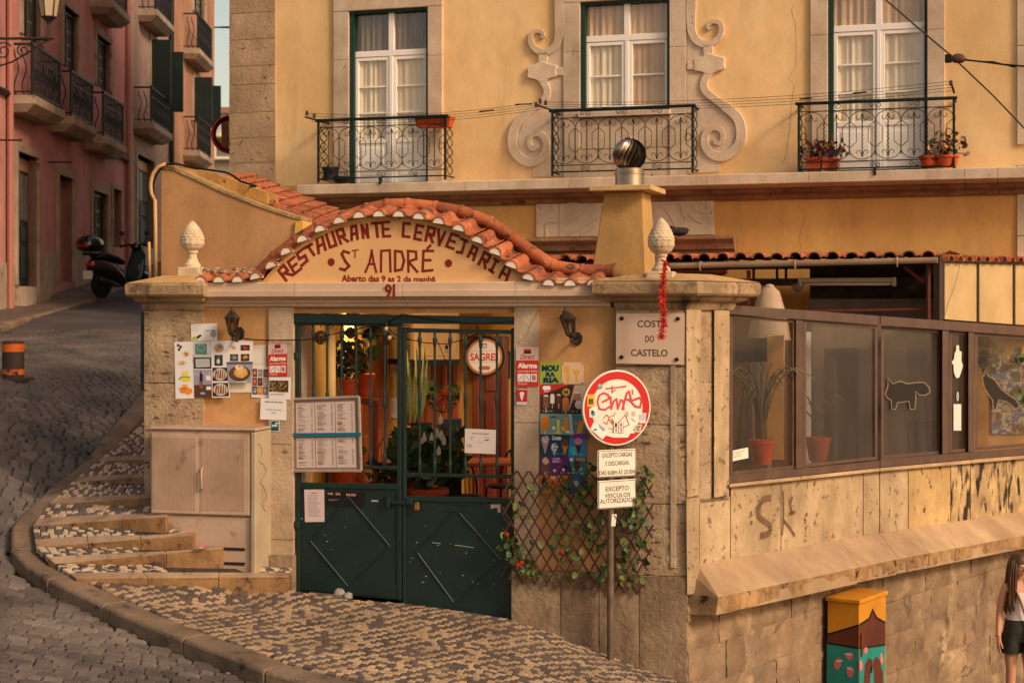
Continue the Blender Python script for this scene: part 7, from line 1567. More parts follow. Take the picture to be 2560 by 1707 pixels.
# azulejo panel in the third bay: tile by tile
az = Thing('tile_panel', 'blue and white glazed tile panel on a terrace wall', 'tile panel', WORLD, at_depth(2520, 1090, 23.7)); A_, C_ = at_depth(2478, 895, 23.7), at_depth(2580, 1085, 23.7); wq, hq = (C_.x - A_.x) / 4, (A_.z - C_.z) / 7; g = random.Random(4)
azm = [mat('azulejo_%d' % i, c, rough=.2, c3=c3, th3=.52, sc3=18, w3=.03) for i, (c, c3) in enumerate((((196, 186, 170), (74, 92, 116)), ((92, 112, 140), (196, 186, 170)), ((110, 78, 66), (176, 160, 140)), ((172, 150, 122), (96, 84, 80))))]
for i in range(4):
 for j in range(7): az.part('glazed_tile', MB().box(A_.x + wq * i + .003, A_.x + wq * (i + 1) - .003, 23.69, 23.71, C_.z + hq * j + .003, C_.z + hq * (j + 1) - .003), azm[g.randrange(4)])
solo('terrace_back_wall', 'ochre plaster wall carrying the blue tile panel', 'wall', MB().box(A_.x - .25, A_.x + 1.6, 23.72, 23.85, .3, 3.3), M_yel2)
def grasses(label, x, y, Y, n, h, m, seed, name='potted_grass'):
 b = at_depth(x, y, Y); t = Thing(name, label, 'potted plant', WORLD, (b.x, b.y, b.z)); g_ = random.Random(seed); t.part('pot', MB().lathe([(.1, 0), (.14, .22), (.15, .22), (.15, .26), (.12, .26)], 16, b), M_terra, sm=35)
 for k in range(n):
  a = g_.uniform(0, 6.28); L_ = h * g_.uniform(.6, 1.1); r = g_.uniform(.15, .5) * L_; P_ = [b + Vector((0, 0, .24)), b + Vector((r * .3 * math.cos(a), r * .3 * math.sin(a), .24 + L_ * .6)), b + Vector((r * .8 * math.cos(a), r * .8 * math.sin(a), .24 + L_ * .85)), b + Vector((r * 1.3 * math.cos(a), r * 1.3 * math.sin(a), .24 + L_ * .7))]; t.part('blade', MB().tube(resample(P_, .1), [.009] * (len(resample(P_, .1)) - 1) + [.002], 4), m)
M_blade = mat('grass_blade', (120, 112, 74), (92, 92, 58), sc=12, rough=.6, var=.2)
grasses('potted grass with long arching blades behind first terrace pane', 1905, 1160, 17.9, 26, .9, M_blade, 3); grasses('potted grass at the second terrace pane by white pipe', 2045, 1150, 19.2, 18, .6, M_blade, 4)
hv = Thing('hanging_vine', 'leafy vine hanging over the tile panel inside terrace', 'vine', WORLD, at_depth(2500, 880, 23.3)); g = random.Random(6)
for k in range(46):
 x, y = (g.gauss(2470, 10), g.uniform(850, 930)) if k < 22 else ((g.uniform(2480, 2560), g.gauss(890, 10)) if k < 34 else (g.gauss(2545, 10), g.uniform(900, 1000)))
 add_leaf(hv.e, hv.o, at_depth(x, y, 23.3 + g.uniform(-.1, .1)), g.uniform(.09, .16), 1, g.randrange(2), (g.uniform(-.6, .6), g.uniform(-3, 3), g.uniform(-.6, .6)))
# ---- chimney behind the corner pillar
CH = Frame(*(GW.W(*GW.L((1560, 650), .62))[:2]), 1, -.30); M_chim = mat('chimney_plaster', (192, 152, 96), (176, 138, 84), sc=1.8, rough=.9, bump=.3, bsc=80, c3=(170, 130, 76), th3=.66, sc3=3)
chm = Thing('chimney', 'tapered ochre plaster chimney behind the corner pillar', 'chimney', CH, CH.L((1560, 700)))
cu = lambda x, y: CH.uv((x, y)); bl_, br_ = cu(*a7(60, 965)), cu(*a7(445, 975)); tl_, tr_ = cu(*a7(140, 405)), cu(*a7(415, 405)); Dp = .52
chm.part('stack', MB().loft([[(bl_[0] - .02, -.0, bl_[1] - .35), (br_[0] + .02, 0, bl_[1] - .35), (br_[0] + .02, Dp + .06, bl_[1] - .35), (bl_[0] - .02, Dp + .06, bl_[1] - .35)], [(bl_[0], .0, bl_[1]), (br_[0], 0, bl_[1]), (br_[0], Dp, bl_[1]), (bl_[0], Dp, bl_[1])], [(tl_[0], .05, tl_[1]), (tr_[0], .05, tl_[1]), (tr_[0], Dp - .06, tl_[1]), (tl_[0], Dp - .06, tl_[1])]]), M_chim, bevel=.008)
zc_ = tl_[1]; chm.part('cap_slab', MB().box(tl_[0] - .12, tr_[0] + .12, -.10, Dp + .1, zc_ + .002, zc_ + .055), mat('cap_tiles', (206, 172, 120), (184, 150, 100), sc=4, rough=.8), bevel=.006)
tv = Thing('turbine_vent', 'spinning steel turbine ventilator on top of the chimney', 'ventilator', CH, ((tl_[0] + tr_[0]) / 2, Dp / 2, zc_ + .056)); cx_, cy_ = (tl_[0] + tr_[0]) / 2 + .02, Dp / 2 - .02; zv = zc_ + .056
M_steel = mat('stainless_steel', (168, 152, 136), (140, 124, 112), sc=6, rough=.28, metal=.95)
tv.part('collar', MB().lathe([(.165, 0), (.15, .012), (.145, .012), (.142, .125), (.152, .128), (.152, .145), (.142, .15), (.142, .185)], 28, (cx_, cy_, zv)), M_steel, sm=35)
sc_ = zv + .325; RV = .17; tv.part('core', MB().blob((cx_, cy_, sc_), .10, .10, .13, 14, 8), mat('vent_dark', (46, 38, 34), rough=.5, metal=.4), sm=True)
for k in range(22):
 ringA = []
 for i in range(13):
  f = i / 12; lat = -1.12 + 2.5 * f; a = 2 * math.pi * k / 22 + 1.15 * f; r = RV * math.cos(min(lat, 1.45)) * 1.0; r = max(r, .012); z = sc_ + RV * .98 * math.sin(min(1.45, lat)); wdt = .30
  ringA.append([(cx_ + r * math.cos(a), cy_ + r * math.sin(a), z), (cx_ + r * .80 * math.cos(a + wdt), cy_ + r * .80 * math.sin(a + wdt), z)])
 mb = MB(); mb.loft(ringA, closed=False); tv.part('vane', mb, M_steel, sm=True, fixn=False)
tv.part('top_plate', MB().lathe([(.05, 0), (.045, .012), (.005, .018)], 16, (cx_, cy_, sc_ + RV * .96)), M_steel, sm=35)
bd = BL.L(a7(690, 695), -.5); solo('soot_clump', 'dark clump of debris on the stone door head ledge', 'debris', MB().blob(bd, .16, .1, .06, 9, 5, .25).blob(bd + Vector((-.1, 0, .03)), .08, .06, .06, 8, 5, .3), mat('dark_debris', (50, 46, 44), rough=.9), BL)
# ================================================================ COURTYARD SEEN THROUGH THE GATE
CFZ = .28
cf_ = MB(); cf_.quad((-2.6, 17.0, CFZ), (1.6, 16.4, CFZ), (3.5, 24.5, CFZ), (-2.2, 24.5, CFZ)); props(raw_obj('court_floor', cf_, mat('court_tiles', (132, 104, 82), (112, 88, 70), sc=3, rough=.7)), kind='structure')
P0 = at_depth(746, 800, 17.25); P1 = at_depth(968, 800, 22.55); CL = Frame(P0.x, P0.y, P1.x - P0.x, P1.y - P0.y)
M_court = mat('court_yellow', (208, 160, 78), (192, 144, 66), sc=1.4, rough=.9, bump=.2, bsc=90)
LCL = (P1 - P0).length
solo('court_side_wall', 'yellow plaster courtyard wall lit by a warm lamp', 'wall', MB().box(0, LCL, 0, .2, 0, 3.15), M_court, CL)
qb = Thing('court_back_wall', 'yellow plaster back wall of the courtyard with wooden doors', 'wall', QF, QF.L((1120, 1220)))
ql, qr = QF.uv((966, 900))[0], QF.uv((1420, 900))[0]
qb.part('wall_face', MB().box(ql, qr, 0, .25, 0, 3.15), M_court)
qb.part('roof_slab', MB().box(QF.loc(at_depth(770, 700, 18.2)).x, QF.loc(at_depth(1330, 700, 18.2)).x, -4.6, 1.2, 3.16, 3.24), M_plas)
M_wood = mat('varnished_wood', (150, 78, 34), (120, 58, 26), sc=7, rough=.4, zs=.15, bump=.1, spec=.5)
M_wood2 = mat('dark_red_wood', (116, 48, 26), (92, 38, 22), sc=7, rough=.4, zs=.15, spec=.5)
def pdoor(t, f, u0, u1, z0, z1, m, rows, d=0., leafs=1, parent=None):
 e = bpy.data.objects.new('door', None); COL.objects.link(e); e.parent = t.e; e.matrix_parent_inverse = Matrix.Identity(4)
 P = lambda n, mb, **k: t.part(n, mb, m, parent=e, **k)
 for b in ((u0, u0 + .09, z0, z1), (u1 - .09, u1, z0, z1), (u0 + .09, u1 - .09, z1 - .1, z1)): P('door_frame', MB().box(b[0], b[1], d - .07, d, b[2], b[3]), bevel=.01)
 w = (u1 - u0 - .18) / leafs
 for l in range(leafs):
  a = u0 + .09 + w * l; P('door_leaf', MB().box(a + .003, a + w - .003, d - .035, d, z0, z1 - .1))
  for r in range(rows):
   h = (z1 - .1 - z0) / rows; P('raised_panel', MB().box(a + .08, a + w - .08, d - .055, d - .03, z0 + h * r + .07, z0 + h * (r + 1) - .05), bevel=.018)
 P('handle', MB().tube([(u1 - .15, d - .04, z0 + 1.0), (u1 - .15, d - .09, z0 + 1.0), (u1 - .24, d - .09, z0 + 1.0)], .01, 6))
cdw = Thing('side_door', 'varnished wooden panelled door in the lit courtyard wall', 'door', CL, (CL.uv((930, 1200))[0], 0, CFZ)); pdoor(cdw, CL, CL.uv((892, 1000))[0], CL.uv((966, 1000))[0] - .1, CFZ, CL.uv((930, 842))[1], M_wood, 4, 0.)
qd = Thing('back_door', 'orange wooden double door behind the air conditioner', 'door', QF, (QF.uv((1090, 1200))[0], 0, CFZ)); pdoor(qd, QF, QF.uv((1036, 1000))[0], QF.uv((1128, 1000))[0] + .12, CFZ, 2.45, M_wood, 3, 0., 2)
qd2 = Thing('back_door', 'dark red wooden door under the round beer sign', 'door', QF, (QF.uv((1213, 1200))[0], 0, CFZ)); pdoor(qd2, QF, QF.uv((1184, 1000))[0], QF.uv((1244, 1000))[0] + .15, CFZ, 2.5, M_wood2, 3, 0.)
# bulkhead lamp, lit
lz = CL.L((868, 792)); lp = Thing('bulkhead_lamp', 'small lit bulkhead lamp high on the yellow courtyard wall', 'lamp', CL, (lz.x, -.06, lz.z))
lp.part('base', MB().lathe([(.07, 0), (.08, .02), (.07, .06)], 16, (lz.x, -.08, lz.z)), M_black, sm=35); lp.part('globe', MB().blob((lz.x, -.08, lz.z - .06), .06, .06, .07, 14, 8), mat('lit_globe', (255, 214, 140), emit=6., rough=.4), sm=True)
ld = bpy.data.lights.new('bulkhead_lamp_light', 'POINT'); ld.energy = 34; ld.color = (1, .70, .36); ld.shadow_soft_size = .08; lo = bpy.data.objects.new('bulkhead_lamp_light', ld); COL.objects.link(lo); lo.parent = lp.e; lo.location = (0, -.18, -.12)
# rain pipe and wires
solo('wall_pipe', 'cream pipe running down the lit courtyard wall', 'pipe', MB().tube([CL.L((828, 770), -.05), CL.L((828, 1220), -.05)], .05, 10), mat('cream_pipe', (214, 178, 116), rough=.6), CL, sm=True)
solo('court_wire', 'slack black wire looping across the courtyard wall', 'wire', MB().tube([at_depth(*b4(*p), 19.5) for p in ((440, 160), (470, 230), (530, 280), (610, 230), (720, 240), (860, 255), (905, 275))], .008, 5), M_black)
# hanging ball of shells
bq = at_depth(*b4(318, 262), 17.6); hb = Thing('hanging_ornament', 'pebbled ball ornament hanging on a yellow cord behind gate', 'ornament', WORLD, bq); hb.part('cord', MB().tube([at_depth(*b4(320, 60), 17.6), bq + Vector((0, 0, .1))], .006, 5), mat('yellow_cord', (190, 150, 60), rough=.7))
mb = MB(); g = random.Random(3)
for k in range(120):
 a, b = g.uniform(0, 6.28), math.asin(g.uniform(-1, 1)); mb.blob(bq + Vector((.058 * math.cos(b) * math.cos(a), .058 * math.cos(b) * math.sin(a), .066 * math.sin(b))), .012, .012, .012, 5, 3)
hb.part('ball', mb, mat('shell_ball', (196, 164, 120), (112, 84, 60), sc=60, rough=.6), sm=True)
# air conditioner unit
AX = at_depth(*b4(1052, 440), 21.4); AU = Frame(AX.x, AX.y, 1, .42); wA, dA = .62, .62; zA0, zA1 = AX.z, at_depth(*b4(1052, 60), 21.4).z
ac = Thing('air_conditioner', 'cream air conditioner unit with louvred side on wall bracket', 'air conditioner', AU, (0, 0, zA0)); M_ac = mat('cream_metal', (210, 178, 136), (196, 164, 122), sc=3, rough=.5)
ac.part('casing', MB().box(0, wA, 0, dA, zA0, zA1), M_ac, bevel=.01)
for k in range(16): ac.part('louvre', MB().box(-.012, .0, .14, dA - .04, zA0 + .06 + k * (zA1 - zA0 - .12) / 16, zA0 + .06 + (k + .45) * (zA1 - zA0 - .12) / 16), M_brownd)
ac.part('front_panel', MB().box(.05, wA - .04, -.012, 0, zA0 + .05, zA1 - .04), M_ac, bevel=.006); ac.part('bracket', MB().box(-.05, wA, .02, .9, zA0 - .07, zA0 - .004), M_black)
# round lit-box beer sign
sc0 = at_depth(*b4(1598, 412), 20.0); BSG = Frame(sc0.x, sc0.y, 1, .12); br = .245; bs = Thing('beer_sign', 'round white SAGRES beer sign in black rim on bracket', 'sign', BSG, (0, 0, sc0.z - br))
cir = lambda r, y: [(r * math.cos(k * math.pi / 16), y, sc0.z + r * math.sin(k * math.pi / 16)) for k in range(32)]
bs.part('rim', MB().loft([cir(br * .86, -.05), cir(br, -.05), cir(br * 1.02, 0), cir(br, .07), cir(br * .8, .07)]), M_black, sm=40); bs.part('gold_band', MB().loft([cir(br * .88, -.045), cir(br * .88, -.056), cir(br * .76, -.058), cir(br * .76, -.045)]), mat('amber_band', (176, 116, 62), rough=.4))
q = [Vector((-br, -.0585, sc0.z + br)), Vector((br, -.0585, sc0.z + br)), Vector((br, -.0585, sc0.z - br)), Vector((-br, -.0585, sc0.z - br))]; D = Deco(q); D.disc('dccdc0', .5, .5, .385, .385, n=32); D.line('b4a294', [(.14, .37), (.86, .35)], .003); D.line('b4a294', [(.14, .64), (.86, .63)], .003); D.text('b8322a', 'SAGRES', .15, .41, .85, .60, .03); D.poly('6a5a4c', [(.44, .18), (.56, .18), (.56, .27), (.5, .31), (.44, .27)]); D.poly('cbbcae', [(.46, .2), (.54, .2), (.54, .26), (.5, .29), (.46, .26)])
for x in (.42, .5, .58): D.disc('9a6a3c', x, .77, .06, .05)
bs.part('printed_face', D.mb, D.cols, fixn=False); bs.part('bracket', MB().tube([(0, .02, sc0.z + br), (0, .9, sc0.z + br + .1)], .012, 6), M_black)
# pictures and papers on the back wall
for k, (c, lab) in enumerate(((((1715, 375), (1805, 370), (1805, 580), (1715, 585)), 'small dark framed picture beside the round beer sign'), (((1722, 640), (1780, 640), (1780, 765), (1722, 765)), 'sheet of four small photos under the framed picture'), (((1735, 795), (1765, 795), (1765, 980), (1735, 985)), 'narrow pale sheet low on courtyard back wall'), (((865, 735), (925, 738), (925, 895), (865, 890)), 'pale notice on yellow wall beside the side door'))):
 s = Poster(QF, [b4(*p) for p in c], -.02, .015, '3a2c22' if k == 0 else 'c2b6a4')
 if k == 0: s.rect('4a5a50', .15, .12, .85, .88).rect('8a9a88', .3, .3, .7, .6)
 elif k == 1: [s.rect('3a302a', .12 + .45 * i, .12 + .45 * j, .45 + .45 * i, .42 + .45 * j) for i in range(2) for j in range(2)]
 else: s.lines('8a8478', .15, .15, .85, .8, 7, .3, .4)
 s.done('wall_picture', lab, 'picture')
s = Poster(CL, [b4(685, 322), b4(722, 320), b4(722, 368), b4(685, 370)], -.09, .004, '2a2420'); s.rect('cfc4b4', .25, .2, .7, .75).done('door_plate', 'small dark plate on upper side door', 'plate')
# plants
M_deep = [mat('deep_leaf_0', (40, 66, 36), (28, 48, 28), sc=30, rough=.35, var=.3, spec=.5), mat('deep_leaf_1', (58, 84, 44), (42, 64, 34), sc=30, rough=.35, var=.3, spec=.5), mat('deep_leaf_2', (84, 100, 60), (60, 78, 44), sc=30, rough=.4, var=.3)]
M_spathe = mat('white_spathe', (232, 214, 186), (216, 194, 164), sc=20, rough=.5)
def bush(label, name, x, y, Y, potw, poth, n, sx, sz, zc, size, seed, mats=M_deep, shape=2, group=None, stand=None):
 b = at_depth(x, y, Y); t = Thing(name, label, 'potted plant', WORLD, b, group=group); g_ = random.Random(seed)
 if stand: t_ = stand
 t.part('pot', MB().lathe([(potw * .75, 0), (potw, poth * .82), (potw * 1.1, poth * .82), (potw * 1.1, poth), (potw * .95, poth)], 18, b), M_terra, sm=35); t.part('soil', MB().lathe([(potw * .9, poth * .85), (potw * .9, poth * .9), (.01, poth * .92)], 14, b), M_soil)
 for k in range(n):
  a = g_.uniform(0, 6.28); r = g_.random() ** .5; p = b + Vector((sx * r * math.cos(a), sx * .7 * r * math.sin(a), poth + zc + sz * g_.uniform(-1, 1) * (1 - .3 * r))); add_leaf(t.e, t.o, p, size * g_.uniform(.7, 1.3), shape, g_.randrange(len(mats)), (g_.uniform(-.9, .9), (1.2 if p.x > b.x else -1.2) * g_.uniform(.3, 2.2), g_.uniform(-.8, .8)), mats, 'leaf_' + mats[0].name.split('_')[0])
  if k % 6 == 0: t.part('stem', MB().tube([b + Vector((0, 0, poth * .9)), b.lerp(p, .5) + Vector((0, 0, .05)), p], .005, 4), mats[0])
 return t, b
lily, lb = bush('large peace lily with white flowers right behind the gate', 'peace_lily', 1072, 1290, 18.2, .2, .3, 190, .42, .36, .36, .19, 5)
g = random.Random(8)
for (x, y) in ((1262, 905), (1130, 1045), (1190, 1050), (1265, 1030), (1245, 1150), (1285, 1070), (1110, 1060), (1230, 1010)):
 p = at_depth(*b4(x, y), 17.95); mb = leaf_mesh(1); sz = .10; mb.v = [(v[0] * sz * .55, v[1] * sz, v[2] * sz * 1.15) for v in mb.v]; ob = lily.part('flower', MB().add([Vector(v) + p for v in mb.v], mb.f), M_spathe, sm=True, fixn=False); lily.part('stem', MB().tube([p, p + Vector((.02, .1, -.25))], .004, 4), M_deep[1])
bush('leafy potted plant low behind the left gate leaf', 'potted_shrub', 975, 1260, 18.6, .16, .22, 60, .26, .2, .14, .15, 12)
bush('feathery green potted plant on stand before lit wall', 'potted_fern', *b4(535, 725), 19.2, .1, .2, 120, .2, .26, .24, .10, 14, shape=2)
ant, ab = bush('red anthurium in terracotta pot beside the side door', 'anthurium', *b4(660, 735), 19.6, .12, .28, 12, .2, .28, .35, .22, 15, shape=1)
for x, y in ((540, 400), (575, 445), (655, 455)):
 p = at_depth(*b4(x, y), 19.4); ant.part('flower', MB().add([p + Vector((v[0] * .14 * .6, v[1] * .14, v[2] * .14)) for v in leaf_mesh(1).v], leaf_mesh(1).f), mat('red_spathe', (206, 40, 30), (180, 30, 24), sc=20, rough=.35), sm=True, fixn=False); ant.part('stem', MB().tube([p, ab.lerp(p, .5) + Vector((0, 0, .1)), ab + Vector((0, 0, .26))], .004, 4), M_deep[1])
st = at_depth(*b4(600, 745), 19.5); stand = Thing('plant_stand', 'dark wooden plant stand against the lit courtyard wall', 'stand', WORLD, (st.x, st.y, CFZ)); stand.part('shelf', MB().box(st.x - .45, st.x + .25, st.y - .2, st.y + .2, st.z - .05, st.z - .005), M_wood2)
for dx in (-.42, .22):
 for dy in (-.17, .17): stand.part('leg', MB().box(st.x + dx - .02, st.x + dx + .02, st.y + dy - .02, st.y + dy + .02, CFZ, st.z - .05), M_wood2)
# tall snake plant
sb = at_depth(*b4(1035, 1130), 20.0); sp_ = Thing('snake_plant', 'tall variegated snake plant in terracotta pot behind gate stile', 'potted plant', WORLD, sb); sp_.part('pot', MB().lathe([(.12, 0), (.155, .2), (.175, .2), (.175, .27), (.15, .27)], 18, sb), M_terra, sm=35); M_snake = mat('variegated_leaf', (120, 120, 72), (72, 86, 50), sc=20, rough=.4, zs=3)
for k in range(9):
 a = k * .7; L_ = rnd.uniform(.6, 1.1); o_ = sb + Vector((.06 * math.cos(a), .05 * math.sin(a), .24)); tp = o_ + Vector((.12 * math.cos(a), .1 * math.sin(a), L_)); mb = MB(); rings = []
 for f, w_ in ((0, .018), (.3, .03), (.7, .026), (.95, .01), (1, .002)):
  c = o_.lerp(tp, f) + Vector((.03 * math.sin(f * 3), 0, 0)); rings.append([c + Vector((-w_, 0, 0)), c + Vector((0, -.006, 0)), c + Vector((w_, 0, 0)), c + Vector((0, .004, 0))])
 mb.loft(rings); sp_.part('blade', mb, M_snake, sm=True)
solo('pot_plinth', 'low dark plinth carrying the snake plant', 'plinth', MB().box(sb.x - .22, sb.x + .22, sb.y - .2, sb.y + .2, CFZ, sb.z - .004), M_wood2)
# hanging wire basket
hc = at_depth(*b4(1275, 715), 20.4); hk = Thing('hanging_basket', 'wire hanging basket with terracotta pot and plants', 'hanging basket', WORLD, hc); rb = .205
for k in range(10): hk.part('wire_rib', MB().tube([hc + Vector((rb * math.cos(t_) * math.cos(k * .628), rb * math.cos(t_) * math.sin(k * .628), -rb * math.sin(t_))) for t_ in [i * .2618 for i in range(7)]], .004, 4), M_black)
for zf, rf in ((0, 1), (.5, .86)): hk.part('wire_ring', MB().tube([hc + Vector((rb * rf * math.cos(k * .3927), rb * rf * math.sin(k * .3927), -rb * zf)) for k in range(16)], .005, 4, closed=True), M_black)
for k in range(3): hk.part('chain', MB().tube([hc + Vector((rb * math.cos(k * 2.1), rb * math.sin(k * 2.1), 0)), hc + Vector((-.1, 0, .75))], .005, 4), M_black)
hk.part('pot', MB().lathe([(.07, -.12), (.1, .03), (.11, .03), (.11, .06), (.09, .06)], 16, hc), M_terra, sm=35)
for k in range(40):
 p = hc + Vector((g.uniform(-.2, .2), g.uniform(-.12, .12), g.uniform(-.06, .16))); add_leaf(hk.e, hk.o, p, g.uniform(.05, .10), 1, g.randrange(3), (g.uniform(-.9, .9), g.uniform(-3, 3), g.uniform(-.9, .9)))
# tables and chairs
def chair(label, x, y, Y, rot, m, name='wire_chair', h=.88, grp=None):
 b = at_depth(x, y, Y); b.z = CFZ; t = Thing(name, label, 'chair', Frame(b.x, b.y, math.cos(rot), math.sin(rot)), (0, 0, CFZ), group=grp); z = CFZ
 t.part('seat', MB().lathe([(.19, .43), (.205, .44), (.205, .46), (.19, .47)], 20, (0, 0, z)), m, sm=35)
 for sx in (-1, 1):
  for sy in (-1, 1): t.part('leg', MB().tube([(sx * .19, sy * .19, z), (sx * .15, sy * .15, z + .44)], .012, 6), m)
 arch = [(.2 * math.cos(a), .17 + .03, z + .46 + (h - .46) * math.sin(a)) for a in [k * math.pi / 12 for k in range(13)]]; t.part('back_frame', MB().tube(arch, .012, 6), m, sm=True)
 for k in range(-3, 4): x_ = k * .05; t.part('spindle', MB().tube([(x_, .17, z + .46), (x_, .2, z + .46 + (h - .46) * math.sqrt(max(0, 1 - (x_ / .2) ** 2)))], .006, 5), m)
M_wire = mat('black_chair_metal', (34, 32, 32), rough=.4, metal=.5)
chair('black metal chair tucked at the orange table', *b4(1450, 1480), 19.0, .3, M_wire, grp='courtyard chairs'); chair('black metal chair beyond the orange table against wall', *b4(1760, 1400), 20.2, -.6, M_wire, grp='courtyard chairs'); chair('dark wooden chair beside the side door', *b4(865, 1300), 20.4, .1, mat('dark_chair_wood', (70, 44, 30), rough=.5), 'wooden_chair', 1.05, 'courtyard chairs')
tb0 = at_depth(*b4(1600, 1235), 19.3); tabl = Thing('cafe_table', 'small table with orange wooden top behind the gate', 'table', WORLD, (tb0.x, tb0.y, CFZ)); tabl.part('tabletop', MB().box(tb0.x - .62, tb0.x + .62, tb0.y - .35, tb0.y + .35, tb0.z - .02, tb0.z + .02), M_wood, bevel=.008)
for sx in (-1, 1):
 for sy in (-1, 1): tabl.part('leg', MB().box(tb0.x + sx * .5 - .02, tb0.x + sx * .5 + .02, tb0.y + sy * .28 - .02, tb0.y + sy * .28 + .02, CFZ, tb0.z - .02), M_wire)
bt = at_depth(*b4(1340, 1170), 19.6); solo('dark_box', 'small dark box behind the peace lily', 'box', MB().box(bt.x - .09, bt.x + .12, bt.y, bt.y + .2, CFZ, bt.z + .4), mat('navy_box', (30, 36, 44), rough=.6), bevel=.005)
bush('terracotta pot of leaves under the menu board', 'potted_shrub', *b4(515, 1400), 18.4, .17, .25, 30, .22, .12, .1, .14, 22)
# ================================================================ THE STREET GOING UP
M_pink = mat('faded_pink_plaster', (206, 144, 136), (184, 126, 120), sc=.7, rough=.9, bump=.25, bsc=60, c3=(132, 98, 90), th3=.58, sc3=1.3, z3=.3, w3=.2, c4=(184, 130, 118), th4=.58, sc4=.5)
M_mauve = mat('mauve_plaster', (184, 152, 138), (166, 134, 120), sc=.7, rough=.9, bump=.25, bsc=60, c3=(176, 132, 104), th3=.66, sc3=1.2)
M_orange = mat('salmon_plaster', (184, 136, 106), (166, 120, 94), sc=.6, rough=.9, bump=.25, bsc=60, c3=(160, 110, 88), th3=.62, sc3=1.2)
M_gst = mat('grey_limestone', (184, 162, 140), (156, 136, 116), sc=1.6, rough=.9, bump=.5, bsc=20, c3=(98, 82, 68), th3=.60, sc3=5)
M_ddoor = mat('dark_door_paint', (30, 44, 42), (22, 34, 34), sc=3, rough=.45)
M_wglass = mat('street_window_glass', (112, 110, 104), (84, 84, 82), sc=2, rough=.12, spec=.6)
Nv = lambda p, d=0: NF.uv(p, d)
uP, uG, uO = Nv((316, 400))[0], Nv((422, 400))[0], Nv((536, 300))[0]
def townhouse(name, label, u0, u1, m, zt_, holes):
 t = Thing(name, label, 'house', NF, (u0, 0, 2.5)); t.part('wall', wall_holes(MB(), u0, u1, 0, zt_, holes, 0, .35), m); t.part('body', MB().box(u0, u1, 1.0, 8, 0, zt_), m); t.part('roof', MB().box(u0, u1, -.35, 8.2, zt_, zt_ + .25), M_tile); return t
def hole(xl, xr, yt_, yb_, d=0):
 (u0, _), (u1, _) = Nv(a1(xl, 500), d), Nv(a1(xr, 500), d); um = (u0 + u1) / 2
 zt_ = Nv(a1((xl + xr) / 2, yt_), d)[1]; zb_ = Nv(a1((xl + xr) / 2, yb_), d)[1]; return (u0, u1, zb_, zt_)
def opening(t, h, kind, m=M_ddoor, sur=.16):
 u0, u1, z0, z1 = h; e = bpy.data.objects.new(kind, None); COL.objects.link(e); e.parent = t.e; e.matrix_parent_inverse = Matrix.Identity(4)
 P = lambda n, mb, mm, **k: t.part(n, mb, mm, parent=e, **k)
 for b in ((u0 - sur, u0, z0, z1 + sur), (u1, u1 + sur, z0, z1 + sur), (u0, u1, z1, z1 + sur)): P('surround', MB().box(b[0], b[1], -.05, .2, b[2], b[3]), M_gst, bevel=.01)
 if kind == 'door':
  P('leaf', MB().box(u0, u1, .16, .2, z0, z1), m)
  w = (u1 - u0) / 2
  for k in range(2):
   a = u0 + w * k; P('leaf_panel', MB().box(a + .08, a + w - .08, .13, .165, z0 + .15, z0 + .75), m, bevel=.015); P('leaf_panel', MB().box(a + .08, a + w - .08, .13, .165, z0 + .85, z0 + 1.15), m, bevel=.015); P('leaf_glass', MB().box(a + .12, a + w - .12, .14, .165, z0 + 1.25, z1 - .35), M_wglass)
  P('fanlight', MB().box(u0 + .06, u1 - .06, .14, .165, z1 - .28, z1 - .05), mat('warm_fanlight', (168, 120, 78), rough=.4)); P('step', MB().box(u0 - sur, u1 + sur, -.22, .1, z0 - .5, z0 - .005), M_gst)
 elif kind == 'dark_doorway': P('dark_interior', MB().box(u0, u1, .28, .32, z0, z1), M_darkjoint); P('open_leaf', MB().box(u0 + .02, u0 + (u1 - u0) * .4, .18, .22, z0, z1), m)
 else:
  for b in ((u0, u0 + .06, z0, z1), (u1 - .06, u1, z0, z1), (u0 + .06, u1 - .06, z1 - .08, z1), ((u0 + u1) / 2 - .03, (u0 + u1) / 2 + .03, z0, z1 - .08)): P('window_frame', MB().box(b[0], b[1], .08, .18, b[2], b[3]), M_ddoor)
  for k in range(2):
   a = u0 + .06 + k * ((u1 - u0) / 2 - .03); w = (u1 - u0) / 2 - .09
   for r in range(4): zz = z0 + (z1 - .08 - z0) * r / 4; P('pane', MB().box(a + .03, a + w - .0, .13, .14, zz + .03, zz + (z1 - z0 - .08) / 4 - .02), M_wglass)
   P('casement', MB().box(a, a + w + .03, .142, .16, z0, z1 - .08), mat('pale_casement', (176, 160, 138), rough=.6))
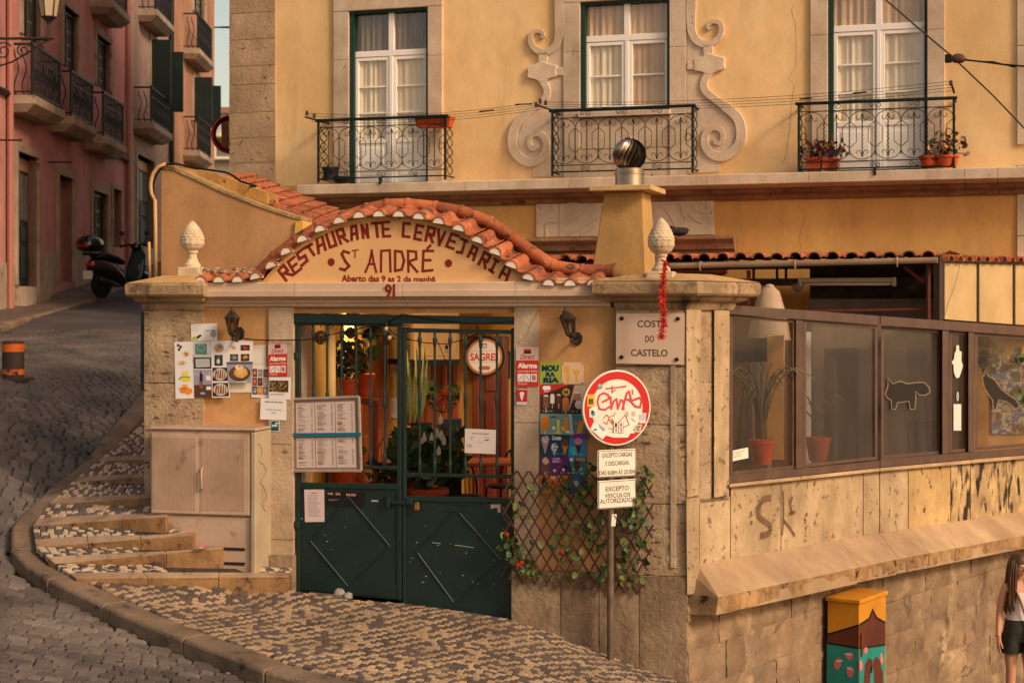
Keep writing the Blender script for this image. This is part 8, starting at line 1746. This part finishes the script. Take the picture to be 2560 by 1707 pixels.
def balcony(t, xn, xf, ysl, yrail, ybot, depth=.42, m=M_gst):
 d = -depth; u0, zs_ = Nv(a1(xn, ysl), d); u1 = Nv(a1(xf, ysl), d)[0]; zr = Nv(a1(xn, yrail), d)[1]; zb = max(Nv(a1(xn, ybot), d)[1], zs_ - .3)
 if u1 - u0 > 3.2: u1 = u0 + 3.2
 e = bpy.data.objects.new('balcony', None); COL.objects.link(e); e.parent = t.e; e.matrix_parent_inverse = Matrix.Identity(4)
 P = lambda n, mb, mm=M_black, **k: t.part(n, mb, mm, parent=e, **k)
 P('slab', MB().loft([[(u0 - .1, d - .08, zs_), (u1 + .1, d - .08, zs_), (u1 + .1, .1, zs_), (u0 - .1, .1, zs_)], [(u0 - .1, d - .08, zb + (zs_ - zb) * .5), (u1 + .1, d - .08, zb + (zs_ - zb) * .5), (u1 + .1, .1, zb + (zs_ - zb) * .5), (u0 - .1, .1, zb + (zs_ - zb) * .5)], [(u0, d + .1, zb), (u1, d + .1, zb), (u1, .1, zb), (u0, .1, zb)]]), m, bevel=.01)
 H = zr - zs_
 P('top_rail', MB().box(u0 - .03, u1 + .03, d - .025, d + .025, zr - .04, zr))
 P('bottom_rail', MB().box(u0, u1, d - .012, d + .012, zs_ + .06, zs_ + .085)); P('mid_rail', MB().box(u0, u1, d - .01, d + .01, zs_ + H * .72, zs_ + H * .72 + .02))
 for s in (u0, u1): P('side_rail', MB().box(s - .02, s + .02, d, 0, zr - .04, zr)); P('side_rail', MB().box(s - .012, s + .012, d, 0, zs_ + .06, zs_ + .085)); P('corner_post', MB().box(s - .02, s + .02, d - .02, d + .02, zs_, zr + .03))
 n = max(6, int((u1 - u0) / .15))
 for k in range(1, n): x = u0 + (u1 - u0) * k / n; P('bar', MB().box(x - .011, x + .011, d - .011, d + .011, zs_ + .08, zr - .04))
 for k in range(n): x = u0 + (u1 - u0) * (k + .5) / n; P('scroll_ring', MB().tube([(x + .05 * math.cos(j * .785), d, zs_ + H * .45 + .09 * math.sin(j * .785)) for j in range(8)], .011, 4, closed=True))
 for s in (u0, u1):
  for k in (1, 2): P('bar', MB().tube([(s, d * k / 3 + .04 * math.sin(j), zs_ + H * j / 9) for j in range(9)], .012, 4))
 return u0, u1, zs_, zr
wA, wB_, wC = hole(105, 198, -260, 200), hole(306, 382, 52, 345), hole(468, 536, 190, 440)
dA_, dB, wD, wE = hole(80, 180, 760, 1405), hole(283, 352, 868, 1380), hole(450, 522, 945, 1232), hole(548, 588, 930, 1210)
uL = Nv((-70, 400))[0]
pink = townhouse('pink_house', 'faded pink town house with three iron balconies and stone doorways', uL, uP, M_pink, 14, [wA, wB_, wC, dA_, dB, wD, wE])
for h in (wA, wB_, wC): opening(pink, h, 'window')
opening(pink, dA_, 'door'); opening(pink, dB, 'dark_doorway'); opening(pink, wD, 'window', sur=.2); opening(pink, wE, 'dark_doorway', sur=.12)
balcony(pink, 157, 293, 470, 212, 570); balcony(pink, 347, 452, 572, 345, 655); balcony(pink, 505, 602, 668, 450, 745); balcony(pink, 540, 618, 5, -220, 80)
for a, b in zip((uL, dA_[1] + .2, dB[1] + .2, wD[1] + .22), (dA_[0] - .2, dB[0] - .2, wD[0] - .22, wE[0] - .15)):
 if b - a > .1: pink.part('base_course', MB().box(a, b, -.03, .1, 2, 2.95 + (a - uL) * .065 + .75), M_gst, bevel=.01)
zb_ = Nv(a1(300, 600))[1]
pink.part('cornice_pipe', MB().tube([(uL, -.06, Nv(a1(0, 445))[1]), (Nv(a1(300, 600))[0], -.06, Nv(a1(300, 600))[1]), (uP, -.06, Nv(a1(612, 790))[1])], .05, 6), M_black)
pink.part('downpipe', MB().tube([(uP - .15, -.08, 2.5), (uP - .15, -.08, 13)], .06, 8), mat('pink_pipe', (164, 106, 94), rough=.6)); uq = Nv(a1(28, 400))[0]; pink.part('downpipe', MB().tube([(uq, -.08, 2.5), (uq, -.08, 13)], .06, 8), mat('pink_pipe', 0))
for x, y in ((240, 203), (355, 800), (108, 693)):
 u, z = Nv(a1(x, y), -.45); pink.part('flag_bracket', MB().tube([(u - .2, 0, z), (u, -.45, z + .02)], .018, 6), M_black)
gdoor, gsh = hole(668, 750, 775, 1215), hole(735, 800, 225, 545)
mauve = townhouse('mauve_house', 'narrow mauve town house with dark shutters and tall door', uP + .02, uG, M_mauve, 15, [gdoor, gsh])
opening(mauve, gdoor, 'door', mat('blue_green_door', (28, 50, 52), rough=.5)); opening(mauve, gsh, 'window')
mauve.part('pilaster', MB().box(uP + .02, uP + .5, -.06, .1, 2, 14.9), M_gst)
balcony(mauve, 740, 828, 600, 425, 675); balcony(mauve, 760, 836, 50, -150, 125)
ush = gsh
for u_, ang in ((gsh[0], 1), (gsh[1], -1)): mauve.part('shutter', MB().box(u_ - .03, u_ + .03, -.55, -.03, gsh[2] + .1, gsh[3]), M_ddoor, bevel=.01)
mauve.part('downpipe', MB().tube([(uG - .12, -.1, 2.5), (uG - .12, -.1, 14)], .07, 8), M_black)
ow, osh = hole(842, 872, 300, 525), hole(945, 990, 400, 610); osu = hole(945, 1000, -60, 90)
orange = townhouse('salmon_house', 'salmon town house at the street top with shuttered balcony', uG + .02, uO, M_orange, 16, [ow, osh, osu])
opening(orange, ow, 'window'); opening(orange, osh, 'window'); opening(orange, osu, 'window')
balcony(orange, 968, 1030, 740, 570, 795); balcony(orange, 968, 1035, 240, 65, 300)
for u_ in (osh[0], osh[1]): orange.part('shutter', MB().box(u_ - .03, u_ + .03, -.6, -.03, osh[2], osh[3]), M_ddoor, bevel=.01)
# far pale house closing the gap
FH = Frame(-11.5, 86, 1, 0); far = Thing('far_house', 'pale far house with balcony closing the street gap', 'house', FH, (0, 0, 5)); far.part('wall', MB().box(-5, 2.4, 0, 6, 2, CAMZ + (HZ - 285) * 86 / F_PX), mat('far_white', (226, 214, 196), (206, 192, 172), sc=.4, rough=.9)); far.part('roof', MB().box(-5.2, 2.6, -.3, 6.2, CAMZ + (HZ - 285) * 86 / F_PX, CAMZ + (HZ - 270) * 86 / F_PX), mat('far_roof', (150, 112, 92), rough=.9)); fz = CAMZ + (HZ - 395) * 86 / F_PX; far.part('balcony', MB().box(-4.6, 2.3, -.9, 0, fz - .15, fz), mat('far_white', 0)); far.part('window', MB().box(-3.6, -2.8, -.03, .1, fz, fz + 1.9), M_wglass); far.part('window', MB().box(-1.2, -.4, -.03, .1, fz, fz + 1.9), M_wglass); far.part('railing', MB().box(-4.6, 2.3, -.9, -.87, fz + .7, fz + .78), M_black)
# traffic mirror on the yellow house corner
tm_ = at_depth(573, 338, 28.6); MF = Frame(tm_.x, tm_.y, 1, .5); mir = Thing('traffic_mirror', 'round convex traffic mirror with red hood at house corner', 'mirror', MF, (0, 0, tm_.z)); rr_ = .29
cir2 = lambda r, y: [(r * math.cos(k * math.pi / 16), y, tm_.z + r * math.sin(k * math.pi / 16)) for k in range(32)]
mir.part('hood', MB().loft([cir2(rr_ * 1.0, .05), cir2(rr_ * 1.1, .0), cir2(rr_ * 1.12, -.12), cir2(rr_ * 1.08, -.12), cir2(rr_, -.01)]), mat('hood_red', (170, 44, 32), rough=.5), sm=40); mir.part('mirror_glass', MB().loft([cir2(rr_ * f, -.012 - .06 * (1 - f * f)) for f in (1, .8, .6, .4, .2, .02)]), mat('mirror_surface', (190, 180, 165), rough=.06, metal=1.), sm=True); mir.part('bracket', MB().tube([(0, .05, tm_.z), (.35, .2, tm_.z + .0)], .03, 8), M_black)
solo('wall_stub_cable', 'short dark cable crossing the sky gap at house corner', 'cable', MB().tube([at_depth(536, 69, 45), at_depth(577, 69, 28.2)], .02, 5), M_black)
# street lantern on a scrolled bracket
lb_ = at_depth(122, 30, 27.6); SL = Frame(lb_.x, lb_.y, 1, 0); sl = Thing('street_lantern', 'black street lantern on scrolled iron wall bracket above pink house', 'street lamp', SL, (0, 0, lb_.z)); z = lb_.z
def lring(r, zz): return [(r * math.cos(k * math.pi / 3 + .3), r * math.sin(k * math.pi / 3 + .3), z + zz) for k in range(6)]
sl.part('base', MB().loft([lring(.02, -.22), lring(.05, -.16), lring(.12, -.10), lring(.13, -.08)]), M_lant)
cg = MB()
for k in range(6): cg.tube([lring(.13, -.08)[k], lring(.21, .42)[k]], .012, 5)
cage = sl.part('cage', cg, M_lant)
for k in range(6): A_, B2 = lring(.125, -.08), lring(.205, .42); sl.part('pane', MB().quad(A_[k], A_[(k + 1) % 6], B2[(k + 1) % 6], B2[k]), mat('frosted_lantern', (196, 176, 146), rough=.4, alpha=.75), parent=cage, fixn=False)
sl.part('roof', MB().loft([lring(.25, .42), lring(.25, .44), lring(.15, .56), lring(.05, .62), lring(.02, .72)]), M_lant)
zb2 = at_depth(0, 97, 27.6).z; armz = zb2 - 0.
sl.part('arm', MB().tube([(-1.35, 0, armz), (.08, 0, armz)], .022, 8), M_lant); sl.part('arm', MB().tube([(.0, 0, armz), (0, 0, z - .2)], .02, 8), M_lant); sl.part('wall_plate', MB().box(-1.4, -1.34, -.08, .08, armz - .8, armz + .2), M_lant)
sl.part('brace', MB().tube([(-1.35, 0, armz - .62)] + [(-1.1 + .25 * k, 0, armz - .62 + .13 * k + .03 * math.sin(k * 2)) for k in range(5)] + [(.02, 0, armz - .02)], .016, 6), M_lant)
for x, r in ((-1.1, .17), (-.75, .15), (-.42, .12), (-.15, .08)): sl.part('scroll', MB().tube([(a, 0, b) for a, b in spiral(x, armz - .16 - r * .3, r, .5, 1.6, 24)], .013, 5), M_lant)
# bollards
bb = pd((33, 948), 21.4); bo = Thing('rusty_bollard', 'short rusty black bollard with worn orange bands', 'bollard', WORLD, bb); rb_ = .137; hb_ = .49
M_bol = mat('rusty_black', (48, 40, 36), (70, 48, 38), sc=6, rough=.7, bump=.3, c3=(96, 58, 36), th3=.62, sc3=8); M_bor = mat('worn_orange', (204, 98, 24), (184, 84, 22), sc=8, rough=.6, c3=(60, 42, 32), th3=.60, sc3=9)
bo.part('post', MB().lathe([(rb_, -.1), (rb_, .36), (rb_, .365)], 24, bb), M_bol, sm=35); bo.part('orange_band', MB().lathe([(rb_ + .002, .352), (rb_ + .002, .455)], 24, bb), M_bor, sm=35); bo.part('cap', MB().lathe([(rb_, .45), (rb_ + .004, .455), (rb_ + .004, .475), (rb_ - .02, hb_)], 24, bb), M_bol, sm=35); bo.part('orange_band', MB().lathe([(rb_ + .002, .06), (rb_ + .002, .13)], 24, bb), mat('mostly_worn_orange', (60, 46, 38), rough=.7, c3=(204, 98, 24), th3=.5, sc3=6), sm=35); bo.part('base_plate', MB().box(bb.x - .25, bb.x + .22, bb.y - .2, bb.y + .2, bb.z - .03, bb.z + .02), M_bol, bevel=.005)
gp_ = pd((359, 955), 20.6); solo('green_post', 'square dark green post standing by the uphill kerb', 'post', MB().box(gp_.x - .03, gp_.x + .035, gp_.y - .03, gp_.y + .03, gp_.z - .1, gp_.z + .86), M_green, bevel=.006)
# conduits on the annex corner
cd = Thing('wall_conduits', 'two pale conduits with black cable looping over annex top', 'pipes', GW, GW.L(a1(758, 1370), .45))
cd.part('conduit', MB().tube([GW.L(a1(*p), .44) for p in ((762, 1370), (762, 1150), (760, 980))], .02, 8), mat('conduit_paint', (190, 150, 100), rough=.7), sm=True); cd.part('conduit', MB().tube([GW.L(a1(*p), .43) for p in ((735, 1375), (732, 1280), (730, 1185))], .016, 8), mat('conduit_paint', 0), sm=True); cd.part('cable', MB().tube(resample([GW.L(a1(*p), .44) for p in ((758, 985), (742, 950), (738, 900), (750, 850), (775, 818), (810, 803))], .05), .02, 6), mat('conduit_paint', 0), sm=True)
cd.part('cable', MB().tube(resample([GW.L(a1(*p), .46) for p in ((752, 990), (748, 920), (765, 860), (800, 815), (840, 800), (900, 812), (1000, 830), (1120, 850), (1180, 890), (1254, 912))] + [GW.L(a5(900, 270), 1.2), GW.L(a5(1060, 355), 1.6)], .05), .012, 5), M_black, sm=True)
# ---- scooter
sc_p = pd((302, 745), 33.5); SCF = Frame(sc_p.x, sc_p.y, -.62, .78); sco = Thing('motor_scooter', 'black motor scooter with rear top box parked on the slope', 'scooter', SCF, (0, 0, sc_p.z)); z = sc_p.z
SCF.M = Matrix.Translation(SCF.O) @ Matrix.Rotation(R(66), 4, 'Z'); sco.e.matrix_world = SCF.M @ Matrix.Translation((0, 0, z))
M_sb = mat('black_gloss_paint', (22, 24, 26), (16, 18, 20), sc=4, rough=.18, coat=.6, spec=.6); M_st = mat('teal_gloss_paint', (30, 60, 64), rough=.2, coat=.5); M_rub = mat('tyre_rubber', (24, 22, 22), rough=.9)
def wheel(x, r, w):
 t_ = sco.part('wheel', MB().lathe([(r * .55, -w / 2), (r * .92, -w / 2), (r, -w * .25), (r, w * .25), (r * .92, w / 2), (r * .55, w / 2)], 24, (0, 0, 0)), M_rub, sm=40); t_.rotation_euler = (R(90), 0, 0); t_.location = (x, 0, r); t_.data.transform(Matrix.Translation((0, 0, z)))
 h_ = sco.part('rim', MB().lathe([(r * .1, -w * .3), (r * .56, -w * .3), (r * .56, w * .3), (r * .1, w * .3)], 16, (0, 0, z)), M_steel, parent=t_, sm=40)
wheel(-.62, .26, .13); wheel(.68, .26, .11)
def sec(x, w, zb, zt_, n=14): return [(x, w * math.cos(2 * math.pi * k / n) * (1 if abs(math.sin(2 * math.pi * k / n)) < .9 else .9), z + (zb + zt_) / 2 + (zt_ - zb) / 2 * math.sin(2 * math.pi * k / n)) for k in range(n)]
sco.part('body', MB().loft([sec(-.98, .03, .62, .72), sec(-.92, .10, .52, .76), sec(-.7, .17, .42, .78), sec(-.4, .18, .34, .76), sec(-.1, .16, .24, .62), sec(.05, .14, .22, .42)]), M_sb, sm=True)
sco.part('floorboard', MB().box(0, .45, -.16, .16, z + .24, z + .32), M_sb, bevel=.03); sco.part('leg_shield', MB().loft([sec(.38, .2, .26, .5), sec(.5, .23, .4, .85), sec(.56, .2, .6, 1.0), sec(.52, .12, .9, 1.08)]), M_st, sm=True)
sco.part('front_fender', MB().loft([sec(.45, .05, .45, .52), sec(.6, .08, .44, .58), sec(.8, .08, .42, .54), sec(.92, .04, .36, .42)]), M_sb, sm=True); sco.part('seat', MB().loft([sec(-.85, .1, .76, .84), sec(-.6, .15, .75, .9), sec(-.2, .15, .7, .84), sec(.02, .10, .66, .76)]), mat('seat_vinyl', (28, 24, 24), rough=.6), sm=True)
tb_ = sco.part('top_box', MB().loft([sec(-1.22, .1, .92, 1.08), sec(-1.15, .2, .88, 1.18), sec(-.98, .23, .88, 1.22), sec(-.8, .21, .88, 1.18), sec(-.74, .1, .92, 1.1)]), M_sb, sm=True); sco.part('box_reflector', MB().box(-1.222, -1.2, -.12, .12, z + .97, z + 1.03), mat('red_reflector', (160, 20, 20), rough=.2), parent=tb_, bevel=.01)
sco.part('rack', MB().box(-1.1, -.75, -.08, .08, z + .82, z + .87), M_black); sco.part('tail_light', MB().box(-1.0, -.95, -.09, .09, z + .6, z + .68), mat('tail_red', (200, 24, 20), rough=.2), bevel=.015); sco.part('number_plate', MB().box(-1.04, -1.03, -.11, .11, z + .36, z + .52), mat('plate_white', (206, 196, 180), rough=.5)); mbp = MB(); vs_, fs_, _ = text2d('48-RT-17', .01);
sco.part('plate_holder', MB().box(-1.03, -.9, -.03, .03, z + .4, z + .62), M_black)
sco.part('handlebar', MB().tube([(.42, -.34, z + 1.05), (.48, -.15, z + 1.08), (.5, 0, z + 1.06), (.48, .15, z + 1.08), (.42, .34, z + 1.05)], .022, 8), M_black, sm=True); sco.part('headlight_cowl', MB().loft([sec(.42, .08, .98, 1.1), sec(.52, .12, .94, 1.14), sec(.62, .06, .98, 1.1)]), M_sb, sm=True)
for s in (-1, 1):
 mo = sco.part('mirror_stalk', MB().tube([(.46, s * .22, z + 1.07), (.44, s * .3, z + 1.25)], .008, 6), M_black); sco.part('mirror', MB().blob((.44, s * .31, z + 1.31), .02, .07, .05, 12, 6), mat('mirror_back', (60, 52, 46), rough=.3), parent=mo, sm=True)
sco.part('exhaust', MB().tube([(-.3, -.18, z + .24), (-.6, -.22, z + .28), (-.95, -.22, z + .36)], [.03, .06, .055], 10), mat('dark_exhaust', (50, 46, 44), rough=.4, metal=.6), sm=True); sco.part('stand', MB().tube([(-.1, .15, z + .25), (-.2, .24, z)], .014, 6), M_black)
# ================================================================ PAINTED BOX AND PASSER-BY
cq = S1.W(*S1.L(b8(1225, 1000), -.47)); PB = Frame(cq.x, cq.y, .70, 1.0); PL = Frame(cq.x, cq.y, .82, -.573)
wF = PB.uv(b8(1408, 1000))[0]; dL = -PL.uv(b8(1008, 1000))[0]; zT = PB.uv(b8(1225, 1000))[1]; zB_ = -1.75
box = Thing('painted_utility_box', 'street utility box painted yellow, brown and teal against lower wall', 'utility box', PB, (wF / 2, dL / 2, zB_))
M_py, M_pb, M_pt, M_pk, M_pp = (mat(n_, c, c2, sc=3, rough=.6, bump=.08) for n_, c, c2 in (('mural_yellow', (206, 140, 34), (190, 124, 30)), ('mural_brown', (96, 46, 30), (84, 40, 28)), ('mural_teal', (34, 140, 126), (30, 124, 114)), ('mural_black', (24, 18, 16), (32, 24, 20)), ('mural_pink', (210, 116, 120), (190, 96, 104))))
box.part('body', MB().box(0, wF, 0, dL, zB_, zT - .02), M_py, bevel=.006); box.part('lid', MB().box(-.02, wF + .02, -.02, dL + .02, zT - .018, zT + .03), M_py, bevel=.008)
def mural(fr, layers, nm):
 for k, (m_, pts) in enumerate(layers):
  mb = MB(); mb.face2d([fr.uv(b8(*p), 0) for p in pts], 0)
  W_l = [PB.loc(fr.W(u, -.0015 - .0006 * k, z)) for u, _, z in mb.v]; mb.v = [tuple(p) for p in W_l]; box.part(nm, mb, m_, fixn=False)
oct_ = lambda x, y, rx, ry: [(x + rx * math.cos(k * .785), y + ry * math.sin(k * .785)) for k in range(8)]
bot = 1760
mural(PL, [(M_pb, [(1006, 1215), (1100, 1190), (1224, 1150), (1224, 1310), (1006, 1275)]), (M_pt, [(1004, 1275), (1224, 1312), (1224, bot + 60), (1000, bot)]), (M_pk, [(1006, 1210), (1100, 1184), (1224, 1146), (1224, 1160), (1100, 1197), (1006, 1224)]), (M_pk, [(1005, 1268), (1224, 1304), (1224, 1318), (1005, 1282)]),
 (M_pp, [(1050, 1410), (1080, 1375), (1105, 1385), (1100, 1430), (1080, 1460), (1060, 1445)]), (M_pp, [(1130, 1350), (1165, 1335), (1188, 1350), (1180, 1385), (1160, 1393), (1140, 1375)]), (M_pp, [(1138, 1450), (1170, 1430), (1195, 1460), (1185, 1500), (1160, 1515), (1142, 1485)]), (M_white, [(1070, 1395), (1112, 1392), (1112, 1400), (1072, 1403)]), (M_white, [(1128, 1345), (1175, 1352), (1172, 1360), (1130, 1353)]), (M_white, [(1145, 1436), (1180, 1455), (1176, 1463), (1143, 1444)])], 'mural_paint')
mural(PB, [(M_pb, [(1226, 1150), (1290, 1110), (1316, 1050), (1345, 1105), (1404, 1140), (1404, 1285), (1226, 1310)]), (M_pt, [(1226, 1312), (1402, 1288), (1398, bot - 20), (1226, bot + 60)]), (M_pk, [(1226, 1144), (1290, 1102), (1316, 1036), (1347, 1097), (1404, 1130), (1404, 1144), (1340, 1112), (1316, 1062), (1296, 1116), (1226, 1160)]), (M_pk, [(1226, 1304), (1402, 1280), (1402, 1294), (1226, 1318)]),
 (M_pb, [(1240, bot), (1262, 1420), (1290, 1375), (1312, 1390), (1318, 1430), (1300, 1490), (1290, bot)]), (M_pb, [(1335, bot), (1322, 1470), (1318, 1400), (1338, 1365), (1362, 1390), (1385, 1480), (1392, bot)]), (M_pp, [(1222, 1400), (1240, 1390), (1248, 1430), (1238, 1470), (1224, 1460)]), (M_pp, oct_(1268, 1325, 12, 26)), (M_pp, [(1365, 1345), (1378, 1350), (1388, 1395), (1378, 1425), (1366, 1400)]), (M_pk, [(1300, 1440), (1312, 1425), (1312, 1470), (1296, 1480)])], 'mural_paint')
lk_ = PB.L(b8(1241, 1290), -.012); box.part('lock_handle', MB().box(.03, .05, -.025, 0, lk_.z - .12, lk_.z + .12), mat('rust_handle', (120, 60, 44), rough=.6), bevel=.005)
M_skin = mat('skin', (206, 152, 118), (196, 140, 108), sc=6, rough=.55, spec=.3); M_hair = mat('long_brown_hair', (62, 40, 26), (96, 64, 38), sc=26, zs=.05, rough=.5); M_top = mat('white_cotton', (226, 214, 206), (208, 194, 186), sc=8, rough=.85); M_short = mat('olive_cotton', (58, 56, 44), (46, 45, 36), sc=10, rough=.9); M_strap = mat('tan_leather', (132, 72, 44), rough=.5)
wc = at_depth(2548, 1500, 18.0); WF = Frame(wc.x, wc.y, 1, .12); zf_ = -1.50
wo = Thing('person', 'person in white top and olive shorts with striped shoulder bag', 'person', WF, (0, 0, zf_))
V = []; E = []; RR = []
def vtx(p, r): V.append((p[0], p[1], p[2])); RR.append(r); return len(V) - 1
def chain(start, lst):
 k = start
 for p, r in lst: n_ = vtx(p, r); E.append((k, n_)); k = n_
 return k
pel = vtx((0, 0, .93), (.15, .11)); ch = chain(pel, [((0, 0, 1.08), (.115, .09)), ((0, -.005, 1.22), (.135, .10)), ((0, 0, 1.36), (.13, .085))])
nk = chain(ch, [((0, .005, 1.44), (.05, .05)), ((0, -.005, 1.51), (.06, .065)), ((.005, -.02, 1.58), (.077, .092)), ((.005, -.01, 1.65), (.07, .085)), ((.005, -.005, 1.69), (.035, .045))])
for s in (-1, 1):
 sh = chain(ch, [((s * .155, .0, 1.375), (.055, .055)), ((s * .19, .01, 1.24), (.043, .043)), ((s * .215, .02, 1.09), (.036, .036)), ((s * .235, -.01, .96), (.034, .034)), ((s * .245, -.03, .86), (.023, .028)), ((s * .247, -.04, .79), (.018, .036))])
 for dy, L_, b_ in ((-.028, .07, .012), (-.01, .08, .016), (.008, .075, .016), (.024, .06, .014)):
  chain(sh, [((s * .248, -.04 + dy, .755), (.0085, .0085)), ((s * .245, -.042 + dy * 1.05, .755 - L_ * .5), (.008, .008)), ((s * (.245 - b_), -.046 + dy, .755 - L_), (.0065, .0065))])
 chain(sh - 1, [((s * .235, -.065, .80), (.011, .011)), ((s * .228, -.082, .765), (.009, .009)), ((s * .222, -.088, .735), (.007, .007))])
 chain(pel, [((s * .085, 0, .86), (.095, .1)), ((s * .095, -.01, .66), (.072, .078)), ((s * .1, -.02, .48), (.05, .055)), ((s * .1, .0, .33), (.048, .055)), ((s * .1, .02, .10), (.033, .036)), ((s * .1, .0, .045), (.035, .04)), ((s * .105, -.12, .03), (.036, .022))])
me = bpy.data.meshes.new('body'); me.from_pydata(V, E, []); bo_ = bpy.data.objects.new('body', me); COL.objects.link(bo_); bo_.parent = wo.e
sk = bo_.modifiers.new('skin', 'SKIN'); sv = me.skin_vertices[0] if len(me.skin_vertices) else None
if sv is None:
 bm_ = bmesh.new(); bm_.from_mesh(me); bm_.verts.layers.skin.verify(); bm_.to_mesh(me); bm_.free(); sv = me.skin_vertices[0]
for i, r in enumerate(RR): sv.data[i].radius = r; sv.data[i].use_root = (i == 0)
bo_.modifiers.new('smooth', 'SUBSURF').levels = 1; bo_.modifiers['smooth'].render_levels = 2; sk.use_smooth_shade = True; me.materials.append(M_skin)
def wring(rx, ry, z, cx_=0, cy_=0, n=20, w=0.): return [(cx_ + rx * (1 + w * math.sin(k * 3.1)) * math.cos(2 * math.pi * k / n), cy_ + ry * (1 + w * math.cos(k * 2.3)) * math.sin(2 * math.pi * k / n), zf_ + z) for k in range(n)]
wo.part('tank_top', MB().loft([wring(.143, .112, 1.02, w=.02), wring(.128, .105, 1.1, w=.02), wring(.14, .118, 1.2, cy_=-.01), wring(.152, .125, 1.27, cy_=-.015), wring(.145, .112, 1.335, cy_=-.008)], caps=False), M_top, sm=True)
sh_ = MB().loft([wring(.15, .118, 1.03), wring(.168, .135, .95), wring(.178, .14, .86), wring(.172, .13, .80)], caps=False)
for s in (-1, 1): sh_.loft([wring(.1, .125, .88, s * .085), wring(.105, .12, .78, s * .092), wring(.108, .112, .68, s * .098, -.005, w=.03)], caps=False)
wo.part('shorts', sh_, M_short, sm=True); wo.part('waistband', MB().loft([wring(.155, .122, 1.0), wring(.152, .119, 1.035)], caps=False), M_short)
hr = MB(); g = random.Random(2)
hr.loft([wring(.03, .04, 1.735, .005, .02), wring(.085, .105, 1.71, .005, .02), wring(.108, .125, 1.64, .0, .03), wring(.112, .12, 1.56, -.005, .045), wring(.115, .105, 1.46, -.01, .06), wring(.13, .09, 1.36, -.015, .07), wring(.135, .075, 1.24, -.02, .085), wring(.12, .06, 1.12, -.02, .09), wring(.06, .03, 1.02, -.03, .09)])
for k in range(60):
 sx = -1 if k < 42 else 1; x0 = sx * g.uniform(.06, .115); y0 = g.uniform(-.07, .06); L_ = g.uniform(.35, .6); P_ = [Vector((x0 * .7, y0 * .7, zf_ + 1.68)), Vector((x0 * 1.05, y0 - .02, zf_ + 1.56)), Vector((x0 * 1.25, y0 - .04, zf_ + 1.42)), Vector((x0 * 1.3 + g.uniform(-.02, .02), y0 - .05, zf_ + 1.68 - L_))]; q_ = resample(P_, .06); hr.tube(q_, [.011] * (len(q_) - 1) + [.002], 4)
wo.part('hair', hr, M_hair, sm=True)
for dx in (-.03, .035): wo.part('eye', MB().blob((dx + .012, -.098, zf_ + 1.60), .013, .006, .007, 8, 5), mat('eye_dark', (40, 30, 26), rough=.2), sm=True)
wo.part('nose', MB().loft([[(.012 + a * .012, -.10, zf_ + 1.605), (.012 + a * .004, -.108, zf_ + 1.605)] if False else [(.012 + x_ * w_, -.095 - d_ * (1 - abs(x_)), zf_ + zz) for x_ in (-1, -.5, 0, .5, 1)] for a, (zz, w_, d_) in enumerate(((1.61, .008, .008), (1.585, .012, .018), (1.562, .017, .03), (1.552, .014, .012)))], closed=False), M_skin, sm=True); wo.part('mouth', MB().blob((.012, -.095, zf_ + 1.528), .022, .008, .007, 10, 5), mat('lip', (176, 92, 82), rough=.4), sm=True)
for s in (-1, 1): wo.part('top_strap', MB().tube([(s * .085, -.10, zf_ + 1.33), (s * .1, -.06, zf_ + 1.41), (s * .095, .05, zf_ + 1.42), (s * .08, .09, zf_ + 1.34)], .009, 5), M_top, sm=True); wo.part('shoe', MB().loft([wring(.042, .06, .06, s * .1, .0), wring(.05, .12, .03, s * .103, -.05), wring(.05, .125, .0, s * .103, -.05)]), M_strap, sm=True)
wo.part('hair_tie', MB().tube([(-.246 + .03 * math.cos(k * .6), -.028 + .034 * math.sin(k * .6), zf_ + .865) for k in range(11)], .004, 4), M_strap)
bg_ = Thing('shoulder_bag', 'black and white striped bag on tan strap at person hip', 'bag', WF, (.12, -.16, zf_ + .66))
stp = MB();
for k in range(10): stp.k = k % 2; z0_ = zf_ + .66 + .028 * k; stp.loft([[(.02, -.2, z0_), (.27, -.2, z0_), (.27, -.13, z0_), (.02, -.13, z0_)], [(.02, -.2, z0_ + .0275), (.27, -.2, z0_ + .0275), (.27, -.13, z0_ + .0275), (.02, -.13, z0_ + .0275)]])
bg_.part('bag_body', stp, [flat('2a2624'), flat('cfc4b6')]); bg_.part('flap', MB().box(.015, .275, -.208, -.125, zf_ + .935, zf_ + .96), M_strap, bevel=.008); bg_.part('strap', MB().tube(resample([Vector(p) for p in ((.03, -.17, zf_ + .95), (.0, -.145, zf_ + 1.1), (-.05, -.145, zf_ + 1.25), (-.1, -.09, zf_ + 1.40), (-.105, .02, zf_ + 1.435), (-.05, .12, zf_ + 1.3), (.1, .14, zf_ + 1.1), (.25, -.16, zf_ + .95))], .05), .011, 6), M_strap, sm=True)
